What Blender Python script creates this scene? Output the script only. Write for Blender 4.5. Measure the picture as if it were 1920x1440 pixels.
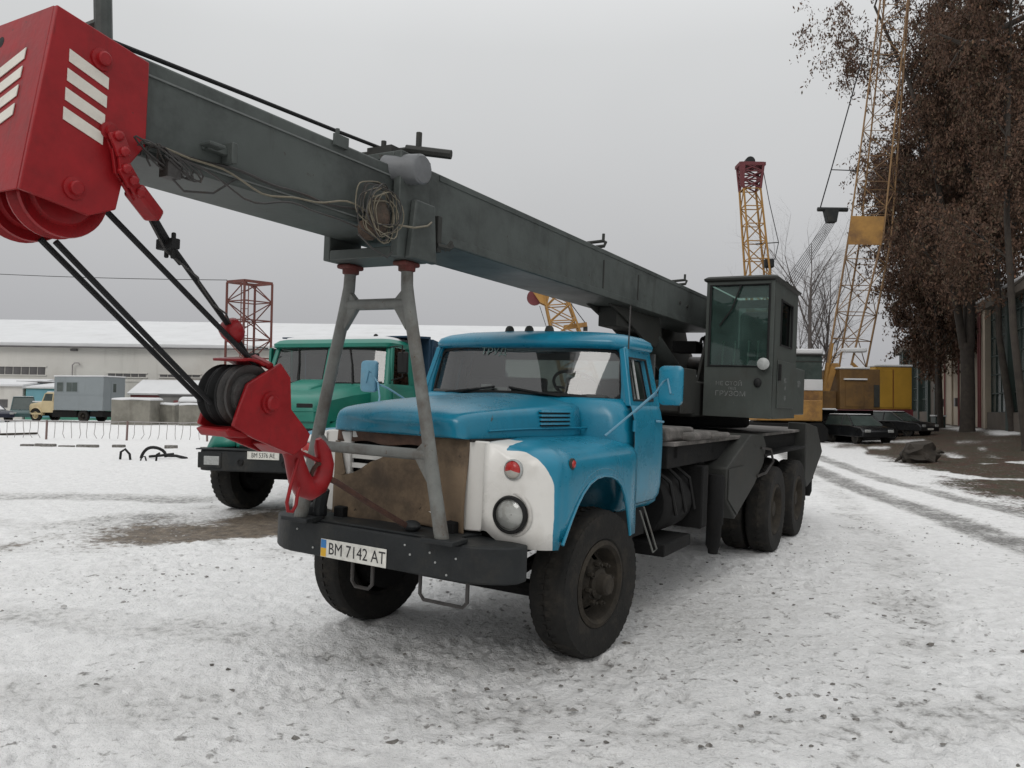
import bpy, bmesh, math, random
import numpy as np
from mathutils import Vector, Matrix

for o in list(bpy.data.objects):
    bpy.data.objects.remove(o)
SC = bpy.context.scene
COL = SC.collection
R = math.radians
random.seed(4)

# ------------------------------------------------------------------ camera, sky, sun, exposure
cd = bpy.data.cameras.new('camera')
cam = bpy.data.objects.new('camera', cd)
COL.objects.link(cam)
cd.sensor_width = 36.0
cd.lens = 36.0 * 1460.9 / 1920.0
cd.clip_start = 0.05
cd.clip_end = 2000
CAM_H = 1.654
cam.matrix_world = (Matrix.Translation((0, 0, CAM_H)) @ Matrix.Rotation(math.pi / 2 + 0.0291, 4, 'X')
                    @ Matrix.Rotation(0.0134, 4, 'Z'))
SC.camera = cam

SUN_EL, SUN_ROT = R(38), R(200)
world = bpy.data.worlds.new('World')
SC.world = world
world.use_nodes = True
wn, wl = world.node_tree.nodes, world.node_tree.links
wn.clear()
w_out = wn.new('ShaderNodeOutputWorld')
w_bg = wn.new('ShaderNodeBackground')
w_bg.inputs['Strength'].default_value = 0.1
sky = wn.new('ShaderNodeTexSky')
sky.sky_type = 'NISHITA'
sky.sun_disc = False
sky.sun_elevation = SUN_EL
sky.sun_rotation = SUN_ROT
sky.dust_density = 4.0
hs = wn.new('ShaderNodeHueSaturation')
hs.inputs['Saturation'].default_value = 0.15
wl.new(sky.outputs[0], hs.inputs['Color'])
# overcast cloud layer: darker towards the horizon, brighter overhead, faint mottling
tc = wn.new('ShaderNodeTexCoord')
sep = wn.new('ShaderNodeSeparateXYZ')
wl.new(tc.outputs['Generated'], sep.inputs[0])
ramp = wn.new('ShaderNodeValToRGB')
el = ramp.color_ramp.elements
el[0].position = 0.0
el[0].color = (0.39, 0.393, 0.415, 1)
el[1].position = 1.0
el[1].color = (1.42, 1.435, 1.45, 1)
for pos, c in ((0.10, (0.455, 0.458, 0.472, 1)), (0.24, (0.565, 0.57, 0.578, 1)), (0.42, (0.68, 0.69, 0.695, 1)), (0.65, (1.04, 1.05, 1.06, 1))):
    e = el.new(pos)
    e.color = c
wl.new(sep.outputs['Z'], ramp.inputs['Fac'])
ns = wn.new('ShaderNodeTexNoise')
ns.inputs['Scale'].default_value = 2.2
ns.inputs['Detail'].default_value = 4
wl.new(tc.outputs['Generated'], ns.inputs['Vector'])
mr = wn.new('ShaderNodeMapRange')
mr.inputs['To Min'].default_value = 9.2
mr.inputs['To Max'].default_value = 10.8
wl.new(ns.outputs['Fac'], mr.inputs['Value'])
vm = wn.new('ShaderNodeVectorMath')
vm.operation = 'SCALE'
wl.new(ramp.outputs['Color'], vm.inputs[0])
wl.new(mr.outputs[0], vm.inputs['Scale'])
mx = wn.new('ShaderNodeMixRGB')
mx.inputs['Fac'].default_value = 0.94
wl.new(hs.outputs['Color'], mx.inputs[1])
wl.new(vm.outputs[0], mx.inputs[2])
wl.new(mx.outputs[0], w_bg.inputs['Color'])
wl.new(w_bg.outputs[0], w_out.inputs['Surface'])

sd = bpy.data.lights.new('sun', 'SUN')
sd.energy = 0.7
sd.angle = R(25)
sd.color = (1.0, 0.97, 0.93)
sun = bpy.data.objects.new('sun', sd)
COL.objects.link(sun)
# Nishita: rotation measured clockwise from +Y
sdir = Vector((math.sin(SUN_ROT) * math.cos(SUN_EL), math.cos(SUN_ROT) * math.cos(SUN_EL), math.sin(SUN_EL)))
sun.rotation_euler = sdir.to_track_quat('Z', 'Y').to_euler()
sun.location = (0, 0, 40)

SC.view_settings.view_transform = 'Standard'
SC.view_settings.look = 'None'
SC.view_settings.exposure = 0.0
SC.view_settings.gamma = 1.0
SC.view_settings.use_curve_mapping = False
SC.render.engine = 'CYCLES'
SC.cycles.max_bounces = 6
SC.cycles.transparent_max_bounces = 12

# ------------------------------------------------------------------ materials
MATS = {}


def new_mat(name):
    m = bpy.data.materials.new(name)
    m.use_nodes = True
    n = m.node_tree.nodes
    return m, n, m.node_tree.links, n['Principled BSDF']


def paint(name, col, rough=0.5, metal=0.0, dirt=None, amt=0.25, scale=6.0, bump=0.15, bscale=60.0, var=0.18,
          spec=0.5, spots=None, spot_amt=0.0, spot_scale=25.0, streak=None, streak_amt=0.5, streak_map=(9, 9, 1.1)):
    """surface with mottled tone, grime in patches, optional chips, fine relief"""
    if name in MATS:
        return MATS[name]
    m, n, l, b = new_mat(name)
    tcn = n.new('ShaderNodeTexCoord')
    n1 = n.new('ShaderNodeTexNoise')
    n1.inputs['Scale'].default_value = scale
    n1.inputs['Detail'].default_value = 6
    n1.inputs['Roughness'].default_value = 0.65
    l.new(tcn.outputs['Object'], n1.inputs['Vector'])
    r1 = n.new('ShaderNodeMapRange')
    r1.inputs['From Min'].default_value = 0.3
    r1.inputs['From Max'].default_value = 0.7
    r1.inputs['To Min'].default_value = 1 - var
    r1.inputs['To Max'].default_value = 1 + var
    l.new(n1.outputs['Fac'], r1.inputs['Value'])
    mul = n.new('ShaderNodeVectorMath')
    mul.operation = 'SCALE'
    mul.inputs[0].default_value = col[:3]
    l.new(r1.outputs[0], mul.inputs['Scale'])
    last = mul.outputs[0]
    if dirt:
        n2 = n.new('ShaderNodeTexNoise')
        n2.inputs['Scale'].default_value = scale * 0.55
        n2.inputs['Detail'].default_value = 8
        n2.inputs['Roughness'].default_value = 0.72
        mp = n.new('ShaderNodeMapping')
        mp.inputs['Location'].default_value = (3.1, 7.7, 1.3)
        l.new(tcn.outputs['Object'], mp.inputs['Vector'])
        l.new(mp.outputs[0], n2.inputs['Vector'])
        r2 = n.new('ShaderNodeMapRange')
        r2.interpolation_type = 'SMOOTHSTEP'
        r2.inputs['From Min'].default_value = 0.62 - amt * 0.45
        r2.inputs['From Max'].default_value = 0.86 - amt * 0.35
        r2.inputs['To Max'].default_value = min(1.0, 0.45 + amt)
        l.new(n2.outputs['Fac'], r2.inputs['Value'])
        mixn = n.new('ShaderNodeMixRGB')
        mixn.inputs[2].default_value = (*dirt[:3], 1)
        l.new(r2.outputs[0], mixn.inputs['Fac'])
        l.new(last, mixn.inputs[1])
        last = mixn.outputs[0]
    if spots:
        n4 = n.new('ShaderNodeTexNoise')
        n4.inputs['Scale'].default_value = spot_scale
        n4.inputs['Detail'].default_value = 5
        n4.inputs['Roughness'].default_value = 0.6
        l.new(tcn.outputs['Object'], n4.inputs['Vector'])
        r4 = n.new('ShaderNodeMapRange')
        r4.inputs['From Min'].default_value = 0.70 - spot_amt * 0.3
        r4.inputs['From Max'].default_value = 0.74 - spot_amt * 0.3
        l.new(n4.outputs['Fac'], r4.inputs['Value'])
        mixs = n.new('ShaderNodeMixRGB')
        mixs.inputs[2].default_value = (*spots[:3], 1)
        l.new(r4.outputs[0], mixs.inputs['Fac'])
        l.new(last, mixs.inputs[1])
        last = mixs.outputs[0]
    if streak:
        mp5 = n.new('ShaderNodeMapping')
        mp5.inputs['Scale'].default_value = streak_map
        l.new(tcn.outputs['Object'], mp5.inputs['Vector'])
        n5 = n.new('ShaderNodeTexNoise')
        n5.inputs['Scale'].default_value = 1.0
        n5.inputs['Detail'].default_value = 7
        n5.inputs['Roughness'].default_value = 0.7
        l.new(mp5.outputs[0], n5.inputs['Vector'])
        r5 = n.new('ShaderNodeMapRange')
        r5.interpolation_type = 'SMOOTHSTEP'
        r5.inputs['From Min'].default_value = 0.54
        r5.inputs['From Max'].default_value = 0.72
        r5.inputs['To Max'].default_value = streak_amt
        l.new(n5.outputs['Fac'], r5.inputs['Value'])
        mix5 = n.new('ShaderNodeMixRGB')
        mix5.inputs[2].default_value = (*streak[:3], 1)
        l.new(r5.outputs[0], mix5.inputs['Fac'])
        l.new(last, mix5.inputs[1])
        last = mix5.outputs[0]
    l.new(last, b.inputs['Base Color'])
    rr = n.new('ShaderNodeMapRange')
    rr.inputs['To Min'].default_value = max(0.03, rough - 0.12)
    rr.inputs['To Max'].default_value = min(1, rough + 0.15)
    l.new(n1.outputs['Fac'], rr.inputs['Value'])
    l.new(rr.outputs[0], b.inputs['Roughness'])
    b.inputs['Metallic'].default_value = metal
    b.inputs['Specular IOR Level'].default_value = spec
    if bump:
        n3 = n.new('ShaderNodeTexNoise')
        n3.inputs['Scale'].default_value = bscale
        n3.inputs['Detail'].default_value = 4
        l.new(tcn.outputs['Object'], n3.inputs['Vector'])
        bp = n.new('ShaderNodeBump')
        bp.inputs['Strength'].default_value = bump
        bp.inputs['Distance'].default_value = 0.01
        l.new(n3.outputs['Fac'], bp.inputs['Height'])
        l.new(bp.outputs[0], b.inputs['Normal'])
    MATS[name] = m
    return m


def glass(name, tint, refl=1.0, rough=0.02, dust_haze=0.0, haze_col=(0.35, 0.35, 0.34)):
    if name in MATS:
        return MATS[name]
    m, n, l, b = new_mat(name)
    n.remove(b)
    out = n['Material Output']
    tr = n.new('ShaderNodeBsdfTransparent')
    tr.inputs['Color'].default_value = (*tint, 1)
    gl = n.new('ShaderNodeBsdfGlossy')
    gl.inputs['Roughness'].default_value = rough
    fr = n.new('ShaderNodeFresnel')
    fr.inputs['IOR'].default_value = 1.55
    ml = n.new('ShaderNodeMath')
    ml.operation = 'MULTIPLY_ADD'
    ml.use_clamp = True
    ml.inputs[1].default_value = 1.5 * refl
    ml.inputs[2].default_value = 0.03
    l.new(fr.outputs[0], ml.inputs[0])
    ms = n.new('ShaderNodeMixShader')
    l.new(ml.outputs[0], ms.inputs[0])
    l.new(tr.outputs[0], ms.inputs[1])
    l.new(gl.outputs[0], ms.inputs[2])
    last = ms
    if dust_haze:
        df = n.new('ShaderNodeBsdfDiffuse')
        df.inputs['Color'].default_value = (*haze_col, 1)
        m2 = n.new('ShaderNodeMixShader')
        tcn = n.new('ShaderNodeTexCoord')
        nn = n.new('ShaderNodeTexNoise')
        nn.inputs['Scale'].default_value = 5
        nn.inputs['Detail'].default_value = 6
        l.new(tcn.outputs['Object'], nn.inputs['Vector'])
        mm = n.new('ShaderNodeMath')
        mm.operation = 'MULTIPLY'
        mm.inputs[1].default_value = dust_haze * 2
        l.new(nn.outputs['Fac'], mm.inputs[0])
        l.new(mm.outputs[0], m2.inputs[0])
        l.new(ms.outputs[0], m2.inputs[1])
        l.new(df.outputs[0], m2.inputs[2])
        last = m2
    l.new(last.outputs[0], out.inputs['Surface'])
    MATS[name] = m
    return m


MUD = (0.10, 0.085, 0.065)
M_BLUE = paint('blue_paint', (0.007, 0.170, 0.268), 0.27, dirt=(0.025, 0.115, 0.155), amt=0.20, scale=3.0, bump=0.05, bscale=14, var=0.12, spots=(0.05, 0.06, 0.06), spot_amt=0.035, spot_scale=16, streak=(0.02, 0.10, 0.135), streak_amt=0.30, streak_map=(11, 11, 1.6))
M_BLUE_PALE = paint('faded_blue_paint', (0.10, 0.24, 0.33), 0.5, dirt=(0.2, 0.25, 0.27), amt=0.2, scale=9, var=0.15)
M_WHITE = paint('white_paint', (0.60, 0.585, 0.55), 0.42, dirt=(0.36, 0.33, 0.28), amt=0.14, scale=4, bump=0.06, bscale=18, var=0.05)
M_RED = paint('red_paint', (0.245, 0.008, 0.011), 0.38, dirt=(0.13, 0.012, 0.012), amt=0.28, scale=9, bump=0.12, bscale=30, var=0.18, spots=(0.05, 0.02, 0.015), spot_amt=0.06, spec=0.3, streak=(0.10, 0.012, 0.012), streak_amt=0.55, streak_map=(16, 16, 2.5))
M_RED_DULL = paint('old_red_paint', (0.10, 0.018, 0.014), 0.7, dirt=(0.06, 0.03, 0.02), amt=0.4, scale=14, bump=0.3, var=0.25)
M_GREY = paint('boom_grey_paint', (0.076, 0.086, 0.081), 0.46, dirt=(0.034, 0.038, 0.036), amt=0.42, scale=3.2, bump=0.08, bscale=22, var=0.12, spots=(0.045, 0.035, 0.028), spot_amt=0.05, spot_scale=18, spec=0.22, streak=(0.04, 0.04, 0.036), streak_amt=0.55, streak_map=(7, 7, 0.9))
M_GREY_DK = paint('dark_grey_paint', (0.034, 0.035, 0.032), 0.6, dirt=(0.052, 0.046, 0.038), amt=0.26, scale=5, bump=0.12, var=0.2, spec=0.22)
M_CABGREY = paint('crane_cab_paint', (0.058, 0.066, 0.060), 0.5, dirt=(0.05, 0.048, 0.042), amt=0.3, scale=4, bump=0.08, bscale=25, var=0.12, spots=(0.16, 0.16, 0.15), spot_amt=0.0, spot_scale=30, spec=0.22, streak=(0.03, 0.03, 0.026), streak_amt=0.5)
M_GANTRY = paint('worn_gantry_paint', (0.135, 0.14, 0.13), 0.55, dirt=(0.065, 0.05, 0.038), amt=0.40, scale=8, bump=0.2, bscale=40, var=0.2, spots=(0.07, 0.04, 0.025), spot_amt=0.10, spot_scale=22, streak=(0.075, 0.06, 0.045), streak_amt=0.5, streak_map=(30, 30, 3))
M_FRAME = paint('chassis_black', (0.008, 0.008, 0.008), 0.8, dirt=(0.024, 0.021, 0.017), amt=0.24, scale=6, bump=0.3, var=0.3, spec=0.22)
M_BUMPER = paint('bumper_black', (0.019, 0.021, 0.022), 0.55, dirt=(0.05, 0.046, 0.038), amt=0.34, scale=5, bump=0.25, bscale=35, var=0.25, spec=0.22)
M_DECK = paint('dusty_deck', (0.07, 0.065, 0.058), 0.8, dirt=(0.20, 0.18, 0.17), amt=0.4, scale=7, bump=0.4, var=0.3)
M_RUBBER = paint('tyre_rubber', (0.017, 0.0165, 0.0155), 0.85, dirt=(0.050, 0.043, 0.034), amt=0.40, scale=7, bump=0.35, bscale=50, var=0.25, spec=0.22)
M_RIM = paint('muddy_rim', (0.028, 0.024, 0.019), 0.8, dirt=(0.055, 0.046, 0.034), amt=0.5, scale=9, bump=0.4, var=0.3, spec=0.22)
M_BLACK = paint('black_rubber', (0.012, 0.012, 0.012), 0.55, var=0.2, bump=0.1, spec=0.22)
M_STEEL = paint('dark_steel', (0.055, 0.052, 0.05), 0.5, metal=0.5, dirt=(0.06, 0.04, 0.028), amt=0.3, scale=14, bump=0.3, var=0.25)
M_ROPE = paint('greased_rope', (0.016, 0.016, 0.017), 0.55, bump=0.8, bscale=220, var=0.3, spec=0.22)
M_RUST = paint('rusty_steel', (0.048, 0.020, 0.013), 0.85, dirt=(0.075, 0.036, 0.022), amt=0.4, scale=30, bump=0.5, var=0.35)
M_CARD = paint('weathered_cardboard', (0.150, 0.106, 0.066), 0.9, dirt=(0.055, 0.038, 0.025), amt=0.46, scale=5, bump=0.35, bscale=26, var=0.2, spots=(0.04, 0.028, 0.02), spot_amt=0.05, spot_scale=10)
M_CARD_DK = paint('rusty_card_strip', (0.09, 0.05, 0.034), 0.9, dirt=(0.05, 0.03, 0.02), amt=0.4, scale=12, bump=0.4, var=0.25)
M_PLATE = paint('plate_white', (0.62, 0.61, 0.56), 0.45, dirt=(0.35, 0.32, 0.26), amt=0.15, scale=20, bump=0.03)
M_PLATETXT = paint('plate_black', (0.015, 0.015, 0.017), 0.5, bump=0)
M_FLAGB = paint('flag_blue', (0.03, 0.17, 0.42), 0.5, bump=0)
M_FLAGY = paint('flag_yellow', (0.62, 0.36, 0.02), 0.5, bump=0)
M_STRIPE = paint('cream_stripe', (0.62, 0.585, 0.52), 0.5, dirt=(0.4, 0.3, 0.26), amt=0.15, scale=20, bump=0.05, var=0.06)
M_CHROME = paint('reflector_silver', (0.62, 0.62, 0.62), 0.16, metal=1.0, bump=0.5, bscale=24, var=0.1)
M_LENSRED = paint('red_lens', (0.34, 0.018, 0.016), 0.25, dirt=(0.25, 0.1, 0.08), amt=0.2, scale=30, bump=0.1)
M_LENSWHITE = paint('milky_lens', (0.38, 0.36, 0.32), 0.3, bump=0.2)
M_LAMPFACE = paint('grey_lamp_glass', (0.33, 0.34, 0.33), 0.35, dirt=(0.2, 0.2, 0.19), amt=0.3, scale=30, bump=0.1)
M_WIRE = paint('tan_wire', (0.16, 0.14, 0.10), 0.6, bump=0.1, var=0.25, scale=40)
M_CLOTH = paint('rag_bundle', (0.05, 0.04, 0.03), 0.9, dirt=(0.09, 0.055, 0.038), amt=0.5, scale=18, bump=0.8, bscale=50, var=0.4)
M_SNOW = paint('roof_snow', (0.60, 0.605, 0.61), 0.9, dirt=(0.50, 0.50, 0.495), amt=0.3, scale=0.5, bump=0.35, bscale=9, var=0.05)
M_GREEN = paint('green_paint', (0.007, 0.150, 0.108), 0.36, dirt=(0.03, 0.12, 0.09), amt=0.2, scale=3, bump=0.05, var=0.12)
M_NAVY = paint('navy_tipper_paint', (0.016, 0.042, 0.075), 0.5, dirt=(0.04, 0.055, 0.07), amt=0.3, scale=3, bump=0.1, var=0.2, spec=0.22)
M_YELLOW = paint('crane_yellow', (0.33, 0.175, 0.042), 0.65, dirt=(0.13, 0.065, 0.028), amt=0.45, scale=1.3, bump=0.1, var=0.22)
M_HOUSE_SHADE = paint('shaded_house_yellow', (0.13, 0.068, 0.017), 0.7, dirt=(0.055, 0.03, 0.014), amt=0.4, scale=1.3, bump=0.1, var=0.25)  # crane yellow darkened to paint in the shade on the machinery house
M_YELLOW_BR = paint('kiosk_yellow', (0.40, 0.225, 0.025), 0.55, dirt=(0.3, 0.17, 0.03), amt=0.25, scale=1.0, bump=0.1, var=0.12)
M_MASTRED = paint('mast_red_oxide', (0.13, 0.042, 0.032), 0.75, dirt=(0.07, 0.035, 0.03), amt=0.4, scale=2.5, bump=0.2, var=0.3)
M_REDTOP = paint('boom_tip_red', (0.115, 0.024, 0.028), 0.7, dirt=(0.08, 0.03, 0.03), amt=0.3, scale=2, var=0.2)
M_MAROON = paint('maroon_paint', (0.12, 0.018, 0.022), 0.6, dirt=(0.05, 0.02, 0.02), amt=0.3, scale=2, var=0.2)
M_GLASS = glass('windscreen_glass', (0.50, 0.55, 0.54), 1.0, dust_haze=0.035)
M_GLASS_SIDE = glass('side_glass', (0.10, 0.11, 0.11), 0.6)
M_GLASS_GREEN = glass('green_cab_glass', (0.55, 0.70, 0.64), 0.45, dust_haze=0.13, haze_col=(0.14, 0.235, 0.21))  # greenish veil painted in for the lighter cab interior behind the pane
M_GLASS_LENS = glass('lamp_glass', (0.9, 0.92, 0.92), 1.0)
M_INTERIOR = paint('cab_interior', (0.045, 0.046, 0.044), 0.8, bump=0.1)
M_SEAT = paint('seat_vinyl', (0.022, 0.022, 0.024), 0.6, bump=0.2)
M_CREAMWALL = paint('warehouse_wall', (0.55, 0.535, 0.50), 0.85, dirt=(0.42, 0.39, 0.35), amt=0.28, scale=0.18, bump=0.2, bscale=3, var=0.07, streak=(0.36, 0.34, 0.31), streak_amt=0.5, streak_map=(0.8, 0.8, 0.07))
M_CONCRETE = paint('concrete', (0.21, 0.20, 0.17), 0.9, dirt=(0.11, 0.105, 0.085), amt=0.42, scale=0.9, bump=0.4, bscale=8, var=0.2, spots=(0.40, 0.38, 0.34), spot_amt=0.02, spot_scale=2, streak=(0.13, 0.12, 0.10), streak_amt=0.6, streak_map=(3, 3, 0.4))
M_DARKWIN = paint('dark_window', (0.085, 0.08, 0.08), 0.4, scale=1, var=0.3)
M_BOXGREY = paint('van_body_grey', (0.20, 0.225, 0.235), 0.55, dirt=(0.15, 0.165, 0.17), amt=0.2, scale=0.9, var=0.06, streak=(0.14, 0.15, 0.15), streak_amt=0.5, streak_map=(3, 3, 0.3))
M_CREAM = paint('cream_cab_paint', (0.48, 0.39, 0.23), 0.5, dirt=(0.36, 0.24, 0.13), amt=0.25, scale=1.2, var=0.1)
M_TEAL = paint('teal_container', (0.13, 0.31, 0.36), 0.55, dirt=(0.1, 0.22, 0.25), amt=0.2, scale=0.8, var=0.1)
M_GREENBOX = paint('green_container', (0.06, 0.235, 0.165), 0.55, dirt=(0.06, 0.17, 0.16), amt=0.25, scale=0.8, var=0.12)
M_BARK = paint('bark', (0.042, 0.034, 0.028), 0.95, dirt=(0.07, 0.062, 0.045), amt=0.3, scale=3, bump=0.9, bscale=14, var=0.35)
M_BARK_GREY = paint('grey_bark', (0.085, 0.072, 0.066), 0.95, scale=2, bump=0.5, var=0.3)
M_PLASTER = paint('cream_plaster', (0.42, 0.36, 0.285), 0.9, dirt=(0.26, 0.22, 0.17), amt=0.35, scale=0.5, bump=0.3, bscale=6, var=0.12)
M_DKGREEN = paint('dark_green_frame', (0.022, 0.04, 0.034), 0.6, dirt=(0.05, 0.055, 0.045), amt=0.35, scale=0.7, var=0.25)
M_BROWNPLASTER = paint('brown_plaster', (0.10, 0.085, 0.07), 0.9, dirt=(0.16, 0.13, 0.105), amt=0.4, scale=0.5, bump=0.3, bscale=6, var=0.2)  # darker brown plaster for core wall, parapet, sills and dark bay
M_OLDGLASS = paint('grimy_factory_glass', (0.045, 0.06, 0.055), 0.22, dirt=(0.10, 0.11, 0.10), amt=0.35, scale=0.6, bump=0.05, var=0.4)
M_STUMP = paint('weathered_wood', (0.03, 0.024, 0.018), 0.9, dirt=(0.06, 0.05, 0.04), amt=0.4, scale=5, bump=0.8, bscale=20, var=0.3)
M_CLOD = paint('dirt_clod', (0.10, 0.093, 0.083), 0.95, dirt=(0.27, 0.26, 0.245), amt=0.5, scale=30, bump=0.6, bscale=80, var=0.4)
M_FENCE = paint('fence_steel', (0.28, 0.265, 0.26), 0.7, dirt=(0.2, 0.15, 0.14), amt=0.3, scale=3, var=0.15)
M_FENCEPOST = paint('fence_post_red', (0.17, 0.115, 0.105), 0.7, dirt=(0.12, 0.06, 0.05), amt=0.3, scale=3, var=0.2)
M_SHEDRED = paint('shed_red', (0.17, 0.055, 0.055), 0.8, dirt=(0.11, 0.06, 0.055), amt=0.3, scale=0.6, var=0.15)
M_TANK = paint('weathered_grey', (0.175, 0.172, 0.165), 0.8, dirt=(0.10, 0.095, 0.085), amt=0.35, scale=0.8, var=0.2)
M_BROWNBR = paint('brown_litter', (0.06, 0.038, 0.024), 0.9, var=0.4, scale=20)


def two_tone():
    """wing paint: white nose brushed over the blue, with a rounded outer corner"""
    m = M_BLUE.copy()
    m.name = 'two_tone_wing'
    n, l = m.node_tree.nodes, m.node_tree.links
    b = n['Principled BSDF']
    blue = b.inputs['Base Color'].links[0].from_socket
    tcn = n.new('ShaderNodeTexCoord')
    sp = n.new('ShaderNodeSeparateXYZ')
    l.new(tcn.outputs['Object'], sp.inputs[0])
    nz = n.new('ShaderNodeTexNoise')
    nz.inputs['Scale'].default_value = 9
    l.new(tcn.outputs['Object'], nz.inputs['Vector'])

    def mt(op, a, bb=0.0, c=None):
        t = n.new('ShaderNodeMath')
        t.operation = op
        for k, v in enumerate((a, bb) if c is None else (a, bb, c)):
            if isinstance(v, (int, float)):
                t.inputs[k].default_value = v
            else:
                l.new(v, t.inputs[k])
        return t.outputs[0]
    ay = mt('ABSOLUTE', sp.outputs['Y'])
    a = mt('POWER', mt('MAXIMUM', mt('DIVIDE', mt('SUBTRACT', ay, 0.76), 0.268), 0.0), 2.6)
    zd = mt('ADD', 0.262, mt('MULTIPLY', mt('MAXIMUM', mt('SUBTRACT', 0.745, ay), 0.0), 1.6))
    z = mt('POWER', mt('MAXIMUM', mt('DIVIDE', mt('SUBTRACT', sp.outputs['Z'], 1.16), zd), 0.0), 2.6)
    e = mt('ADD', mt('ADD', a, z), mt('MULTIPLY', mt('SUBTRACT', nz.outputs['Fac'], 0.5), 0.10))
    f = mt('MULTIPLY', mt('LESS_THAN', e, 1.0), mt('GREATER_THAN', sp.outputs['X'], 0.58))
    wn_ = n.new('ShaderNodeTexNoise')
    wn_.inputs['Scale'].default_value = 5
    wn_.inputs['Detail'].default_value = 6
    l.new(tcn.outputs['Object'], wn_.inputs['Vector'])
    w = n.new('ShaderNodeMixRGB')
    w.inputs[1].default_value = (0.63, 0.615, 0.58, 1)
    w.inputs[2].default_value = (0.50, 0.48, 0.44, 1)
    rm = n.new('ShaderNodeMapRange')
    rm.inputs['From Min'].default_value = 0.5
    rm.inputs['From Max'].default_value = 0.75
    l.new(wn_.outputs['Fac'], rm.inputs['Value'])
    l.new(rm.outputs[0], w.inputs['Fac'])
    mx_ = n.new('ShaderNodeMixRGB')
    l.new(f, mx_.inputs['Fac'])
    l.new(blue, mx_.inputs[1])
    l.new(w.outputs[0], mx_.inputs[2])
    l.new(mx_.outputs[0], b.inputs['Base Color'])
    return m


M_WING = two_tone()
M_BOOM3 = paint('faded_boom_yellow', (0.23, 0.135, 0.055), 0.7, dirt=(0.10, 0.055, 0.035), amt=0.45, scale=1.0, bump=0.1, var=0.22)


def car_paint(name, col):
    return paint(name, col, 0.28, dirt=tuple(0.5 * c + 0.05 for c in col), amt=0.25, scale=1.5, bump=0.0, var=0.1)


def leaf_material():
    m, n, l, b = new_mat('dry_leaves')
    at = n.new('ShaderNodeAttribute')
    at.attribute_name = 'tint'
    rp = n.new('ShaderNodeValToRGB')
    rp.color_ramp.elements[0].color = (0.048, 0.025, 0.015, 1)
    rp.color_ramp.elements[1].color = (0.19, 0.098, 0.055, 1)
    e = rp.color_ramp.elements.new(0.55)
    e.color = (0.100, 0.052, 0.031, 1)
    e = rp.color_ramp.elements.new(0.9)
    e.color = (0.07, 0.06, 0.034, 1)
    l.new(at.outputs['Fac'], rp.inputs['Fac'])
    l.new(rp.outputs[0], b.inputs['Base Color'])
    b.inputs['Roughness'].default_value = 0.85
    return m


M_LEAF = leaf_material()


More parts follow.
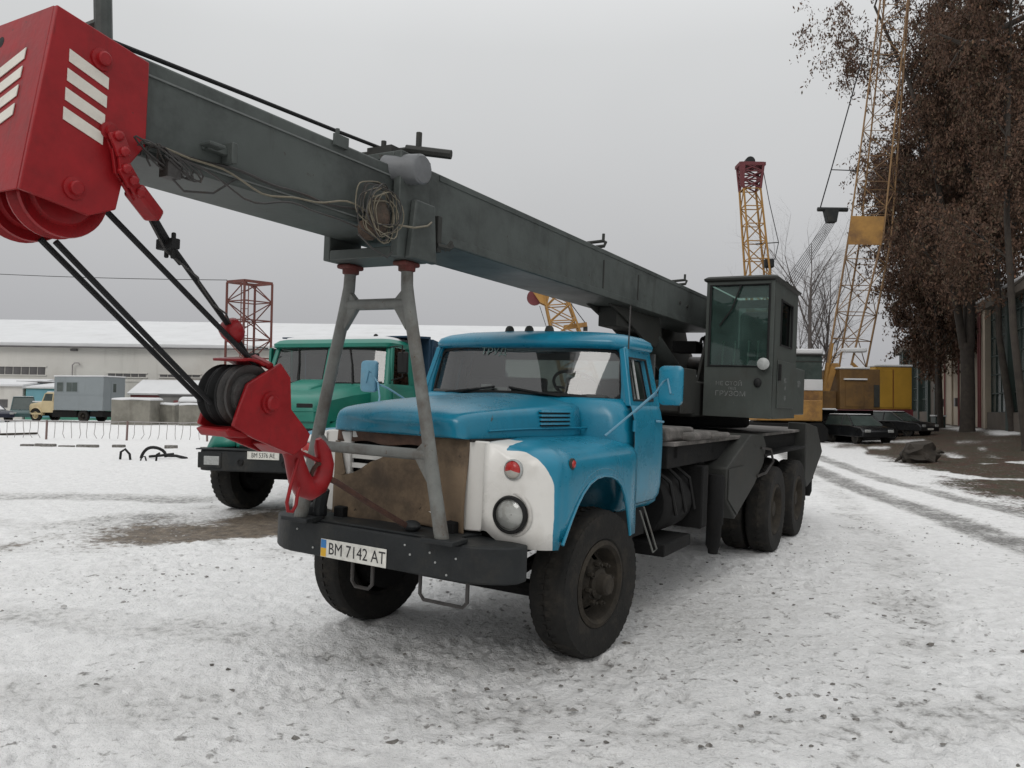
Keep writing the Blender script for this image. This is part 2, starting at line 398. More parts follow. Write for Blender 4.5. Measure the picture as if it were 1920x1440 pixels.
# ------------------------------------------------------------------ mesh builder
class MB:
    def __init__(s):
        s.v, s.f, s.m = [], [], []

    def add(s, vs, fs, mi=0):
        o = len(s.v)
        s.v += [tuple(map(float, p)) for p in vs]
        s.f += [tuple(i + o for i in f) for f in fs]
        s.m += [mi] * len(fs)
        return s

    def box(s, x0, x1, y0, y1, z0, z1, mi=0):
        return s.add([(x0, y0, z0), (x1, y0, z0), (x1, y1, z0), (x0, y1, z0), (x0, y0, z1), (x1, y0, z1), (x1, y1, z1), (x0, y1, z1)],
                     [(0, 3, 2, 1), (4, 5, 6, 7), (0, 1, 5, 4), (1, 2, 6, 5), (2, 3, 7, 6), (3, 0, 4, 7)], mi)

    def hexa(s, b, t, mi=0):
        """b, t: four bottom and four top points"""
        return s.add(list(b) + list(t), [(0, 3, 2, 1), (4, 5, 6, 7), (0, 1, 5, 4), (1, 2, 6, 5), (2, 3, 7, 6), (3, 0, 4, 7)], mi)

    def bar(s, p0, p1, w, h, mi=0, up=(0, 0, 1)):
        p0, p1 = Vector(p0), Vector(p1)
        d = (p1 - p0).normalized()
        u = Vector(up)
        if abs(d.dot(u)) > 0.95:
            u = Vector((1, 0, 0))
        a = d.cross(u).normalized() * w / 2
        b = a.cross(d).normalized() * h / 2
        return s.hexa([p0 - a - b, p0 + a - b, p0 + a + b, p0 - a + b], [p1 - a - b, p1 + a - b, p1 + a + b, p1 - a + b], mi)

    def prism(s, poly, ax, a, b, mi=0):
        n = len(poly)
        i = 'XYZ'.index(ax)

        def mk(p, t):
            q = list(p)
            q.insert(i, t)
            return q
        vs = [mk(p, a) for p in poly] + [mk(p, b) for p in poly]
        fs = [tuple(range(n))[::-1], tuple(range(n, 2 * n))] + [(k, (k + 1) % n, n + (k + 1) % n, n + k) for k in range(n)]
        return s.add(vs, fs, mi)

    def tube(s, pts, r, n=8, closed=False, mi=0):
        pts = [Vector(p) for p in pts]
        k = len(pts)
        rs = r if isinstance(r, (list, tuple)) else [r] * k
        t0 = (pts[1] - pts[0]).normalized()
        u = t0.orthogonal().normalized()
        rings = []
        for i in range(k):
            if closed:
                t = (pts[(i + 1) % k] - pts[i - 1]).normalized()
            else:
                t = (pts[min(i + 1, k - 1)] - pts[max(i - 1, 0)]).normalized()
            u = (u - t * u.dot(t))
            u = u.normalized() if u.length > 1e-6 else t.orthogonal().normalized()
            w = t.cross(u)
            rings.append([pts[i] + (u * math.cos(2 * math.pi * j / n) + w * math.sin(2 * math.pi * j / n)) * rs[i] for j in range(n)])
        return s.loft(rings, True, not closed, closed, mi)

    def loft(s, rings, ring_closed=True, cap=True, closed=False, mi=0, mfun=None):
        n = len(rings[0])
        k = len(rings)
        o = len(s.v)
        for rg in rings:
            s.v += [tuple(map(float, p)) for p in rg]
        for i in range(k if closed else k - 1):
            i2 = (i + 1) % k
            for j in range(n if ring_closed else n - 1):
                j2 = (j + 1) % n
                s.f.append((o + i * n + j, o + i * n + j2, o + i2 * n + j2, o + i2 * n + j))
                s.m.append(mfun(i, j) if mfun else mi)
        if cap and not closed and ring_closed:
            s.f.append(tuple(o + j for j in range(n))[::-1])
            s.m.append(mi)
            s.f.append(tuple(o + (k - 1) * n + j for j in range(n)))
            s.m.append(mi)
        return s

    def lathe(s, prof, c, axis, n=24, mi=0, skip=None, closed=False):
        """prof: (radius, height along axis)"""
        c, a = Vector(c), Vector(axis).normalized()
        u = a.orthogonal().normalized()
        if abs(a.y) > 0.9:
            u = Vector((1, 0, 0))
        w = a.cross(u)
        o = len(s.v)
        k = len(prof)
        for (r, h) in prof:
            for j in range(n):
                t = 2 * math.pi * j / n
                s.v.append(tuple(c + a * h + (u * math.cos(t) + w * math.sin(t)) * max(r, 1e-4)))
        for i in range(k if closed else k - 1):
            i2 = (i + 1) % k
            for j in range(n):
                if skip and skip(i, j):
                    continue
                j2 = (j + 1) % n
                s.f.append((o + i * n + j, o + i * n + j2, o + i2 * n + j2, o + i2 * n + j))
                s.m.append(mi)
        return s

    def ball(s, c, r, n=10, k=6, mi=0, sc=(1, 1, 1)):
        rings = []
        for i in range(k + 1):
            ph = math.pi * i / k
            rings.append([(c[0] + sc[0] * r * max(math.sin(ph), 1e-3) * math.cos(2 * math.pi * j / n),
                           c[1] + sc[1] * r * max(math.sin(ph), 1e-3) * math.sin(2 * math.pi * j / n),
                           c[2] + sc[2] * r * math.cos(ph)) for j in range(n)])
        return s.loft(rings, True, True, False, mi)

    def grid(s, P, mi=0, mfun=None):
        return s.loft(P, False, False, False, mi, mfun)

    def mirror_y(s):
        s.v = [(x, -y, z) for x, y, z in s.v]
        s.f = [f[::-1] for f in s.f]
        return s

    def build(s, name, mats, parent=None, smooth=35, bevel=0.0, seg=2, loc=None, sub=0, solid=0.0, fix=True):
        me = bpy.data.meshes.new(name)
        me.from_pydata(s.v, [], s.f)
        if not isinstance(mats, (list, tuple)):
            mats = [mats]
        for m in mats:
            me.materials.append(m)
        if len(mats) > 1:
            me.polygons.foreach_set('material_index', s.m)
        if fix:
            bm = bmesh.new()
            bm.from_mesh(me)
            bmesh.ops.remove_doubles(bm, verts=bm.verts, dist=1e-5)
            bmesh.ops.recalc_face_normals(bm, faces=bm.faces)
            bm.to_mesh(me)
            bm.free()
        if smooth:
            me.polygons.foreach_set('use_smooth', [True] * len(me.polygons))
            me.set_sharp_from_angle(angle=R(smooth))
        me.update()
        o = bpy.data.objects.new(name, me)
        COL.objects.link(o)
        if parent:
            o.parent = parent
        if loc is not None:
            o.location = loc
        if solid:
            md = o.modifiers.new('thickness', 'SOLIDIFY')
            md.thickness = solid
            md.offset = 0
        if bevel:
            md = o.modifiers.new('edges', 'BEVEL')
            md.width = bevel
            md.segments = seg
            md.limit_method = 'ANGLE'
            md.angle_limit = R(40)
        if sub:
            md = o.modifiers.new('sub', 'SUBSURF')
            md.levels = md.render_levels = sub
        return o


def tag(o, label, cat, group=None):
    o['label'] = label
    o['category'] = cat
    if group:
        o['group'] = group
    return o


def thing(name, label, cat, loc=(0, 0, 0), rot=(0, 0, 0), group=None):
    o = bpy.data.objects.new(name, None)
    o.empty_display_size = 0.2
    COL.objects.link(o)
    o.location = loc
    o.rotation_euler = rot
    return tag(o, label, cat, group)


def holder(name, parent, loc=(0, 0, 0), rot=(0, 0, 0)):
    o = bpy.data.objects.new(name, None)
    COL.objects.link(o)
    o.parent = parent
    o.location = loc
    o.rotation_euler = rot
    return o


def kids(o):
    return [c for c in bpy.data.objects if c.parent is o]


def copy_part(o, parent, **kw):
    """a part and its sub-parts, copied"""
    c = o.copy()
    COL.objects.link(c)
    c.parent = parent
    for k, v in kw.items():
        setattr(c, k, v)
    for ch in kids(o):
        copy_part(ch, c)
    return c


_bars = {}


def strut(name, parent, p0, p1, r, mat, n=6):
    """one bar: shared unit cylinder, placed between two points"""
    key = (mat.name, n)
    if key not in _bars:
        mb = MB().lathe([(0, 0), (1, 0), (1, 1), (0, 1)], (0, 0, 0), (0, 0, 1), n)
        me = bpy.data.meshes.new('bar')
        me.from_pydata(mb.v, [], mb.f)
        me.materials.append(mat)
        me.polygons.foreach_set('use_smooth', [True] * len(me.polygons))
        me.set_sharp_from_angle(angle=R(50))
        _bars[key] = me
    o = bpy.data.objects.new(name, _bars[key])
    COL.objects.link(o)
    p0, p1 = Vector(p0), Vector(p1)
    d = p1 - p0
    o.parent = parent
    q = d.to_track_quat('Z', 'Y')
    o.location = p0
    o.rotation_mode = 'QUATERNION'
    o.rotation_quaternion = q
    o.scale = (r, r, d.length)
    return o


FRONT = Matrix(((0, 0, 1), (1, 0, 0), (0, 1, 0)))    # text facing +X
SIDE = Matrix(((-1, 0, 0), (0, 0, 1), (0, 1, 0)))    # text facing +Y


def lettering(name, s, size, loc, rot, parent, mat, sx=1.0, extrude=0.001, align='CENTER'):
    cu = bpy.data.curves.new(name, 'FONT')
    cu.body = s
    cu.size = size
    cu.extrude = extrude
    cu.align_x = align
    cu.align_y = 'CENTER'
    cu.resolution_u = 3
    t = bpy.data.objects.new('tmp_text', cu)
    COL.objects.link(t)
    bpy.context.view_layer.update()
    dg = bpy.context.evaluated_depsgraph_get()
    me = bpy.data.meshes.new_from_object(t.evaluated_get(dg))
    bpy.data.objects.remove(t)
    me.materials.clear()
    me.materials.append(mat)
    me.name = name
    o = bpy.data.objects.new(name, me)
    COL.objects.link(o)
    o.parent = parent
    o.matrix_local = Matrix.Translation(loc) @ rot.to_4x4() @ Matrix.Diagonal((sx, 1, 1, 1))
    return o


# ------------------------------------------------------------------ ground
def hashn(ix, iy, seed):
    h = (ix.astype(np.int64) * 374761393 + iy.astype(np.int64) * 668265263 + seed * 974711) & 0x7fffffff
    h = (h ^ (h >> 13)) * 1274126177 & 0x7fffffff
    return ((h ^ (h >> 16)) & 0xffff) / 65535.0


def vnoise(x, y, seed):
    ix, iy = np.floor(x), np.floor(y)
    fx, fy = x - ix, y - iy
    fx, fy = fx * fx * (3 - 2 * fx), fy * fy * (3 - 2 * fy)
    a, b = hashn(ix, iy, seed), hashn(ix + 1, iy, seed)
    c, d = hashn(ix, iy + 1, seed), hashn(ix + 1, iy + 1, seed)
    return (a * (1 - fx) + b * fx) * (1 - fy) + (c * (1 - fx) + d * fx) * fy


def fbm(x, y, seed, octv=4, gain=0.5):
    t, amp, tot = 0, 1.0, 0
    for i in range(octv):
        t = t + amp * vnoise(x * 2 ** i + 17.3 * i, y * 2 ** i - 9.1 * i, seed + i)
        tot += amp
        amp *= gain
    return t / tot


def sstep(a, b, x):
    t = np.clip((x - a) / (b - a), 0, 1)
    return t * t * (3 - 2 * t)


def bank_d(x, y):
    """distance to the right of the verge line, rising bank with leaf litter"""
    return (x - 13.7) * 0.968 - (y - 30.8) * 0.252


def gz_np(x, y):
    d = bank_d(x, y)
    return 0.85 * sstep(0.0, 14.0, d) * sstep(2.0, 14.0, y) - 0.9 * 0 * d


def gz(x, y):
    return float(gz_np(np.array([x], float), np.array([y], float))[0])


def seg_dist(x, y, pts):
    best = np.full(x.shape, 1e9)
    for (x0, y0), (x1, y1) in zip(pts[:-1], pts[1:]):
        dx, dy = x1 - x0, y1 - y0
        t = np.clip(((x - x0) * dx + (y - y0) * dy) / (dx * dx + dy * dy), 0, 1)
        best = np.minimum(best, np.hypot(x - x0 - t * dx, y - y0 - t * dy))
    return best


def make_ground():
    cx, cy = 0.0, -0.6
    ang = np.concatenate([np.arange(-40, 40, 0.125), np.arange(40, 320, 3.5)]) * math.pi / 180
    rr = [0.0, 0.5]
    r = 1.2
    while r < 32:
        rr.append(r)
        r *= 1.0065
    while r < 900:
        rr.append(r)
        r *= 1.07
    rr = np.array(rr)
    A, RR = np.meshgrid(ang, rr)
    x = cx + RR * np.sin(A)
    y = cy + RR * np.cos(A)
    na, nr = len(ang), len(rr)
    x, y = x.ravel(), y.ravel()
    z = gz_np(x, y)
    dist = np.hypot(x, y)
    fade = np.clip(1 - dist / 60, 0, 1)
    # trampled snow relief
    rel = 0.050 * (fbm(x * 0.9, y * 0.9, 3, 3) - 0.5)
    rel += 0.040 * (fbm(x * 3.1, y * 3.1, 11, 3) - 0.5)
    lump = fbm(x * 11, y * 11, 21, 3)
    rel += 0.022 * (lump - 0.5)
    rel += 0.020 * np.maximum(0, fbm(x * 7.0, y * 7.0, 31, 2) - 0.62)
    near = np.clip(1 - dist / 22, 0, 1)
    rough = 0.35 + 0.65 * sstep(0.40, 0.62, fbm(x * 0.8, y * 0.8, 33, 3))
    bil = np.abs(2 * fbm(x * 8.5, y * 8.5, 35, 3, 0.6) - 1)
    rel += near * rough * (0.085 * (0.22 - bil) + 0.030 * np.maximum(0, fbm(x * 16, y * 16, 37, 2) - 0.55))
    z = z + rel * fade
    # vehicle tracks (ruts), on the right and round the yard
    tracks = [([(6.2, 7.2), (6.35, 9.6), (6.9, 12.5), (7.6, 17.5), (9.5, 26), (12.5, 38)], 0.42, 0.95),
              ([(8.3, 11.0), (8.6, 14.0), (9.0, 18.5), (10.6, 26), (13.4, 38)], 0.36, 0.8),
              ([(-11.5, 13.0), (-8.0, 13.6), (-5.4, 13.4)], 0.7, 0.55),
              ([(-10, 11.4), (-7, 10.6), (-4.6, 10.0)], 0.35, 0.35),
              ([(3.2, 6.2), (4.6, 9.5), (6.2, 14.5), (8.4, 24)], 0.35, 0.35),
              ([(-7, 5.2), (-3, 4.4), (2, 4.2), (7, 5.5)], 0.45, 0.34),
              ([(-7, 6.9), (-3, 5.9), (0.5, 4.9)], 0.40, 0.32),
              ([(1.2, 2.6), (2.6, 5.0), (4.2, 8.5), (5.6, 13)], 0.40, 0.30)]
    wet = np.zeros_like(x)
    wob = 0.10 * (fbm(x * 1.3, y * 1.3, 41, 2) - 0.5)
    for pts, w, k in tracks:
        d = seg_dist(x + wob, y + wob, pts)
        a = 1 - sstep(w * 0.35, w * 1.25, d)
        wet = np.maximum(wet, a * k)
        z = z - 0.03 * a * k * fade
    # bare mud patch between the two lorries
    def blob(px, py, rx, ry, rot):
        c, s = math.cos(rot), math.sin(rot)
        u = ((x - px) * c + (y - py) * s) / rx
        v = (-(x - px) * s + (y - py) * c) / ry
        return 1 - sstep(0.40, 1.35, np.hypot(u, v) + 1.2 * (fbm(x * 1.6, y * 1.6, 51, 5, 0.6) - 0.5))
    mud = np.maximum(blob(-3.7, 10.2, 2.0, 1.15, 0.45), blob(-2.7, 11.4, 1.9, 1.5, 0.1))
    mud = np.maximum(mud, 0.8 * blob(-1.8, 10.4, 1.5, 1.0, 0.0))
    wet = np.maximum(wet, 0.75 * blob(-3.3, 10.8, 2.9, 1.9, 0.3))
    z = z - 0.025 * mud * fade
    # dirty snow: round the crane lorry and in drifts across the foreground
    d1 = np.exp(-((x - 1.2) ** 2 / 2.6 + (y - 6.6) ** 2 / 4.5))  # soil by the wheels, weighted up to deepen the shadow under the lorry
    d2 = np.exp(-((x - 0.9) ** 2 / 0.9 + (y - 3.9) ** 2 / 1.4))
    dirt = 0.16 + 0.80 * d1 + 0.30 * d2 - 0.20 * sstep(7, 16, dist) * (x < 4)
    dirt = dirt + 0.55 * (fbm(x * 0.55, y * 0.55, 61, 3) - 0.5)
        # crescent of trodden heel prints
    rng = np.random.RandomState(7)
    prints = [(0.98, 4.5, 0.35)] + [(rng.uniform(-3.5, 4.5), rng.uniform(3.0, 8.0), rng.uniform(0, 3)) for _ in range(70)]
    for (fx, fy, fa) in prints:
        sel = (np.abs(x - fx) < 0.35) & (np.abs(y - fy) < 0.35)
        if not sel.any():
            continue
        c, s = math.cos(fa), math.sin(fa)
        u = ((x[sel] - fx) * c + (y[sel] - fy) * s) / 0.052
        v = (-(x[sel] - fx) * s + (y[sel] - fy) * c) / 0.145
        dd = np.hypot(u, v)
        a = 1 - sstep(0.75, 1.1, dd)
        tread = 0.5 + 0.5 * np.sign(np.sin((v * 0.145) * 2 * math.pi / 0.055))
        rim = np.exp(-((dd - 1.2) / 0.18) ** 2)
        z[sel] += -0.016 * a * (0.6 + 0.4 * tread) + 0.006 * rim
        dirt[sel] += 0.10 * a * tread
    # leaf litter on the bank
    bd = bank_d(x, y) + 2.0 * (fbm(x * 0.35, y * 0.35, 71, 4) - 0.5) + 0.8 * (fbm(x * 2.2, y * 2.2, 72, 3) - 0.5)
    leaf = sstep(-0.9, 0.9, bd) * (y > 2)
    patch = 0.8 * sstep(0.64, 0.72, fbm(x * 0.5, y * 0.25, 81, 4)) * (1 - sstep(3, 9, bank_d(x, y)))
    leaf = leaf * (1 - 0.9 * patch)
    strip = np.exp(-((bank_d(x, y) - 9.6 - 0.8 * (fbm(x * 0.3, y * 0.3, 82, 3) - .5) * 2) / 0.8) ** 2) * (y > 30)
    leaf = np.clip(leaf * (1 - strip), 0, 1)
    lum = 0.10 * leaf * (fbm(x * 2.5, y * 2.5, 91, 3) - 0.5)
    z = z + lum
    me = bpy.data.meshes.new('ground')
    nv = na * nr
    me.vertices.add(nv)
    me.vertices.foreach_set('co', np.stack([x, y, z], 1).astype(np.float32).ravel())
    i = np.arange(nr - 1)[:, None] * na
    j = np.arange(na)[None, :]
    j2 = (j + 1) % na
    q = np.stack([i + j, i + na + j, i + na + j2, i + j2], -1).reshape(-1, 4)[:, ::-1]
    nf = len(q)
    me.loops.add(nf * 4)
    me.loops.foreach_set('vertex_index', q.astype(np.int32).ravel())
    me.polygons.add(nf)
    me.polygons.foreach_set('loop_start', (np.arange(nf) * 4).astype(np.int32))
    me.polygons.foreach_set('loop_total', np.full(nf, 4, np.int32))
    me.polygons.foreach_set('use_smooth', np.ones(nf, bool))
    me.update(calc_edges=True)
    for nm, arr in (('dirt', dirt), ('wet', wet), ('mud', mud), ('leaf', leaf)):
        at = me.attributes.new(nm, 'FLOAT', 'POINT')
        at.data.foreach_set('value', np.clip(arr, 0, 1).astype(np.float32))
    o = bpy.data.objects.new('ground', me)
    COL.objects.link(o)
    o['kind'] = 'structure'
    # material
    m, n, l, b = new_mat('trampled_snow')
    tcn = n.new('ShaderNodeTexCoord')

    def noise(scale, det=5, rough=0.6):
        t = n.new('ShaderNodeTexNoise')
        t.inputs['Scale'].default_value = scale
        t.inputs['Detail'].default_value = det
        t.inputs['Roughness'].default_value = rough
        l.new(tcn.outputs['Object'], t.inputs['Vector'])
        return t.outputs['Fac']

    def attr(nm):
        t = n.new('ShaderNodeAttribute')
        t.attribute_name = nm
        return t.outputs['Fac']

    def math_(op, a, bb, clamp=False):
        t = n.new('ShaderNodeMath')
        t.operation = op
        t.use_clamp = clamp
        for k, v in enumerate((a, bb)):
            if isinstance(v, (int, float)):
                t.inputs[k].default_value = v
            else:
                l.new(v, t.inputs[k])
        return t.outputs[0]

    def rng_(v, a, bb, c=0.0, d=1.0):
        t = n.new('ShaderNodeMapRange')
        t.interpolation_type = 'SMOOTHSTEP'
        t.inputs['From Min'].default_value = a
        t.inputs['From Max'].default_value = bb
        t.inputs['To Min'].default_value = c
        t.inputs['To Max'].default_value = d
        l.new(v, t.inputs['Value'])
        return t.outputs[0]

    def mix(f, a, bb):
        t = n.new('ShaderNodeMixRGB')
        l.new(f, t.inputs['Fac'])
        for k, v in ((1, a), (2, bb)):
            if isinstance(v, tuple):
                t.inputs[k].default_value = (*v, 1)
            else:
                l.new(v, t.inputs[k])
        return t.outputs[0]
    nA, nB, nC, nD = noise(1.1), noise(6.5, 6, 0.7), noise(28, 5, 0.7), noise(90, 4, 0.7)
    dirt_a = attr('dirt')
    snow = mix(rng_(nB, 0.3, 0.7), (0.70, 0.696, 0.688), (0.83, 0.826, 0.818))
    # grey slush tone where the snow has been driven over
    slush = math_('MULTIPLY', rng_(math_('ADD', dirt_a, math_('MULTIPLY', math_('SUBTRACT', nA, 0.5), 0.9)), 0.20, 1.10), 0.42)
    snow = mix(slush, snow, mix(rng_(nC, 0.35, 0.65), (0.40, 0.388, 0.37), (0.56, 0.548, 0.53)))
    # brown-grey grit in speckles
    sp = math_('ADD', math_('ADD', math_('MULTIPLY', nC, 0.55), math_('ADD', math_('MULTIPLY', nB, 0.28), math_('MULTIPLY', nD, 0.22))), math_('MULTIPLY', dirt_a, 0.20))
    grit = rng_(sp, 0.660, 0.820, 0.0, 0.48)
    snow = mix(grit, snow, mix(rng_(nD, 0.4, 0.6), (0.12, 0.11, 0.097), (0.24, 0.225, 0.20)))
    nE, nF = noise(11, 4, 0.66), noise(1.7, 3, 0.6)
    spk = math_('MULTIPLY', rng_(nE, 0.565, 0.685), rng_(math_('ADD', nF, math_('MULTIPLY', dirt_a, 0.45)), 0.54, 0.74))
    snow = mix(math_('MULTIPLY', spk, 0.74), snow, mix(rng_(nD, 0.35, 0.65), (0.075, 0.070, 0.062), (0.20, 0.188, 0.168)))
    # soft grey wheel lanes pressed into the snow
    lane = rng_(math_('ADD', attr('wet'), math_('MULTIPLY', math_('SUBTRACT', nA, 0.5), 0.9)), 0.06, 0.6, 0.0, 0.42)
    snow = mix(lane, snow, mix(rng_(nE, 0.4, 0.62), (0.50, 0.49, 0.475), (0.33, 0.32, 0.30)))
    # wet ruts
    wf = rng_(math_('ADD', attr('wet'), math_('ADD', math_('MULTIPLY', math_('SUBTRACT', nA, 0.5), 1.5), math_('MULTIPLY', math_('SUBTRACT', nE, 0.5), 2.0))), 0.30, 1.15, 0.0, 0.82)
    snow = mix(wf, snow, mix(rng_(nC, 0.4, 0.6), (0.075, 0.073, 0.068), (0.19, 0.185, 0.175)))
    # mud
    mf = rng_(math_('ADD', attr('mud'), math_('ADD', math_('MULTIPLY', math_('SUBTRACT', nA, 0.5), 0.8), math_('MULTIPLY', math_('SUBTRACT', nE, 0.5), 1.3))), 0.22, 0.85, 0.0, 0.95)
    snow = mix(mf, snow, mix(rng_(nB, 0.35, 0.65), (0.075, 0.058, 0.042), (0.18, 0.14, 0.098)))
    # leaves and dead grass
    lf = rng_(math_('ADD', attr('leaf'), math_('ADD', math_('MULTIPLY', math_('SUBTRACT', nE, 0.5), 1.6), math_('MULTIPLY', math_('SUBTRACT', nB, 0.5), 0.9))), 0.20, 0.80, 0.0, 1.0)
    leafc = mix(rng_(nF, 0.40, 0.60), mix(rng_(nC, 0.40, 0.60), (0.022, 0.017, 0.012), (0.105, 0.055, 0.036)),
                mix(rng_(nC, 0.40, 0.60), (0.030, 0.030, 0.017), (0.070, 0.058, 0.034)))
    leafc = mix(rng_(nE, 0.62, 0.68, 0.0, 0.6), leafc, (0.45, 0.44, 0.43))
    snow = mix(lf, snow, leafc)
    l.new(snow, b.inputs['Base Color'])
    rgh = math_('SUBTRACT', 0.88, math_('MULTIPLY', math_('MAXIMUM', wf, mf), 0.28))
    l.new(rgh, b.inputs['Roughness'])
    b.inputs['Specular IOR Level'].default_value = 0.35
    hgt = math_('ADD', math_('MULTIPLY', nE, 1.6), math_('ADD', math_('MULTIPLY', nC, 0.7), math_('MULTIPLY', nD, 0.35)))
    bp = n.new('ShaderNodeBump')
    bp.inputs['Strength'].default_value = 0.9
    bp.inputs['Distance'].default_value = 0.03
    l.new(hgt, bp.inputs['Height'])
    l.new(bp.outputs[0], b.inputs['Normal'])
    me.materials.append(m)
    return o


make_ground()

# ------------------------------------------------------------------ the crane lorry
# local frame: X forward from the front axle, Y to the lorry's left, Z up
YAW, LEAN = 0.5244, -0.0318
CT = thing('crane_truck', 'blue lorry with white nose carrying a long grey telescopic crane boom with red tip', 'crane truck',
           (-0.293, 5.682, 0.0), (LEAN, 0, -math.pi / 2 - YAW))


def both(fn):
    """build fn(+1) for the left side and fn(-1) for the right"""
    return fn(1), fn(-1)


def rrect(x0, x1, w0, w1, r, n=5, nose=0.0):
    """plan outline: rear at x0 half width w0, front at x1 half width w1, rounded corners, bowed front"""
    pts = []
    for (cx, cy, a0) in ((x1 - r, w1 - r, 0), (x0 + r, w0 - r, 90), (x0 + r, -w0 + r, 180), (x1 - r, -w1 + r, 270)):
        for i in range(n + 1):
            a = R(a0 + 90 * i / n)
            px, py = cx + r * math.cos(a), cy + r * math.sin(a)
            if nose and px > (x0 + x1) / 2:
                px += nose * (1 - (py / max(w1, 1e-3)) ** 2) - nose
            pts.append((px, py))
    # points along the front between the last and first corners for the bow
    if nose:
        fr = []
        for i in range(1, 8):
            py = (-w1 + r) + (2 * (w1 - r)) * i / 8
            fr.append((x1 + nose * (1 - (py / w1) ** 2) - nose, py))
        pts += fr
    return pts


def tyre_profile(rad, w, bead):
    return [(bead, -w * 0.36), (bead + 0.03, -w * 0.45), (rad * 0.80, -w * 0.5), (rad * 0.93, -w * 0.48), (rad * 0.96, -w * 0.43),
            (rad * 0.978, -w * 0.34), (rad * 0.978, w * 0.34), (rad * 0.96, w * 0.43), (rad * 0.93, w * 0.48), (rad * 0.80, w * 0.5),
            (bead + 0.03, w * 0.45), (bead, w * 0.36)]


def make_tyre(name, parent, rad, w, bead, yc, nb=44, mat=M_RUBBER):
    """tyre carcass and its tread lugs in one mesh, axis along local Y"""
    mb = MB().lathe(tyre_profile(rad, w, bead), (0, yc, 0), (0, 1, 0), 56, closed=True)
    for k in range(nb):
        for sgn in (-1, 1):
            a = 2 * math.pi * (k + (0.5 if sgn > 0 else 0)) / nb
            da = 2 * math.pi / nb * 0.30
            y0, y1 = yc + sgn * w * 0.03, yc + sgn * w * 0.485
            r0, r1 = rad * 0.945, rad * 0.998
            sk = 0.05 * sgn

            def P(aa, rr, y):
                return (rr * math.cos(aa), y, rr * math.sin(aa))
            mb.hexa([P(a - da, r0, y0), P(a + da, r0, y0), P(a + da + sk, r0 - 0.03, y1), P(a - da + sk, r0 - 0.03, y1)],
                    [P(a - da * .9, r1, y0), P(a + da * .9, r1, y0), P(a + da * .9 + sk, r1 - 0.030, y1), P(a - da * .9 + sk, r1 - 0.030, y1)])
    return mb.build(name, mat, parent, smooth=30, fix=False)


def make_wheel(name, parent, loc, rad, w, side, kind='front', rz=0.0, nuts=8, mat_rim=M_RIM, dual=False, nb=40):
    """wheel > tyre, rim, hub, lug_nut; side = +1 outer face towards +Y"""
    h = holder(name, parent, loc, (0, R(11), rz))
    bead = rad * 0.545
    make_tyre('tyre', h, rad, w, bead, 0.0, nb)
    if dual:
        make_tyre('tyre', h, rad, w, bead, -side * (w + 0.04))
    s = side
    y = w * 0.5
    skip = None
    if kind == 'front':
        prof = [(bead + 0.004, y * 0.62), (bead + 0.012, y * 0.86), (bead - 0.012, y * 0.93), (bead - 0.03, y * 0.80), (bead - 0.045, y * 0.25), (bead - 0.06, y * 0.05),
                (bead - 0.085, y * 0.12), (rad * 0.30, y * 0.45), (rad * 0.235, y * 0.62), (rad * 0.10, y * 0.64)]
        skip = lambda i, j: i == 6 and (j % 8) in (0, 1, 2)
    else:
        prof = [(bead + 0.004, y * 0.62), (bead + 0.012, y * 0.86), (bead - 0.012, y * 0.93), (bead - 0.03, y * 0.75), (bead - 0.05, -y * 0.35), (bead - 0.07, -y * 0.75),
                (rad * 0.34, -y * 0.9), (rad * 0.28, -y * 0.62), (rad * 0.10, -y * 0.60)]
        skip = lambda i, j: i == 5 and (j % 8) in (0, 1, 2)
    prof = [(a, b * s) for a, b in prof]
    MB().lathe(prof, (0, 0, 0), (0, 1, 0), 48, skip=skip).build('rim', mat_rim, h, smooth=30, solid=0.008)
    yb = prof[-1][1]
    if kind == 'front':
        hub = [(rad * .20, yb - .01 * s), (rad * .20, yb + .02 * s), (rad * .15, yb + .035 * s), (rad * .135, yb + .085 * s), (rad * .11, yb + .10 * s), (0, yb + .10 * s)]
    else:
        hub = [(rad * .24, yb - .01 * s), (rad * .23, yb + .05 * s), (rad * .20, yb + .15 * s), (rad * .17, yb + .17 * s), (0, yb + .17 * s)]
    MB().lathe(hub, (0, 0, 0), (0, 1, 0), 20).build('hub', mat_rim, h, smooth=30)
    first = None
    for k in range(nuts):
        a = 2 * math.pi * k / nuts
        rr = rad * 0.265
        if first is None:
            first = MB().lathe([(0.0, 0), (0.018, 0), (0.018, 0.035 * s), (0.010, 0.04 * s), (0.010, 0.055 * s), (0, 0.055 * s)], (0, 0, 0), (0, 1, 0), 6).build('lug_nut', mat_rim, h, smooth=0)
            o = first
        else:
            o = first.copy()
            COL.objects.link(o)
            o.parent = h
        o.location = (rr * math.cos(a), prof[-2][1], rr * math.sin(a))
    # drum closing the view through the disc
    MB().lathe([(0, -y * 0.2 * s), (rad * .44, -y * 0.2 * s), (rad * .47, -y * 1.2 * s), (0, -y * 1.2 * s)], (0, 0, 0), (0, 1, 0), 24).build('brake_drum', M_FRAME, h, smooth=30)
    return h


def zoff(y):
    return -LEAN * y


WR = 0.51
make_wheel('front_wheel', CT, (-0.05, 0.885, 0.492 + zoff(0.885)), 0.498, 0.275, 1, 'front', R(-7), nb=46)
make_wheel('front_wheel', CT, (0.0, -0.91, 0.492 + zoff(-0.91)), 0.498, 0.275, -1, 'front', R(-7), nb=46)
for x in (-4.73, -6.13):
    for s in (1, -1):
        make_wheel('rear_wheel', CT, (x, s * 1.07, WR - 0.012 + zoff(s * 1.07)), WR, 0.26, s, 'rear', 0, dual=True)

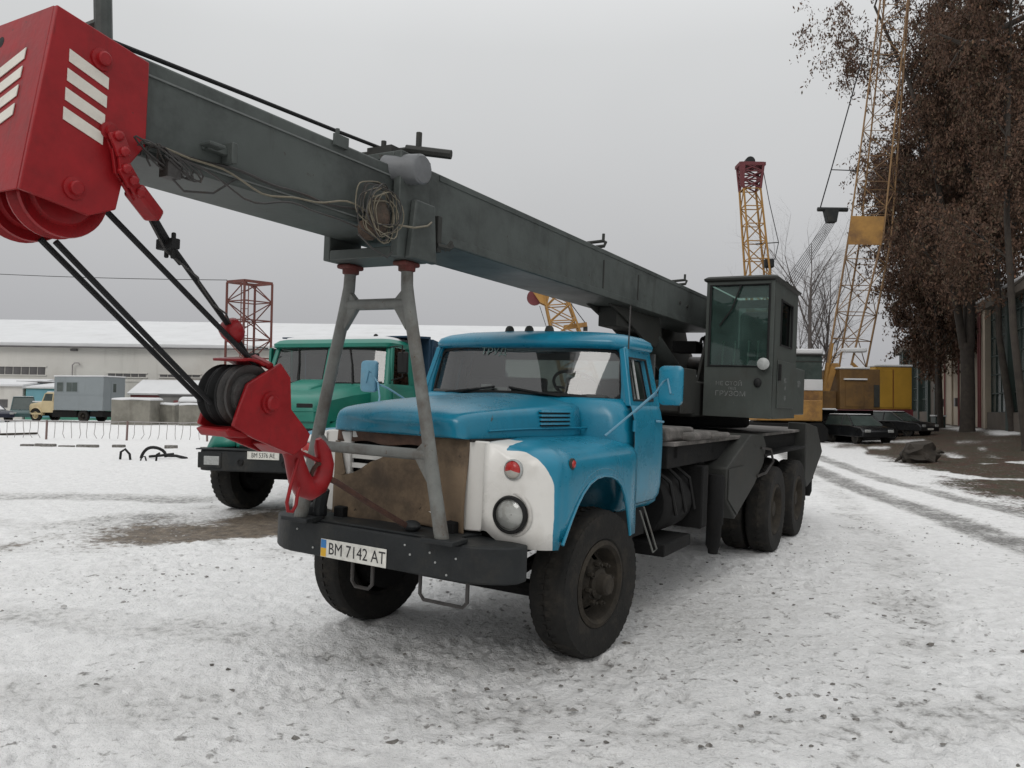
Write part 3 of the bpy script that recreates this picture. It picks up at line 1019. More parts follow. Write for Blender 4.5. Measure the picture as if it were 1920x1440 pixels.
# chassis
mb = MB()
for s in (1, -1):
    mb.box(-7.6, 0.95, s * 0.43 - 0.04, s * 0.43 + 0.04, 0.72, 0.98)
for x in (-7.4, -5.4, -3.6, -2.2, -0.9, 0.6):
    mb.box(x - 0.06, x + 0.06, -0.42, 0.42, 0.76, 0.94)
mb.build('chassis_frame', M_FRAME, CT, bevel=0.008)
mb = MB().tube([(0, -0.85, 0.47), (0, -0.55, 0.42), (0, 0.55, 0.42), (0, 0.85, 0.47)], 0.06, 8)
for s in (1, -1):
    mb.tube([(0.72, s * .43, .70), (0.4, s * .43, .60), (0, s * .43, .55), (-.4, s * .43, .6), (-.75, s * .43, .7)], 0.045, 6)
mb.build('front_axle', M_FRAME, CT)
for x in (-4.73, -6.13):
    MB().tube([(x, -0.9, WR), (x, -0.25, WR), (x, -0.15, WR), (x, 0.15, WR), (x, 0.25, WR), (x, 0.9, WR)], [.07, .08, .2, .2, .08, .07], 10).build('rear_axle', M_FRAME, CT)
MB().box(-0.55, 0.82, -0.36, 0.36, 0.60, 1.42).build('engine', M_FRAME, CT, bevel=0.05)
MB().box(0.74, 0.80, -0.44, 0.44, 0.80, 1.44).build('radiator', M_FRAME, CT)
MB().lathe([(0, 0), (.27, 0), (.29, .03), (.29, .72), (.27, .75), (0, .75)], (-1.35, 0.70, 0.90), (-1, 0, 0), 20).build('fuel_tank', M_FRAME, CT)
MB().box(-2.30, -2.12, 0.58, 1.06, 0.62, 1.18).build('battery_box', M_FRAME, CT, bevel=0.015)
MB().box(-1.95, -1.25, 0.60, 1.02, 0.50, 0.60).build('side_guard', M_FRAME, CT, bevel=0.01)
mb = MB()
for k in range(5):
    x = -1.25 - 0.26 * k
    mb.tube([(x, 0.55, 1.25), (x - .08, .82, 1.24 + .03 * (k % 2)), (x - .2, .98, 1.08), (x - .32, 1.0, 0.80)], 0.016, 6)
mb.build('hydraulic_hose', M_BLACK, CT)
# inner wheel wells
for s in (1, -1):
    MB().box(-0.52, 0.70, min(s * .50, s * .58), max(s * .50, s * .58), 0.75, 1.44).build('wheel_well', M_FRAME, CT)

# bumper
bp_ = [(1.13, 0.0), (1.13, 0.66), (1.115, 0.73), (1.07, 0.82), (1.02, 0.89), (0.96, 0.93), (0.86, 0.93), (0.80, 0.60)]
poly = [(x, -y) for x, y in bp_[::-1][:-1]] + bp_
poly = [p for i, p in enumerate(poly) if p != poly[i - 1]]
BUMP = MB().prism(poly, 'Z', 0.69, 0.90).build('front_bumper', M_BUMPER, CT, bevel=0.012)
MB().prism([(0.80, -0.58), (0.80, 0.58), (0.90, 0.55), (1.10, 0.55), (1.10, -0.60), (0.90, -0.60)], 'Z', 0.9, 0.915).build('step_plate', M_BUMPER, BUMP, bevel=0.004)
for (a, b, zb) in ((-0.19, -0.03, 0.53), (0.33, 0.66, 0.535)):
    MB().tube([(1.06, a, 0.70), (1.06, a, zb + .03), (1.06, a + .03, zb), (1.06, b - .03, zb), (1.06, b, zb + .03), (1.06, b, 0.70)], 0.012, 6).build('step_ring', M_STEEL, CT)
first = None
for y, z in ((-0.60, .84), (-0.46, .74), (0.26, .85), (0.30, .80), (0.44, .83), (0.48, .78), (0.56, .72), (0.62, .82)):
    if first is None:
        first = MB().lathe([(0, 0), (.007, 0), (.007, .004), (.004, .007), (0, .007)], (0, 0, 0), (1, 0, 0), 8).build('bolt', M_LAMPFACE, BUMP)
        o = first
    else:
        o = first.copy()
        COL.objects.link(o)
    o.parent = BUMP
    o.location = (1.129, y, z)

# number plate
PL = MB().box(1.131, 1.137, -0.39, 0.13, 0.695, 0.807).build('license_plate', M_PLATE, CT, bevel=0.003)
MB().box(1.1372, 1.1382, -0.386, -0.343, 0.752, 0.803).build('blue_band', M_FLAGB, PL)
MB().box(1.1372, 1.1382, -0.386, -0.343, 0.699, 0.751).build('yellow_band', M_FLAGY, PL)
lettering('plate_lettering', 'BM 7142 AT', 0.104, (1.1375, -0.100, 0.749), FRONT, PL, M_PLATETXT, 0.84)

# cab lower body
rings = []
for z, x0, x1, w, r in ((0.93, -1.10, -0.38, 0.97, .07), (0.96, -1.15, -0.36, 1.005, .08), (1.1, -1.17, -0.34, 1.025, .09), (1.45, -1.17, -0.33, 1.03, .10),
                        (1.62, -1.17, -0.34, 1.015, .12), (1.70, -1.17, -0.36, 0.985, .16), (1.735, -1.165, -0.385, 0.965, .17), (1.75, -1.15, -0.41, 0.94, .17)):
    rings.append([(px, py, z) for px, py in rrect(x0, x1, w, w - 0.03, r, 5, nose=0.06)])
MB().loft(rings).build('cab_body', M_BLUE, CT, smooth=50)
MB().box(-1.05, -0.45, -0.93, 0.93, 0.70, 0.935).build('cab_underside', M_FRAME, CT)


def side_panel(s):
    """door-window side of the cab: frame with opening"""
    def P(x, z, off=0.0):
        y = 0.985 - (z - 1.72) * 0.24 + off
        return (x, s * y, z)
    outer = [(-0.53, 1.70), (-1.165, 1.70), (-1.15, 2.13), (-0.61, 2.13)]
    inner = [(-0.595, 1.745), (-1.01, 1.745), (-1.0, 2.06), (-0.645, 2.06)]
    mb = MB()
    for off in (0.0, -0.045):
        vs = [P(*p, off) for p in outer] + [P(*p, off) for p in inner]
        mb.add(vs, [(k, (k + 1) % 4, 4 + (k + 1) % 4, 4 + k) for k in range(4)])
    vo = [P(*p) for p in outer] + [P(*p, -.045) for p in outer]
    mb.add(vo, [(k, (k + 1) % 4, 4 + (k + 1) % 4, 4 + k) for k in range(4)])
    vi = [P(*p) for p in inner] + [P(*p, -.045) for p in inner]
    mb.add(vi, [(k, (k + 1) % 4, 4 + (k + 1) % 4, 4 + k) for k in range(4)])
    f = mb.build('door_window_frame', M_BLUE, CT, smooth=0, bevel=0.008)
    MB().add([P(*p, -.025) for p in inner], [(0, 1, 2, 3)]).build('window_glass', M_GLASS_SIDE, f, smooth=0)
    MB().tube([P(-0.735, 1.745, -.01), P(-0.755, 2.06, -.01)], 0.009, 6).build('vent_window_bar', M_LAMPFACE, f)
    MB().tube([P(*p, .002) for p in inner], 0.010, 6, closed=True).build('window_seal', M_BLACK, f)


both(side_panel)


def cab_door(s):
    """door skin standing a little proud of the cab side"""
    P = []
    zs = [0.985, 1.02, 1.1, 1.3, 1.45, 1.58, 1.66, 1.705]
    ys = [1.008, 1.016, 1.028, 1.033, 1.034, 1.027, 1.010, 0.992]
    for z, y in zip(zs, ys):
        fr = -0.50 if z > 1.3 else -0.50
        rr = -1.095 + (0.05 if z < 1.0 else 0)
        P.append([(fr + (rr - fr) * t / 8, s * (y + 0.007), z) for t in range(9)])
    d = MB().grid(P).build('cab_door', M_BLUE, CT, smooth=50, solid=0.012, bevel=0.004)
    MB().tube([(-0.497, s * 1.040, 1.30), (-0.497, s * 1.041, 1.45), (-0.497, s * 1.032, 1.60), (-0.497, s * .998, 1.70)], 0.004, 4).tube([(-1.098, s * 1.02, 1.02), (-1.098, s * 1.036, 1.1), (-1.098, s * 1.041, 1.45), (-1.098, s * 1.034, 1.58), (-1.098, s * .998, 1.70)], 0.004, 4).tube([(-.52, s * 1.015, .983), (-1.04, s * 1.015, .983)], .004, 4).build('door_seam', M_BLACK, d)
    MB().tube([(-0.93, s * 1.045, 1.59), (-0.94, s * 1.065, 1.59), (-1.04, s * 1.065, 1.585), (-1.05, s * 1.045, 1.585)], 0.010, 6).build('door_handle', M_BLUE_PALE, d)
    for z in (1.12, 1.52):
        MB().tube([(-0.485, s * 1.042, z), (-0.485, s * 1.042, z + .08)], 0.014, 8).build('hinge', M_BLUE, d)


both(cab_door)

# roof
rings = []
for z, x0, x1, w, r in ((2.115, -1.13, -0.60, 0.86, .10), (2.12, -1.17, -0.52, 0.915, .12), (2.135, -1.185, -0.475, 0.935, .13), (2.165, -1.19, -0.46, 0.94, .14),
                        (2.20, -1.18, -0.475, 0.925, .15), (2.232, -1.15, -0.53, 0.87, .16), (2.258, -1.10, -0.62, 0.74, .16), (2.272, -1.02, -0.72, 0.55, .12), (2.277, -0.95, -0.80, 0.3, .06)):
    rings.append([(px, py, z) for px, py in rrect(x0, x1, w, w - 0.02, r, 5, nose=0.12)])
ROOF = MB().loft(rings).build('cab_roof', M_BLUE, CT, smooth=60)
for y in (-0.20, -0.01, 0.18):
    MB().lathe([(.040, -.03), (.040, .004), (.034, .03), (.022, .046), (0, .052)], (-0.70, y, 2.262), (0, 0, 1), 14).build('roof_lamp', M_GREY_DK, ROOF)


# windscreen: curved pane, corners swept back
def ws_pt(u, v, off=0.0):
    """u -1..1 across, v 0..1 up"""
    yb, yt = 0.885, 0.845
    y = u * (yb + (yt - yb) * v)
    xb = -0.405 - 0.185 * abs(u) ** 3.2
    xt = -0.545 - 0.115 * abs(u) ** 3.2
    zb = 1.765 - 0.030 * abs(u) ** 3
    zt = 2.135 - 0.035 * abs(u) ** 3
    # rounded corners
    z = zb + (zt - zb) * v
    return (xb + (xt - xb) * v + off, y, z)


WS = MB().grid([[ws_pt(-1 + 2 * i / 24, j / 6) for i in range(25)] for j in range(7)]).build('windscreen', M_GLASS, CT, smooth=60)
edge = [ws_pt(-.95 + 1.9 * i / 20, 0, .004) for i in range(21)] + [ws_pt(1.0, .12 + .76 * k / 5, .004) for k in range(6)] + \
       [ws_pt(.95 - 1.9 * i / 20, 1, .004) for i in range(21)] + [ws_pt(-1.0, .88 - .76 * k / 5, .004) for k in range(6)]
MB().tube(edge, 0.014, 6, closed=True).build('rubber_seal', M_BLACK, WS)
lettering('windscreen_lettering', 'ТРУД', 0.085, Vector(ws_pt(-0.28, 0.875, .006)), Matrix.Rotation(R(-17), 3, 'Y') @ FRONT, WS, paint('pale_sticker', (0.16, 0.22, 0.20), .6, bump=0), 1.1)
for (y, w, h) in ((-0.28, .10, .06), (-0.14, .12, .04)):
    MB().box(-0.50, -0.496, y - w / 2, y + w / 2, 1.765, 1.765 + h).build('paper_card', M_PLATE, WS)
for (y0, y1) in ((-0.62, -0.14), (0.46, 0.0)):
    a, b, c = (-0.40, y0, 1.752), (-0.385, (y0 + y1) / 2, 1.778), (-0.395, y1, 1.805)
    w_ = MB().tube([a, b], 0.007, 6).tube([(-.392, y0 + (y1 - y0) * .35, 1.765), c], 0.010, 6)
    w_.build('wiper', M_BLACK, CT)
for s in (1, -1):
    MB().tube([(-0.585, s * .925, 1.70), (-0.60, s * .913, 1.85), (-0.635, s * .878, 2.05), (-0.66, s * .856, 2.14)], [.045, .036, .034, .04], 8).build('windscreen_pillar', M_BLUE, CT)
# header above the windscreen and rear wall with its window
mb = MB()
n_ = 18
for k in range(n_):
    u0, u1 = -1 + 2 * k / n_, -1 + 2 * (k + 1) / n_
    a, b = Vector(ws_pt(u0, .985)), Vector(ws_pt(u1, .985))
    d = Vector((-.03, 0, 0.03))
    mb.hexa([a, b, b + Vector((-.04, 0, 0)), a + Vector((-.04, 0, 0))], [a + d, b + d, b + d + Vector((-.04, 0, 0)), a + d + Vector((-.04, 0, 0))])
mb.build('windscreen_header', M_BLUE, CT)


def wall_with_hole(name, x, y0, y1, z0, z1, hy0, hy1, hz0, hz1, t, mat):
    mb = MB()
    mb.box(x, x + t, y0, hy0, z0, z1)
    mb.box(x, x + t, hy1, y1, z0, z1)
    mb.box(x, x + t, hy0, hy1, z0, hz0)
    mb.box(x, x + t, hy0, hy1, hz1, z1)
    return mb.build(name, mat, CT)


RW = wall_with_hole('cab_rear_wall', -1.175, -0.93, 0.93, 1.745, 2.118, -0.52, 0.62, 1.79, 2.06, 0.03, M_INTERIOR)
MB().box(-1.165, -1.160, -0.52, 0.62, 1.79, 2.06).build('rear_window', M_GLASS, RW)
MB().box(-0.66, -0.46, -0.80, 0.80, 1.74, 1.775).build('dashboard', M_INTERIOR, CT, bevel=0.02)
SW = MB()
Q = Matrix.Rotation(R(-35), 3, 'Y')
SW.tube([Vector((-0.74, 0.44, 1.83)) + Q @ Vector((0.205 * math.cos(a), 0.205 * math.sin(a), 0)) for a in np.linspace(0, 2 * math.pi, 28)[:-1]], 0.013, 6, closed=True)
for a in (0.5, 2.6, 4.7):
    SW.tube([Vector((-0.74, 0.44, 1.83)) + Q @ Vector((0.205 * math.cos(a), 0.205 * math.sin(a), 0)), (-0.72, 0.44, 1.81)], 0.009, 6)
SW.build('steering_wheel', M_SEAT, CT)
for y, w in ((0.44, 0.24), (-0.42, 0.40)):
    MB().box(-1.10, -0.99, y - w, y + w, 1.745, 1.90).build('seat_back', M_SEAT, CT, bevel=0.03, seg=3)

# the whole cab sits a little narrower and further back than its drawing
for o in list(bpy.data.objects):
    if o.parent is CT and o.name.split('.')[0] in ('cab_body', 'cab_underside', 'door_window_frame', 'cab_door', 'cab_roof', 'windscreen', 'wiper', 'windscreen_pillar',
                                                    'windscreen_header', 'cab_rear_wall', 'dashboard', 'steering_wheel', 'seat_back'):
        o.location.x = -0.045
        o.scale.y = 0.965

# bonnet
st = [(1.005, .455, 1.487, .425, 1.540, 1.548), (0.998, .485, 1.478, .462, 1.580, 1.606), (0.970, .505, 1.473, .482, 1.602, 1.640), (0.90, .520, 1.471, .498, 1.618, 1.664),
      (0.75, .540, 1.470, .518, 1.632, 1.690), (0.45, .572, 1.470, .550, 1.648, 1.714), (0.05, .615, 1.470, .592, 1.664, 1.738), (-0.25, .650, 1.470, .628, 1.682, 1.757), (-0.50, .690, 1.470, .668, 1.702, 1.772)]
rings = []
for (x, yb, zb, yc, zc, zt) in st:
    half = [(yb - .015, zb - .001), (yb + .003, zb), (yb + .004, zb + .006), (yb + .005, zb + .035), (yb - .004, zb + (zc - zb) * .62), (yc + .010, zc - .012), (yc - .012, zc + .012), (yc * .80, zc + (zt - zc) * .36), (yc * .62, zc + (zt - zc) * .70), (yc * .40, zt - .008), (yc * .18, zt)]
    bow = 0.055 * min(1, max(0, (x - 0.6) / 0.4))
    pts = [(x - bow * (y / .5) ** 2, y, z) for y, z in half] + [(x - bow * (y / .5) ** 2, -y, z) for y, z in half[::-1]]
    rings.append(pts)
HOOD = MB().loft(rings, True, True).build('bonnet', M_BLUE, CT, smooth=55, sub=1)
for k in range(4):
    z = 1.545 + 0.028 * k

    def hy(x, d):
        return .6215 + (0.05 - x) * .118 + d

    MB().hexa([(.16, hy(.16, -.03), z), (-.19, hy(-.19, -.03), z), (-.19, hy(-.19, .0035), z), (.16, hy(.16, .0035), z)],
              [(.16, hy(.16, -.03), z + .011), (-.19, hy(-.19, -.03), z + .011), (-.19, hy(-.19, .0035), z + .011), (.16, hy(.16, .0035), z + .011)]).build('vent_slot', M_BLACK, HOOD)
    MB().hexa([(.17, hy(.17, -.02), z + .0112), (-.20, hy(-.20, -.02), z + .0112), (-.20, hy(-.20, .013), z + .010), (.17, hy(.17, .013), z + .010)],
              [(.16, hy(.16, -.02), z + .026), (-.19, hy(-.19, -.02), z + .026), (-.19, hy(-.19, .002), z + .026), (.16, hy(.16, .002), z + .026)]).build('vent_slat', M_BLUE, HOOD, bevel=.002)
MB().tube([(0.9, 0.535, 1.468), (0.4, 0.588, 1.462), (-0.1, .642, 1.461), (-0.5, .69, 1.46)], 0.010, 6).build('bonnet_seal', M_BLACK, HOOD)
MB().tube([(0.72, .548, 1.522), (0.3, .592, 1.53), (-0.45, .69, 1.532)], 0.0065, 6).build('bonnet_crease', M_BLUE, HOOD)

# white radiator surround and dark recess
mb = MB()
mb.prism([(0.42, 1.466), (0.632, 1.466), (0.632, 0.96), (0.60, 0.935), (0.42, 0.925)], 'X', 0.825, 0.866)
mb.prism([(-0.42, 1.466), (-0.632, 1.466), (-0.632, 0.96), (-0.60, 0.935), (-0.42, 0.925)], 'X', 0.825, 0.866)
mb.box(0.825, 0.86, -0.418, 0.418, 0.93, 1.02)
mb.box(0.826, 0.86, -0.418, 0.418, 1.425, 1.475)
GR = mb.build('radiator_surround', M_WHITE, CT, bevel=0.008)
first = None
for k in range(6):
    z = 1.06 + k * 0.062
    if first is None:
        first = MB().box(0.828, 0.852, -0.418, 0.418, -0.016, 0.016).build('grille_bar', M_WHITE, GR)
        o = first
    else:
        o = first.copy()
        COL.objects.link(o)
        o.parent = GR
    o.location = (0, 0, z)


# wings
ARCH = [(-0.375, 0.80), (-0.34, 0.90), (-0.30, 1.00), (-0.25, 1.09), (-0.18, 1.165), (-0.10, 1.21), (0.0, 1.238), (0.12, 1.25), (0.24, 1.242), (0.34, 1.215), (0.43, 1.165),
        (0.51, 1.10), (0.575, 1.03), (0.64, 0.95), (0.69, 0.885)]


def wing(s):
    path = [(-0.50, 1.045, 0.80), (-0.44, 1.05, 0.80), (-0.40, 1.055, 0.80)] + [(x, 1.06, z) for x, z in ARCH if x < 0.60]
    path += [(0.625, 1.058, 0.962), (0.655, 1.052, .925), (0.69, 1.04, .885)]
    a0 = 24
    for k in range(0, 7):
        a = R(a0 + (90 - a0) * k / 6)
        path.append((0.63 + .205 * math.sin(a), .86 + .20 * math.cos(a), 0.862 + .006 * k / 6))
    path += [(0.845, 0.80, .872), (0.855, 0.74, .885), (0.864, 0.69, .915), (0.872, 0.655, 0.945), (0.876, 0.622, .95)]
    prof = [(0.0, None), (0.0, .25), (0.0, .5), (0.0, .75), (0.0, 1.325), (0.010, 1.365), (0.035, 1.400), (0.085, 1.428), (0.18, 1.450), (0.34, 1.465), (None, None)]
    rings = []
    for ip, (px, py, zb) in enumerate(path):
        lift = sstep(0, 1, np.array((ip - (len(path) - 6)) / 4.0)) if ip > len(path) - 6 else 0.0
        sx, sy = min(max(px - .10, -.6), .42), 0.60
        rg = []
        for (d, z) in prof:
            if d is None:
                rg.append((sx, s * sy, 1.472))
                continue
            v = Vector((sx - px, sy - py))
            L = v.length
            v = v / L
            d2 = min(d, L * .85)
            zz = zb if z is None else (zb + (1.325 - zb) * z if z < 1 else z)
            if z is not None and z > 1:
                zz = zz + (1.466 - zz) * .85 * float(lift)
            rg.append((px + v.x * d2, s * (py + v.y * d2), zz))
        rings.append(rg)
    npth = len(path)

    def mf(i, j):
        k = i - (npth - 11)
        return 1 if k >= 0 and j < (4 if k == 0 else 6 if k == 1 else 7) else 0
    w = MB().loft(rings, False, False, False, 0, mf).build('front_wing', M_WING, CT, smooth=60, solid=0.012)
    # rolled wheel-arch lip
    lip = [(x, s * 1.062, z + 0.004) for x, z in ARCH]
    MB().tube(lip, 0.011, 6).build('arch_lip', M_BLUE, w)
    rid = [(x * 1.10 - 0.0, s * 1.052, 1.02 + (z - 1.02) * 1.24) for x, z in ARCH if z > 0.98]
    MB().tube(rid, [.004] + [.016] * (len(rid) - 2) + [.004], 8).build('arch_ridge', M_BLUE, w)
    # side marker
    MB().lathe([(.034, 0), (.034, .012 * s), (.022, .016 * s)], (0.60, s * 1.055, 1.355), (0, 1, 0), 16).build('marker_ring', M_GREY_DK, w)
    MB().lathe([(.023, .014 * s), (.021, .022 * s), (0, .028 * s)], (0.60, s * 1.055, 1.355), (0, 1, 0), 14).build('marker_lamp', M_LENSRED, w)
    # indicator: red upper lens over a milky base
    c = (0.845, s * 0.805, 1.315)
    MB().lathe([(.062, -.01), (.062, .012), (.054, .018), (.052, .012)], c, (1, 0, 0), 24).build('indicator_ring', M_LAMPFACE, w)
    ring_z = lambda lo, hi: None
    for nm, m_, sel in (('indicator_lens', M_LENSRED, 1), ('indicator_base', M_LENSWHITE, -1)):
        mb = MB()
        prof2 = [(.052, .012), (.045, .026), (.03, .034), (.001, .037)]
        nn = 24
        for i in range(len(prof2) - 1):
            for j in range(nn):
                a1, a2 = 2 * math.pi * j / nn, 2 * math.pi * (j + 1) / nn
                zmid = math.sin((a1 + a2) / 2)
                if (zmid > -0.28) == (sel == 1):
                    (r1, h1), (r2, h2) = prof2[i], prof2[i + 1]
                    mb.add([(c[0] + h1, c[1] + r1 * math.cos(a1), c[2] + r1 * math.sin(a1)), (c[0] + h1, c[1] + r1 * math.cos(a2), c[2] + r1 * math.sin(a2)),
                            (c[0] + h2, c[1] + r2 * math.cos(a2), c[2] + r2 * math.sin(a2)), (c[0] + h2, c[1] + r2 * math.cos(a1), c[2] + r2 * math.sin(a1))], [(0, 1, 2, 3)])
        mb.build(nm, m_, w, smooth=60)
    # headlamp
    c = (0.838, s * 0.80, 1.055)
    MB().lathe([(.136, .002), (.130, .010), (.120, .012), (.110, .004), (.105, -.01)], c, (1, 0, 0), 32).build('lamp_bucket', paint('grimy_white', (.46, .445, .415), .6, dirt=(.26, .245, .22), amt=.4, scale=14, bump=.1), w, smooth=60)
    h = MB().lathe([(.090, -.02), (.105, -.005), (.112, .022), (.106, .040), (.096, .042), (.090, .030)], c, (1, 0, 0), 36).build('headlight', M_BLACK, CT)
    MB().lathe([(.089, .028), (.07, -.005), (.045, -.03), (.02, -.043), (0.0, -.045)], c, (1, 0, 0), 32).build('reflector', M_CHROME, h, smooth=60)
    MB().lathe([(.091, .030), (.075, .042), (.05, .050), (.02, .054), (0, .055)], c, (1, 0, 0), 32).build('lens', M_GLASS_LENS, h, smooth=60)
    MB().lathe([(.0, -.02), (.014, -.02), (.016, .0), (.008, .012), (0, .014)], c, (1, 0, 0), 12).build('bulb', M_LENSWHITE, h, smooth=60)


both(wing)


# mirrors
def mirror(s):
    rings = []
    for x, k in ((-0.372, .90), (-0.36, 1.0), (-0.335, .97), (-0.325, .80)):
        rings.append([(x, s * (1.325 + py * k), 1.855 + pz * k) for pz, py in rrect(-.135, .135, .085, .085, .035, 4)])
    m_ = MB().loft(rings).build('wing_mirror', M_BLUE if s > 0 else M_BLUE_PALE, CT, smooth=50)
    MB().box(-0.375, -0.3725, min(s * 1.25, s * 1.40), max(s * 1.25, s * 1.40), 1.735, 1.975).build('mirror_glass', M_CHROME, m_)
    MB().tube([(-0.05, s * .985, 1.50), (-0.25, s * 1.12, 1.68), (-0.34, s * 1.22, 1.80), (-0.325, s * 1.28, 1.88), (-0.322, s * 1.31, 1.90), (-0.322, s * 1.335, 1.80)], 0.008, 6).build('mirror_arm', M_BLUE_PALE, m_)
    MB().tube([(-0.50, s * 1.02, 1.66), (-0.40, s * 1.16, 1.76), (-0.36, s * 1.23, 1.79)], 0.008, 6).build('mirror_arm', M_BLUE_PALE, m_)


both(mirror)
MB().tube([(-0.62, 0.90, 2.12), (-0.62, 0.905, 2.44)], 0.006, 6).build('aerial', M_STEEL, CT)
MB().tube([(-0.80, 1.00, 0.95), (-0.95, 1.06, 0.62), (-0.90, 1.05, 0.60), (-0.72, 1.0, 0.93)], 0.007, 6).build('step_stirrup', M_GANTRY, CT)

# gantry that carries the boom: A-frame on the bumper
GX = 1.165
AF = holder('boom_rest', CT)
for s in (1, -1):
    pts = [(GX, s * .545, .915), (GX, s * .475, 1.22), (GX, s * .405, 1.55), (GX, s * .325, 1.90), (GX, s * .262, 2.16), (GX, s * .235, 2.27), (GX, s * .222, 2.36), (GX, s * .215, 2.52)]
    MB().tube(pts, [.042, .040, .038, .037, .038, .040, .036, .035], 12).build('leg', M_GANTRY, AF, smooth=60)
    MB().lathe([(.036, -.06), (.050, -.055), (.052, -.015), (.042, 0), (.042, .025), (.056, .03), (.056, .055), (.04, .06)], (GX, s * .215, 2.50), (0, 0, 1), 16).build('collar', M_RED_DULL, AF)
    MB().box(GX - .10, GX + .06, s * .545 - .11, s * .545 + .11, .902, .93).build('foot_plate', M_BUMPER, AF, bevel=.006)
    # gussets where the cross tubes meet the legs
    for (zz, yo, up) in ((1.385, .44, 1), (2.255, .238, 1)):
        MB().prism([(s * yo, zz - .16), (s * (yo - .10), zz - .02), (s * (yo - .10), zz + .02), (s * (yo - .02), zz + .10), (s * (yo + .01), zz)], 'X', GX - .022, GX + .022).build('gusset', M_GANTRY, AF, bevel=.008)
MB().tube([(GX, -.44, 1.385), (GX, .44, 1.385)], .033, 12).build('crossbar', M_GANTRY, AF)
MB().tube([(GX, -.235, 2.255), (GX, .235, 2.255)], .034, 12).build('crossbar', M_GANTRY, AF)
MB().box(GX - .16, GX - .07, -.62, -.46, .915, 1.0).build('hook_bracket', M_BUMPER, AF, bevel=.02)
MB().tube([(GX - .11, -.50, .95), (GX - .11, -.47, 1.10)], .045, 8).build('post_socket', M_BUMPER, AF)

# ---- boom
BZ0, BZ1, BW = 2.655, 3.075, 0.25
mb = MB()
mb.box(-5.25, 1.10, -BW, BW, BZ0, BZ1)
OB = mb.build('outer_boom', M_GREY, CT, bevel=0.012)
mb = MB()
for s in (1, -1):
    y0, y1 = sorted((s * (BW + .001), s * (BW + .010)))
    mb.box(-5.2, 0.93, y0, y1, BZ0 + .003, BZ0 + .055)
    y0, y1 = sorted((s * (BW + .001), s * (BW + .005)))
    mb.box(-5.2, 0.93, y0, y1, BZ1 - .045, BZ1 - .008)
mb.build('boom_flange', M_GREY, OB, bevel=0.003)
for x in (-1.59, -2.44):
    MB().box(x - .010, x + .010, BW + .001, BW + .006, BZ0 + .07, BZ1 - .10).build('weld_strip', M_GREY_DK, OB)
MB().lathe([(0, 0), (.02, 0), (.02, .012), (0, .014)], (-3.75, BW, 2.86), (0, 1, 0), 8).build('bolt', M_GREY_DK, OB)
MB().lathe([(0, 0), (.02, 0), (.02, .012), (0, .014)], (-4.02, BW, 2.85), (0, 1, 0), 8).build('bolt', M_GREY_DK, OB)
IB = MB().box(0.9, 3.0, -.215, .215, 2.63, 3.02).build('inner_boom', M_GREY, CT, bevel=0.012)
mb = MB()
for s in (1, -1):
    y0, y1 = sorted((s * .216, s * .222))
    mb.box(1.2, 2.95, y0, y1, 2.952, 2.960)
    mb.box(1.2, 2.95, y0, y1, 2.660, 2.667)
mb.build('boom_seam', paint('worn_seam_grey', (.12, .13, .125), .5, var=.2), IB)
MB().box(2.45, 2.60, .217, .26, 2.735, 2.765).box(2.47, 2.50, .217, .29, 2.70, 2.79).box(2.55, 2.63, .24, .31, 2.74, 2.755).build('boom_bracket', M_GREY, IB, bevel=.004)
MB().box(1.72, 1.82, .217, .235, 2.99, 3.05).tube([(1.77, .2, 3.02), (1.77, .2, 3.09)], .012, 6).build('rope_guide', M_GREY, IB)
# collar of the outer boom over the gantry
mb = MB()
mb.box(1.06, 1.34, BW - .02, BW + .03, 2.50, 3.10)
mb.box(1.06, 1.34, -BW - .03, -BW + .02, 2.50, 3.10)
mb.box(1.06, 1.34, -BW + .021, BW - .021, 2.50, 2.56)
mb.box(1.06, 1.34, -BW + .021, BW - .021, 3.06, 3.10)
CL = mb.build('boom_collar', M_GREY, CT, bevel=.006)
MB().prism([(1.02, 2.50), (1.28, 2.50), (1.24, 2.84), (1.06, 2.84)], 'Y', BW + .031, BW + .075).build('collar_bracket', M_GREY, CL, bevel=.01)
MB().box(0.96, 1.0, BW + .0, BW + .06, 2.58, 2.80).build('collar_rib', M_GREY_DK, CL, bevel=.006)
MB().tube([(1.0, BW + .05, 2.62), (.90, BW + .07, 2.62), (.87, BW + .07, 2.64)], .02, 6).tube([(.93, BW + .06, 2.60), (.90, BW + .09, 2.66)], .012, 6).build('clamp_screw', M_GREY_DK, CL)
for s in (1, -1):
    MB().box(1.10, 1.24, s * .215 - .05, s * .215 + .05, 2.50 - .03, 2.498).build('rest_shoe', M_RED_DULL, CL, bevel=.01)
MB().lathe([(0, -.13), (.078, -.13), (.088, -.12), (.088, .085), (.078, .095), (0, .095)], (1.27, .275, 3.005), (-0.25, 1, -.02), 24).build('cable_drum', paint('drum_grey', (.12, .125, .13), .5, dirt=(.07, .07, .068), amt=.3, scale=9, bump=.1), CL, smooth=40)
MB().box(1.18, 1.31, .0, .18, 3.10, 3.15).build('drum_mount', M_GREY_DK, CL)
mb = MB().tube([(1.14, -.22, 3.185), (1.10, .12, 3.19)], .014, 8).tube([(1.10, .12, 3.19), (1.0, .38, 3.155)], .028, 8)
mb.tube([(1.14, -.02, 3.10), (1.14, -.02, 3.245)], .016, 8).tube([(1.07, .19, 3.10), (1.07, .19, 3.29)], .018, 8)
mb.build('guide_roller', M_GREY_DK, CL)
for x, z in ((-1.54, BZ1), (-3.88, BZ1)):
    MB().tube([(x + .02, .02, z + .045), (x - .02, .25, z + .065), (x - .03, .27, z + .055), (x - .02, .26, z + .02), (x + .0, .16, z + .01)], .016, 6).tube([(x - .02, .25, z + .06), (x - .022, .25, z + .13)], .013, 6).build('rope_hook', M_GREY_DK, OB)
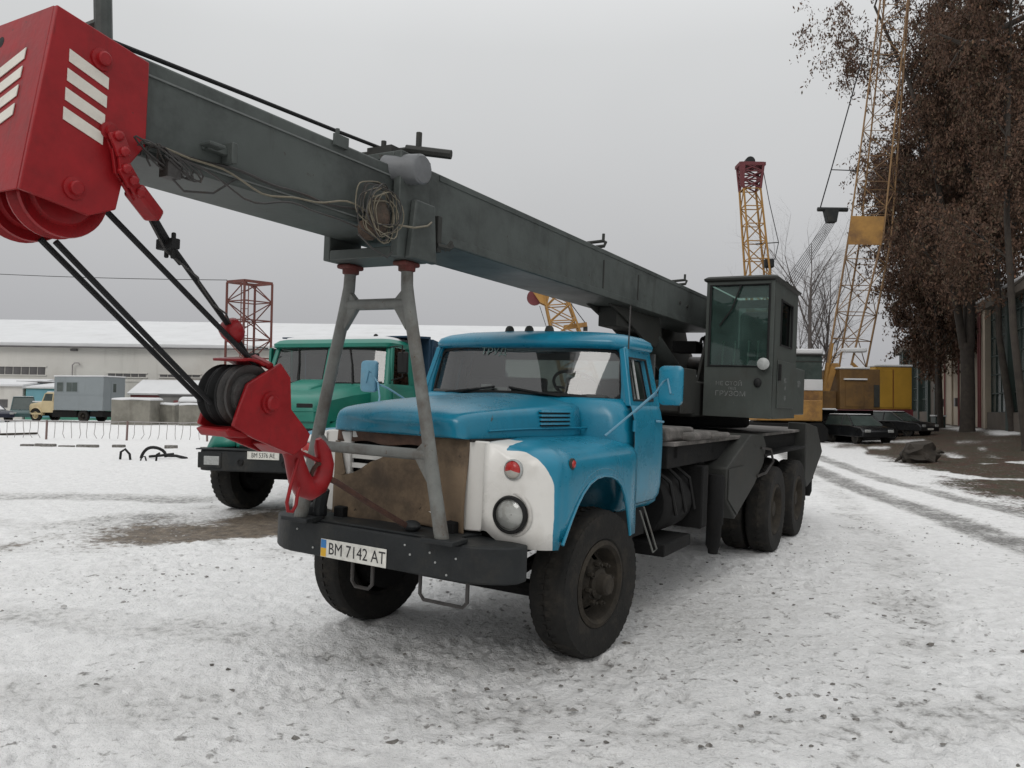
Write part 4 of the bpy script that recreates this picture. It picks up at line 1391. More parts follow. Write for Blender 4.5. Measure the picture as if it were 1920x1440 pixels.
# lift ram under the boom
mb = MB()
for s in (1, -1):
    y0, y1 = sorted((s * .10, s * .13))
    mb.prism([(-2.05, 2.654), (-3.45, 2.654), (-3.55, 2.45), (-3.35, 2.32), (-3.05, 2.36), (-2.75, 2.46), (-2.45, 2.55)], 'Y', y0, y1)
mb.box(-3.3, -2.3, -.098, .098, 2.46, 2.654)
mb.build('ram_bracket', M_GREY_DK, CT, bevel=.008)
MB().lathe([(.0, -.02), (.09, -.02), (.13, .02), (.135, .10), (.125, .12), (.125, 1.55), (.0, 1.56)], (-3.40, 0, 2.46), Vector((-1.6, 0, -.62)), 20).build('lift_ram', M_GREY, CT)
# head of the boom
HD = holder('boom_head', CT)
side = [(3.24, 3.06), (2.875, 2.995), (2.875, 2.665), (2.955, 2.55), (2.985, 2.39), (3.09, 2.345), (3.335, 2.385)]
for s in (1, -1):
    y0, y1 = sorted((s * .222, s * .243))
    MB().prism(side, 'Y', y0, y1).build('side_plate', M_RED, HD, bevel=.005)
MB().hexa([(3.315, -.221, 2.39), (3.335, -.221, 2.385), (3.335, .221, 2.385), (3.315, .221, 2.39)], [(3.22, -.221, 3.06), (3.24, -.221, 3.06), (3.24, .221, 3.06), (3.22, .221, 3.06)]).build('front_plate', M_RED, HD, bevel=.003)
MB().hexa([(2.88, -.221, 2.985), (3.24, -.221, 3.05), (3.24, .221, 3.05), (2.88, .221, 2.985)], [(2.88, -.221, 2.997), (3.24, -.221, 3.062), (3.24, .221, 3.062), (2.88, .221, 2.997)]).build('top_plate', M_RED, HD, bevel=.003)
MB().lathe([(0, 0), (.022, 0), (.022, .004), (0, .005)], (3.247, -.10, 2.985), (1, 0, .13), 16).build('plate_hole', M_BLACK, HD)
for k in range(4):
    dz = -.0705 * k
    dx = .004 * k
    MB().prism([(3.19 + dx, 2.922 + dz), (3.04 + dx, 2.872 + dz), (3.04 + dx, 2.829 + dz), (3.19 + dx, 2.877 + dz)], 'Y', .2435, .2465).build('white_stripe', M_STRIPE, HD)

    def fp(y, z):
        return (3.2415 + (3.06 - z) * .1408, y, z)
    z0 = 2.925 + dz
    a, b, c_, d_ = fp(.10, z0), fp(-.07, z0 - .055), fp(-.07, z0 - .098), fp(.10, z0 - .043)
    up = Vector((.003, 0, 0))
    MB().hexa([a, b, c_, d_], [Vector(q) + up for q in (a, b, c_, d_)]).build('white_stripe', M_STRIPE, HD)
for (x, z, r) in ((3.15, 2.43, .026), (3.07, 2.93, .026), (3.16, 2.80, .0)):
    if r:
        MB().lathe([(0, 0), (r * 1.6, 0), (r * 1.6, .008), (r, .010), (r, .026), (r * .8, .03), (0, .03)], (x, .243, z), (0, 1, 0), 12).build('pin', M_RED, HD)
for yc in (.11, -.11):
    MB().lathe([(.03, -.045), (.115, -.045), (.125, -.03), (.165, -.045), (.168, -.032), (.138, -.012), (.138, .012), (.168, .032), (.165, .045), (.125, .03), (.115, .045), (.03, .045)], (3.13, yc, 2.43), (0, 1, 0), 40, closed=True).build('sheave', M_RED, HD)
MB().tube([(2.93, .03, 3.0), (2.95, .03, 3.30)], .034, 10).tube([(3.03, -.10, 3.10), (2.95, .03, 3.17)], .016, 6).build('top_post', M_GREY, HD)
# wedge socket chain on the side of the head
wl_ = [((3.02, .265, 2.655), .03), ((3.0, .275, 2.60), .026), ((2.985, .27, 2.54), .034), ((2.95, .262, 2.505), .028), ((2.91, .25, 2.47), .036)]
lk = [Vector(p) for p, r in wl_]
mb = MB()
for k in range(4):
    off = Vector((0, .016 if k % 2 == 0 else -.010, 0))
    mb.bar(lk[k] + off + (lk[k] - lk[k + 1]) * .25, lk[k + 1] + off + (lk[k + 1] - lk[k]) * .25, .058, .016, up=(0, 1, 0))
    mb.bar(lk[k] - off * 1.4 + (lk[k] - lk[k + 1]) * .2, lk[k + 1] - off * 1.4 + (lk[k + 1] - lk[k]) * .2, .044, .014, up=(0, 1, 0))
for p in lk:
    mb.lathe([(0, -.03), (.019, -.03), (.019, .034), (.012, .042), (0, .042)], p, (0, 1, 0), 10)
mb.build('rope_socket', M_RED, HD, bevel=.003)
MB().lathe([(0, 0), (.035, 0), (.035, .012), (.022, .014), (.022, .03), (0, .03)], (3.03, .243, 2.675), (0, 1, 0), 12).build('socket_pin', M_RED, HD)
MB().bar((2.925, .250, 2.485), (2.80, .212, 2.405), .075, .055).build('wedge_socket', M_RED, HD, bevel=.012)
# loose cable along the boom
rng = random.Random(3)
for k in range(3):
    pts = []
    for i in range(26):
        t = i / 25
        x = 2.90 - 1.40 * t
        sag = .05 * math.sin(t * math.pi * (2 + k)) + .02 * math.sin(t * 23 + k)
        pts.append((x, .228 + .012 * k + .008 * rng.random(), 2.665 + .04 * t * (1 if k < 2 else -.5) + sag * (.5 if k else .3) - .03 * k * math.sin(math.pi * t)))
    MB().tube(pts, .005 if k else .007, 5).build('loose_cable', M_STEEL if k != 1 else M_WIRE, IB)
mb = MB()
for k in range(7):
    a = rng.uniform(0, 6.28)
    mb.tube([(2.78 + .05 * math.cos(a + t) * (1 + .4 * k % 3), .235 + .01 * t, 2.63 + .05 * math.sin(a + t * 1.3)) for t in np.linspace(0, 5, 14)], .004, 5)
mb.box(2.74, 2.80, .225, .28, 2.565, 2.635)
mb.tube([(2.76, .25, 2.57), (2.70, .25, 2.53), (2.55, .24, 2.56), (2.42, .23, 2.66)], .005, 5)
mb.build('limit_switch', M_STEEL, IB)
MB().tube([(2.98, .03, 3.105), (2.2, .03, 3.135), (1.6, .03, 3.155), (1.14, .03, 3.175), (1.02, .03, 3.09)], .011, 8).build('hoist_rope', M_ROPE, CT)

# ---- upper works: turntable, winch, operator cab
MB().lathe([(0, 0), (.75, 0), (.78, .03), (.78, .12), (0, .12)], (-4.9, 0, 1.46), (0, 0, 1), 32).build('slewing_ring', M_FRAME, CT)
MB().box(-6.35, -3.55, -1.05, .50, 1.585, 1.98).build('turntable', M_GREY_DK, CT, bevel=.02)
for s in (1, -1):
    y0, y1 = sorted((s * .29, s * .33))
    MB().prism([(-6.1, 1.98), (-4.3, 1.98), (-4.75, 2.72), (-5.0, 3.0), (-5.5, 3.0), (-5.8, 2.6)], 'Y', y0, y1).build('boom_pivot_plate', M_GREY_DK, CT, bevel=.01)
MB().lathe([(0, -.34), (.20, -.34), (.20, -.30), (.13, -.29), (.13, .29), (.20, .30), (.20, .34), (0, .34)], (-5.95, 0, 2.25), (0, 1, 0), 20).build('winch_drum', M_STEEL, CT)
mb = MB().box(-4.95, -4.65, -.12, .18, 2.36, 2.50)
for k in range(4):
    a = k * 1.1
    mb.tube([(-4.80 + .09 * math.cos(t), .22 + .03 * k, 2.46 + .09 * math.sin(t) + .015 * k) for t in np.linspace(a, a + 4.4, 14)], .018, 6)
mb.build('hydraulic_valves', M_FRAME, CT)
MB().box(-3.75, -3.2, -.62, .48, 1.62, 1.90).build('winch_housing', M_GREY_DK, CT, bevel=.03)
MB().box(-3.55, -3.1, .50, .535, 1.62, 2.10).build('housing_panel', M_GREY_DK, CT, bevel=.01)

# operator cab: front at X=-3.8
OX0, OX1, OY0, OY1, OZ0, OZ1 = -5.15, -3.80, 0.54, 1.275, 1.60, 3.10
OC = holder('operator_cab', CT)
t = .04
mb = MB()
mb.box(OX1 - t, OX1, OY0, OY1, OZ0, 2.15)
mb.box(OX1 - t, OX1, OY0, OY0 + .045, 2.15, OZ1)
mb.box(OX1 - t, OX1, OY1 - .045, OY1, 2.15, OZ1)
mb.box(OX1 - t, OX1, OY0 + .045, OY1 - .045, OZ1 - .05, OZ1)
mb.build('front_panel', M_CABGREY, OC, bevel=.006)
mb = MB()
mb.box(-4.16, OX1 - t - .001, OY1 - t, OY1, OZ0, OZ1)
mb.box(OX0, -4.16, OY1 - t, OY1, OZ0, 2.42)
mb.box(OX0, -4.16, OY1 - t, OY1, 2.92, OZ1)
mb.box(OX0, -4.80, OY1 - t, OY1, 2.42, 2.92)
SD_ = mb.build('side_panel', M_CABGREY, OC)
MB().box(-4.80, -4.16, OY1 - .026, OY1 - .020, 2.42, 2.92).build('side_window', M_GLASS_SIDE, SD_ if False else OC)
MB().tube([(-4.16, OY1 + .002, 2.42), (-4.80, OY1 + .002, 2.42), (-4.80, OY1 + .002, 2.92), (-4.16, OY1 + .002, 2.92)], .014, 6, closed=True).build('window_seal', M_BLACK, OC)
MB().box(-5.0, -4.05, OY1 + .001, OY1 + .014, 1.72, 2.25).build('cab_door', M_CABGREY, OC, bevel=.006)
MB().box(-4.10, -4.05, OY1 + .014, OY1 + .04, 2.02, 2.20).build('door_handle', M_BLACK, OC)
MB().box(OX0 - .75, OX0 - .001, OY1 - .35, OY1 - .02, OZ0 + .04, 2.22).build('rear_locker', M_CABGREY, OC, bevel=.012)
MB().box(OX0, OX1 - t, OY0, OY0 + .03, OZ0, 3.05).build('inner_wall', M_CABGREY, OC)
mb = MB()
mb.box(OX0, OX0 + .03, OY0 + .03, OY1 - t - .001, OZ0, 2.45)
mb.box(OX0, OX0 + .03, OY0 + .03, OY1 - t - .001, 2.95, 3.05)
mb.build('rear_wall', M_CABGREY, OC)
MB().box(OX0 + .012, OX0 + .016, OY0 + .03, OY1 - t - .001, 2.45, 2.95).build('rear_window', M_GLASS, OC)
MB().box(OX0, OX1 - t - .001, OY0 + .03, OY1 - t - .001, OZ0, OZ0 + .04).build('cab_floor', M_FRAME, OC)
rings = []
for z, g in ((OZ1 - .02, -.01), (OZ1 + .002, .035), (OZ1 + .022, .04), (OZ1 + .045, .01)):
    rings.append([(px, py + (OY0 + OY1) / 2, z) for px, py in rrect(OX0 - g, OX1 + g, (OY1 - OY0) / 2 + g, (OY1 - OY0) / 2 + g, .05, 3)])
MB().loft(rings).build('roof', M_GREY_DK, OC, smooth=40)
MB().box(OX1 - .024, OX1 - .018, OY0 + .045, OY1 - .045, 2.15, OZ1 - .05).build('front_window', M_GLASS_GREEN, OC)
MB().tube([(OX1 + .003, OY0 + .05, 2.16), (OX1 + .003, OY1 - .05, 2.16), (OX1 + .003, OY1 - .05, OZ1 - .055), (OX1 + .003, OY0 + .05, OZ1 - .055)], .016, 6, closed=True).build('window_seal', M_BLACK, OC)
MB().tube([(OX1 + .012, .92, 3.04), (OX1 + .02, .83, 2.78), (OX1 + .012, .70, 2.60)], .010, 6).build('wiper', M_BLACK, OC)
MB().lathe([(0, -.05), (.045, -.04), (.062, 0), (.064, .018), (.056, .024), (0, .028)], (OX1 + .06, 1.195, 2.185), (1, .1, 0), 24).build('work_lamp', M_LAMPFACE, OC, smooth=40)
MB().tube([(OX1, 1.195, 2.12), (OX1 + .05, 1.195, 2.13), (OX1 + .05, 1.195, 2.17)], .012, 6).build('lamp_bracket', M_GREY_DK, OC)
MB().ball((OX1 + .012, 1.13, 1.985), .042, 12, 8, sc=(.5, 1, 1.2)).build('horn_opening', M_BLACK, OC)
MB().box(OX1 - .62, OX1 - .42, .80, 1.22, 2.2, 2.80).build('seat_back', M_SEAT, OC, bevel=.06, seg=3)
MB().box(OX1 - .75, OX1 - .2, .75, 1.24, 2.04, 2.2).build('seat', M_SEAT, OC, bevel=.04)
for y in (.70, .83, .98, 1.08):
    MB().tube([(OX1 - .12, y, 2.05), (OX1 - .10, y + .02, 2.42)], .008, 6).ball((OX1 - .10, y + .02, 2.43), .016, 8, 6).build('lever', M_LAMPFACE, OC)
M_FADED = paint('faded_white_lettering', (0.20, 0.205, 0.20), 0.7, dirt=(0.06, 0.066, 0.063), amt=0.5, scale=40, bump=0, var=0.1)
lettering('warning_lettering', 'НЕ СТОЙ', .062, (OX1 + .002, .82, 1.965), FRONT, OC, M_FADED, 1.05)
lettering('warning_lettering', 'ПОД', .036, (OX1 + .002, .86, 1.915), FRONT, OC, M_FADED, 1.0)
lettering('warning_lettering', 'ГРУЗОМ', .075, (OX1 + .002, .84, 1.855), FRONT, OC, M_FADED, 1.1)
for z, s_ in ((2.03, 'КС'), (1.94, '4'), (1.83, '10'),):
    lettering('side_lettering', s_, .075, (-4.45, OY1 + .0155, z), SIDE, OC, M_FADED, 1.3)
lettering('side_lettering', '10т', .12, (-5.5, OY1 - .0185, 2.02), SIDE, OC, M_FADED, 1.3)

# deck, outriggers, mudguards
MB().box(-7.9, -1.28, -1.06, 1.06, 1.385, 1.42).build('deck_plate', M_DECK, CT, bevel=.006)
mb = MB()
for x in (-1.5, -2.6, -3.7, -5.4, -7.2):
    mb.box(x - .06, x + .06, -1.0, 1.0, 1.27, 1.384)
mb.box(-7.8, -1.3, .88, 1.0, 1.20, 1.384)
mb.box(-7.8, -1.3, -1.0, -.88, 1.20, 1.384)
mb.build('deck_beams', M_FRAME, CT, bevel=.008)
for (x, y, w, h, d) in ((-1.6, .86, .35, .11, .16), (-2.05, .90, .45, .07, .2), (-2.5, .92, .3, .05, .2)):
    MB().box(x - w, x + w, y - d, y + d, 1.421, 1.421 + h).build('tool_roll', M_DECK, CT, bevel=.03)


def outrigger(s, fx):
    y0, y1 = sorted((s * .90, s * 1.15))
    h = holder('outrigger', CT)
    if fx == 'front':
        MB().prism([(-2.60, 1.14), (-3.50, 1.435), (-4.08, 1.425), (-4.25, 1.30), (-4.15, 1.10), (-3.75, .90), (-2.95, .62), (-2.60, .84)], 'Y', y0, y1).build('swing_arm', M_GREY_DK, h, bevel=.015)
        MB().prism([(-2.62, 1.13), (-3.2, 1.13), (-2.98, .66), (-2.62, .84)], 'Y', *sorted((s * 1.151, s * 1.165))).build('arm_panel', M_GREY_DK, h, bevel=.004)
        cx, cy = -2.53, s * 1.06
        MB().lathe([(0, 1.08), (.075, 1.08), (.085, 1.06), (.085, .62), (.07, .60), (.07, .42), (.05, .38), (.045, .34), (0, .34)], (cx, cy, 0), (0, 0, 1), 16).build('jack_leg', M_FRAME, h, smooth=40)
        MB().tube([(-3.95, s * 1.16, 1.28), (-4.15, s * 1.22, 1.26), (-4.30, s * 1.22, 1.12), (-4.15, s * 1.18, 1.0), (-3.8, s * 1.16, .98)], .014, 6).build('hose', M_STEEL, h)
    else:
        MB().prism([(-6.80, 1.52), (-7.755, 1.45), (-8.35, 1.05), (-7.45, .66), (-7.05, .60), (-6.85, .72)], 'Y', y0, y1).build('swing_arm', M_GREY_DK, h, bevel=.015)
        MB().prism([(-6.72, .80), (-6.95, .62), (-7.0, .42), (-6.80, .40)], 'Y', *sorted((s * .80, s * 1.14))).build('mud_flap', M_RUBBER, h)
        MB().lathe([(0, 1.16), (.075, 1.16), (.085, 1.14), (.085, .62), (.07, .60), (.07, .42), (.045, .34), (0, .34)], (-8.3, s * .95, 0), (0, 0, 1), 16).build('jack_leg', M_FRAME, h, smooth=40)


for s in (1, -1):
    outrigger(s, 'front')
    outrigger(s, 'rear')
for s in (1, -1):
    y0, y1 = sorted((s * .62, s * 1.16))
    MB().box(-6.70, -4.15, y0, y1, 1.17, 1.20).build('rear_mudguard', M_FRAME, CT, bevel=.008)

# ------------------------------------------------------------------ things hung on or tied to the crane lorry
XF = CT.matrix_world.copy()
ROT_CT = (LEAN, 0, -math.pi / 2 - YAW)


def W(p):
    m = Matrix.Translation((-0.293, 5.682, 0)) @ Matrix.Rotation(-math.pi / 2 - YAW, 4, 'Z') @ Matrix.Rotation(LEAN, 4, 'X')
    return m @ Vector(p)


def on_truck(name, label, cat, group=None, base=(0, 0, 0)):
    """a thing of its own sharing the lorry's frame (its empty stands at base)"""
    o = thing(name, label, cat, W(base), ROT_CT, group)
    o['base'] = list(base)
    return o


def L(mb, base):
    mb.v = [(x - base[0], y - base[1], z - base[2]) for x, y, z in mb.v]
    return mb


# hook block
HB0 = (1.65, 0, 1.14)
HB = on_truck('hook_block', 'big red crane hook block with black rope sheaves, tied back to the blue lorry bumper', 'crane hook', base=HB0)
plate = [(2.0, 1.86), (1.93, 1.79), (1.915, 1.63), (1.775, 1.50), (1.80, 1.445), (1.885, 1.395), (2.15, 1.49), (2.275, 1.55), (2.245, 1.64), (2.20, 1.75), (2.11, 1.80)]
for y0, y1 in ((.088, .11), (-.152, -.13)):
    L(MB().prism(plate, 'Y', y0, y1), HB0).build('cheek_plate', M_RED, HB, bevel=.006)
for yc in (.050, -.020, -.090):
    L(MB().lathe([(.03, -.034), (.10, -.034), (.11, -.016), (.148, -.034), (.152, -.024), (.128, -.008), (.128, .008), (.152, .024), (.148, .034), (.11, .016), (.10, .034), (.03, .034)],
                 (2.155, yc, 1.69), (0, 1, 0), 40, closed=True), HB0).build('sheave', M_STEEL if yc > 0 else M_BLACK, HB)
L(MB().lathe([(0, -.17), (.038, -.17), (.038, .135), (.03, .145), (0, .145)], (2.06, 0, 1.66), (0, 1, 0), 14), HB0).build('sheave_pin', M_RED, HB)
L(MB().lathe([(0, .111), (.055, .111), (.055, .122), (0, .122)], (2.06, 0, 1.66), (0, 1, 0), 20), HB0).build('pin_cover', M_RED, HB)
L(MB().tube([(2.04, -.14, 1.845), (2.05, -.02, 1.875), (2.05, .09, 1.84)], [.02, .024, .02], 8), HB0).build('top_guard', M_RED, HB)
pts = []
for k in range(9):
    a = R(60 + 14 * k)
    pts.append((2.17 + .185 * math.cos(a), 1.685 + .185 * math.sin(a)))
inn = [(2.17 + .176 * math.cos(R(60 + 14 * k)), 1.685 + .176 * math.sin(R(60 + 14 * k))) for k in range(9)][::-1]
L(MB().prism([(2.17 + .19 * math.cos(R(a)), 1.685 + .19 * math.sin(R(a))) for a in (75, 90, 105, 120)] + [(2.17 + .176 * math.cos(R(a)), 1.685 + .176 * math.sin(R(a))) for a in (120, 105, 90, 75)], 'Y', -.128, .086), HB0).build('rope_guard', M_RED, HB, bevel=.004)
L(MB().prism([(2.30, 1.53), (2.27, 1.495), (2.18, 1.49), (2.14, 1.50), (2.16, 1.515), (2.27, 1.54)], 'Y', -.128, .086), HB0).build('lower_guard', M_RED, HB, bevel=.008)
L(MB().prism([(1.97, 1.45), (1.89, 1.395), (1.80, 1.44), (1.86, 1.50)], 'Y', -.125, .082), HB0).build('crosshead', M_RED, HB, bevel=.015)
hk = [(1.815, 0, 1.44), (1.785, 0, 1.385), (1.762, 0, 1.325), (1.735, 0, 1.262), (1.700, 0, 1.215), (1.650, 0, 1.198), (1.598, 0, 1.217), (1.562, 0, 1.265), (1.548, 0, 1.325), (1.562, 0, 1.385), (1.590, 0, 1.435), (1.604, 0, 1.465)]
L(MB().tube(hk, [.048, .050, .054, .060, .064, .066, .064, .060, .054, .046, .034, .016], 14), HB0).build('hook', M_RED, HB, smooth=60)
L(MB().bar((1.755, 0, 1.405), (1.60, 0, 1.345), .030, .018), HB0).build('safety_latch', M_RED, HB, bevel=.004)
L(MB().tube([(1.80, .055, 1.37), (1.85, .06, 1.24), (1.872, .06, 1.15), (1.862, .06, 1.105), (1.832, .06, 1.098), (1.808, .06, 1.13), (1.80, .06, 1.19), (1.785, .055, 1.22)], .0095, 8), HB0).build('handle_loop', M_RED, HB, smooth=60)

# falls of rope between the boom head and the hook block, each one rope
ROPES = [('black hoist rope nearest the left edge, running from red boom tip down to hook block', [(3.10, -.05, 2.275), (2.305, -.09, 1.665)]),
         ('second black hoist rope from the left edge, between red boom tip and hook block', [(3.07, .0, 2.268), (2.30, -.02, 1.652)]),
         ('black hoist rope third from the left, leaving the back corner of red boom tip', [(2.965, .10, 2.43), (2.055, .045, 1.81)])]
for lab, pp in ROPES:
    b0 = pp[-1]
    o = on_truck('hoist_rope', lab, 'rope', 'ropes between boom tip and hook block', base=b0)
    L(MB().tube(pp, .0125, 8), b0).build('strand', M_ROPE, o)
b0 = (2.08, .0, 1.86)
o = on_truck('dead_end_rope', 'rope with black clamp and red weight, rightmost between boom tip and hook block', 'rope', 'ropes between boom tip and hook block', base=b0)
L(MB().tube([(2.84, .222, 2.435), (2.68, .14, 2.33), (2.22, .02, 1.99), (2.06, -.02, 1.84)], .0125, 8), b0).build('strand', M_ROPE, o)
L(MB().tube([(2.83, .205, 2.43), (2.70, .13, 2.325), (2.60, .115, 2.255)], .011, 8), b0).build('tail', M_ROPE, o)
L(MB().box(2.66, 2.70, .08, .19, 2.30, 2.345).tube([(2.68, .17, 2.26), (2.68, .17, 2.37)], .011, 6).tube([(2.66, .10, 2.27), (2.66, .10, 2.36)], .011, 6), b0).build('rope_clamp', M_BLACK, o, bevel=.006)
L(MB().lathe([(0, -.055), (.035, -.055), (.052, -.03), (.056, .0), (.052, .035), (.03, .05), (0, .05)], (2.235, .022, 2.0), Vector((.46, .12, .34)), 16), b0).build('weight', M_RED, o, smooth=50)
L(MB().tube([(2.83, .20, 2.41), (2.70, .15, 2.29), (2.55, .17, 2.20), (2.50, .11, 2.19), (2.42, .11, 2.10), (2.33, .09, 2.07), (2.27, .05, 2.03)], .0045, 5), b0).build('limit_wire', M_STEEL, o)

# tie-back from hook to bumper
b0 = (1.05, .22, .93)
o = on_truck('tie_cable', 'rusty tie rod running from red hook down to the blue lorry bumper', 'tie rod', base=b0)
L(MB().tube([(1.60, .0, 1.275), (1.50, .05, 1.225), (1.30, .135, 1.09), (1.05, .22, .94)], .017, 8), b0).build('rod', M_RUST, o)
L(MB().tube([(1.60 + .05 * math.cos(a), .012 * math.sin(a), 1.255 + .075 * math.sin(a)) for a in np.linspace(0, 6.28, 16)[:-1]], .013, 6, closed=True), b0).build('eye', M_RUST, o)
L(MB().ball((1.03, .23, .945), .05, 10, 6, sc=(1, 1.2, .7)), b0).build('knot', M_BUMPER, o)

# cardboard sheet over the radiator
b0 = (.89, 0, .92)
CB = on_truck('cardboard_sheet', 'torn brown cardboard blanking sheet in front of the white nosed lorry radiator', 'cardboard', base=b0)
rng = np.random.RandomState(5)


def card_pt(y, z):
    x = .888 + .022 * abs(math.sin(5.2 * y + .4)) ** .6 * math.sin(3 * z + 1) + .014 * math.sin(6 * y + 1) * math.sin(5 * z) + .010 * math.sin(13 * y + 7 * z) + .02 * max(0, (1.05 - z)) * math.sin(9 * y)
    return (x, y, z)


NY, NZ = 36, 24
vs, fs = [], []
for jz in range(NZ + 1):
    for iy in range(NY + 1):
        y = -.535 + 1.045 * iy / NY
        zlo = .905 + .02 * math.sin(9 * y) + (.015 if y > .3 else 0)
        # torn slope at the upper right corner of the lorry (left in view)
        top = 1.37 if y > .02 else 1.37 - .19 * min(1, (.02 - y) / .45) ** 1.3 - .006 * math.sin(31 * y)
        if y > .235:
            top = 1.477
        z = zlo + (top - zlo) * jz / NZ
        vs.append(card_pt(y, z))
for jz in range(NZ):
    for iy in range(NY):
        a = jz * (NY + 1) + iy
        fs.append((a, a + 1, a + NY + 2, a + NY + 1))
L(MB().add(vs, fs), b0).build('main_panel', M_CARD, CB, solid=.006)
vs, fs = [], []
for jz in range(5):
    for iy in range(25):
        y = -.53 + .78 * iy / 24
        z = 1.405 + (.075 + .004 * math.sin(20 * y)) * jz / 4 + .008 * math.sin(17 * y) * (1 - jz / 4)
        vs.append((card_pt(y, z)[0] + .006, y, z))
for jz in range(4):
    for iy in range(24):
        a = jz * 25 + iy
        fs.append((a, a + 1, a + 26, a + 25))
L(MB().add(vs, fs), b0).build('top_strip', M_CARD_DK, CB, solid=.006)
L(MB().prism([(-.535, 1.40), (-.50, 1.40), (-.44, 1.19), (-.535, 1.16)], 'X', .878, .886), b0).build('side_strip', M_CARD, CB)

# coil of wire hanging on the boom
b0 = (1.55, .28, 2.50)
CO = on_truck('wire_coil', 'tangled coil of tan wire hanging on the side of the grey boom', 'wire coil', base=b0)
rng = random.Random(11)
for k in range(13):
    r = rng.uniform(.10, .165)
    cx_, cz_ = 1.53 + rng.uniform(-.035, .035), 2.70 + rng.uniform(-.05, .04)
    e = rng.uniform(.75, 1.15)
    ph = rng.uniform(0, 6)
    pts = [(cx_ + r * math.cos(a) * e + .012 * math.sin(3 * a + ph), .275 + .010 * k % .07 + .012 * math.sin(2 * a + ph), cz_ + r * math.sin(a) * 1.05 + .01 * math.cos(4 * a + ph)) for a in np.linspace(0, 2 * math.pi, 26)[:-1]]
    L(MB().tube(pts, .0033, 5, closed=True), b0).build('wire_loop', M_WIRE if k % 3 else M_STEEL, CO)
mb = MB().ball((1.50, .27, 2.685), .085, 12, 8, sc=(1.0, .45, 1.25))
mb.ball((1.57, .26, 2.60), .07, 10, 6, sc=(1.2, .4, .8))
L(mb, b0).build('rag_bundle', M_CLOTH, CO, smooth=60)
L(MB().tube([(1.42, .30, 2.66), (1.28, .345, 2.665), (1.16, .345, 2.70), (1.10, .33, 2.735)], .006, 5), b0).build('wire_tail', M_WIRE, CO)
L(MB().tube([(1.66, .27, 2.56), (1.58, .30, 2.50), (1.45, .30, 2.47), (1.40, .29, 2.51)], .005, 5), b0).build('wire_tail', M_STEEL, CO)

# ------------------------------------------------------------------ green tipper lorry
GT = thing('dump_truck', 'green bonneted lorry with snowy cab roof and dark blue tipper body behind the red hook', 'dump truck', (-3.23, 12.10, 0), (0, 0, -math.pi / 2 - R(16)))
for s in (1, -1):
    make_wheel('front_wheel', GT, (0, s * 1.03, .585), .60, .38, s, 'front', R(-3) if s < 0 else 0)
for x in (-4.1, -5.5):
    for s in (1, -1):
        make_wheel('rear_wheel', GT, (x, s * 1.0, .585), .60, .38, s, 'rear')
mb = MB()
for s in (1, -1):
    mb.box(-6.6, .75, s * .42 - .05, s * .42 + .05, .80, 1.05)
mb.box(-.12, .12, -.95, .95, .48, .66)
mb.build('chassis_frame', M_FRAME, GT, bevel=.01)
GB = MB().prism([(.98, -1.0), (.98, 1.0), (.93, 1.14), (.80, 1.16), (.70, 1.16), (.70, -1.16), (.80, -1.16), (.93, -1.14)], 'Z', .66, .965).build('front_bumper', M_BUMPER, GT, bevel=.02)
MB().box(.70, 1.0, -1.17, 1.17, .966, .985).build('bumper_cap', M_BUMPER, GB, bevel=.005)
for s in (1, -1):
    h = MB().box(.965, .992, s * .94 - .20, s * .94 + .20, .70, .93).build('headlight_frame', M_BUMPER, GT, bevel=.01)
    MB().box(.985, .999, s * .90 - .13, s * .90 + .13, .745, .875).build('lens', M_LAMPFACE, h, bevel=.012)
for y in (-.42, .30):
    MB().lathe([(.05, 0), (.05, .012), (.035, .014), (.03, .004), (0, .003)], (.985, y, .80), (1, 0, 0), 14).build('tow_eye', M_BLACK, GB)
GP = MB().box(.986, .994, -.30, .22, .85, .962).build('license_plate', M_PLATE, GT)
lettering('plate_lettering', 'BM 5376 AE', .095, (.995, -.04, .905), FRONT, GP, M_PLATETXT, .8)
# wings
for s in (1, -1):
    mb = MB()
    outer = [(.72, .99), (.70, 1.08), (.60, 1.22), (.45, 1.33), (.20, 1.41), (-.3, 1.45), (-.75, 1.45)]
    a = [(x, s * 1.20 if x < .5 else s * (1.02 + .15 * (1.33 - z)), z) for x, z in outer]
    mb.grid([[(x, s * .70, z + .02) for x, z in outer], [(x, s * .95, z) for x, z in outer], a, [(x - .02, s * 1.22, z - .05 if x < .5 else z - .12) for x, z in outer]])
    mb.build('front_wing', M_GREEN, GT, smooth=50, solid=.02)
mb = MB().box(.40, .72, -.70, .70, .99, 1.46)
mb.build('nose_panel', M_GREEN, GT, bevel=.03)
for k in range(4):
    MB().box(.721, .735, -.62, .62, 1.03 + .065 * k, 1.06 + .065 * k).build('grille_slat', M_GREEN if k % 2 == 0 else M_BLACK, GT)
MB().box(.7205, .728, -.62, .62, 1.0, 1.30).build('grille_recess', M_BLACK, GT)
rings = []
for x, w, z0, z1, c in ((.76, .62, 1.40, 1.66, .06), (.70, .66, 1.40, 1.74, .07), (.45, .70, 1.40, 1.80, .08), (-.10, .78, 1.40, 1.91, .10), (-.62, .86, 1.40, 1.99, .12)):
    rings.append([(x, w, z0), (x, w, z1 - c * 1.2), (x, w - c, z1 - .02), (x, w * .5, z1), (x, -w * .5, z1), (x, -w + c, z1 - .02), (x, -w, z1 - c * 1.2), (x, -w, z0)])
BH = MB().loft(rings).build('bonnet', M_GREEN, GT, smooth=40)
MB().hexa([(.15, -.42, 1.84), (.15, .18, 1.84), (-.60, .22, 1.97), (-.60, -.46, 1.97)], [(.05, -.38, 1.93), (.05, .14, 1.93), (-.60, .18, 2.06), (-.60, -.42, 2.06)]).build('air_scoop', M_GREEN, BH, bevel=.03)
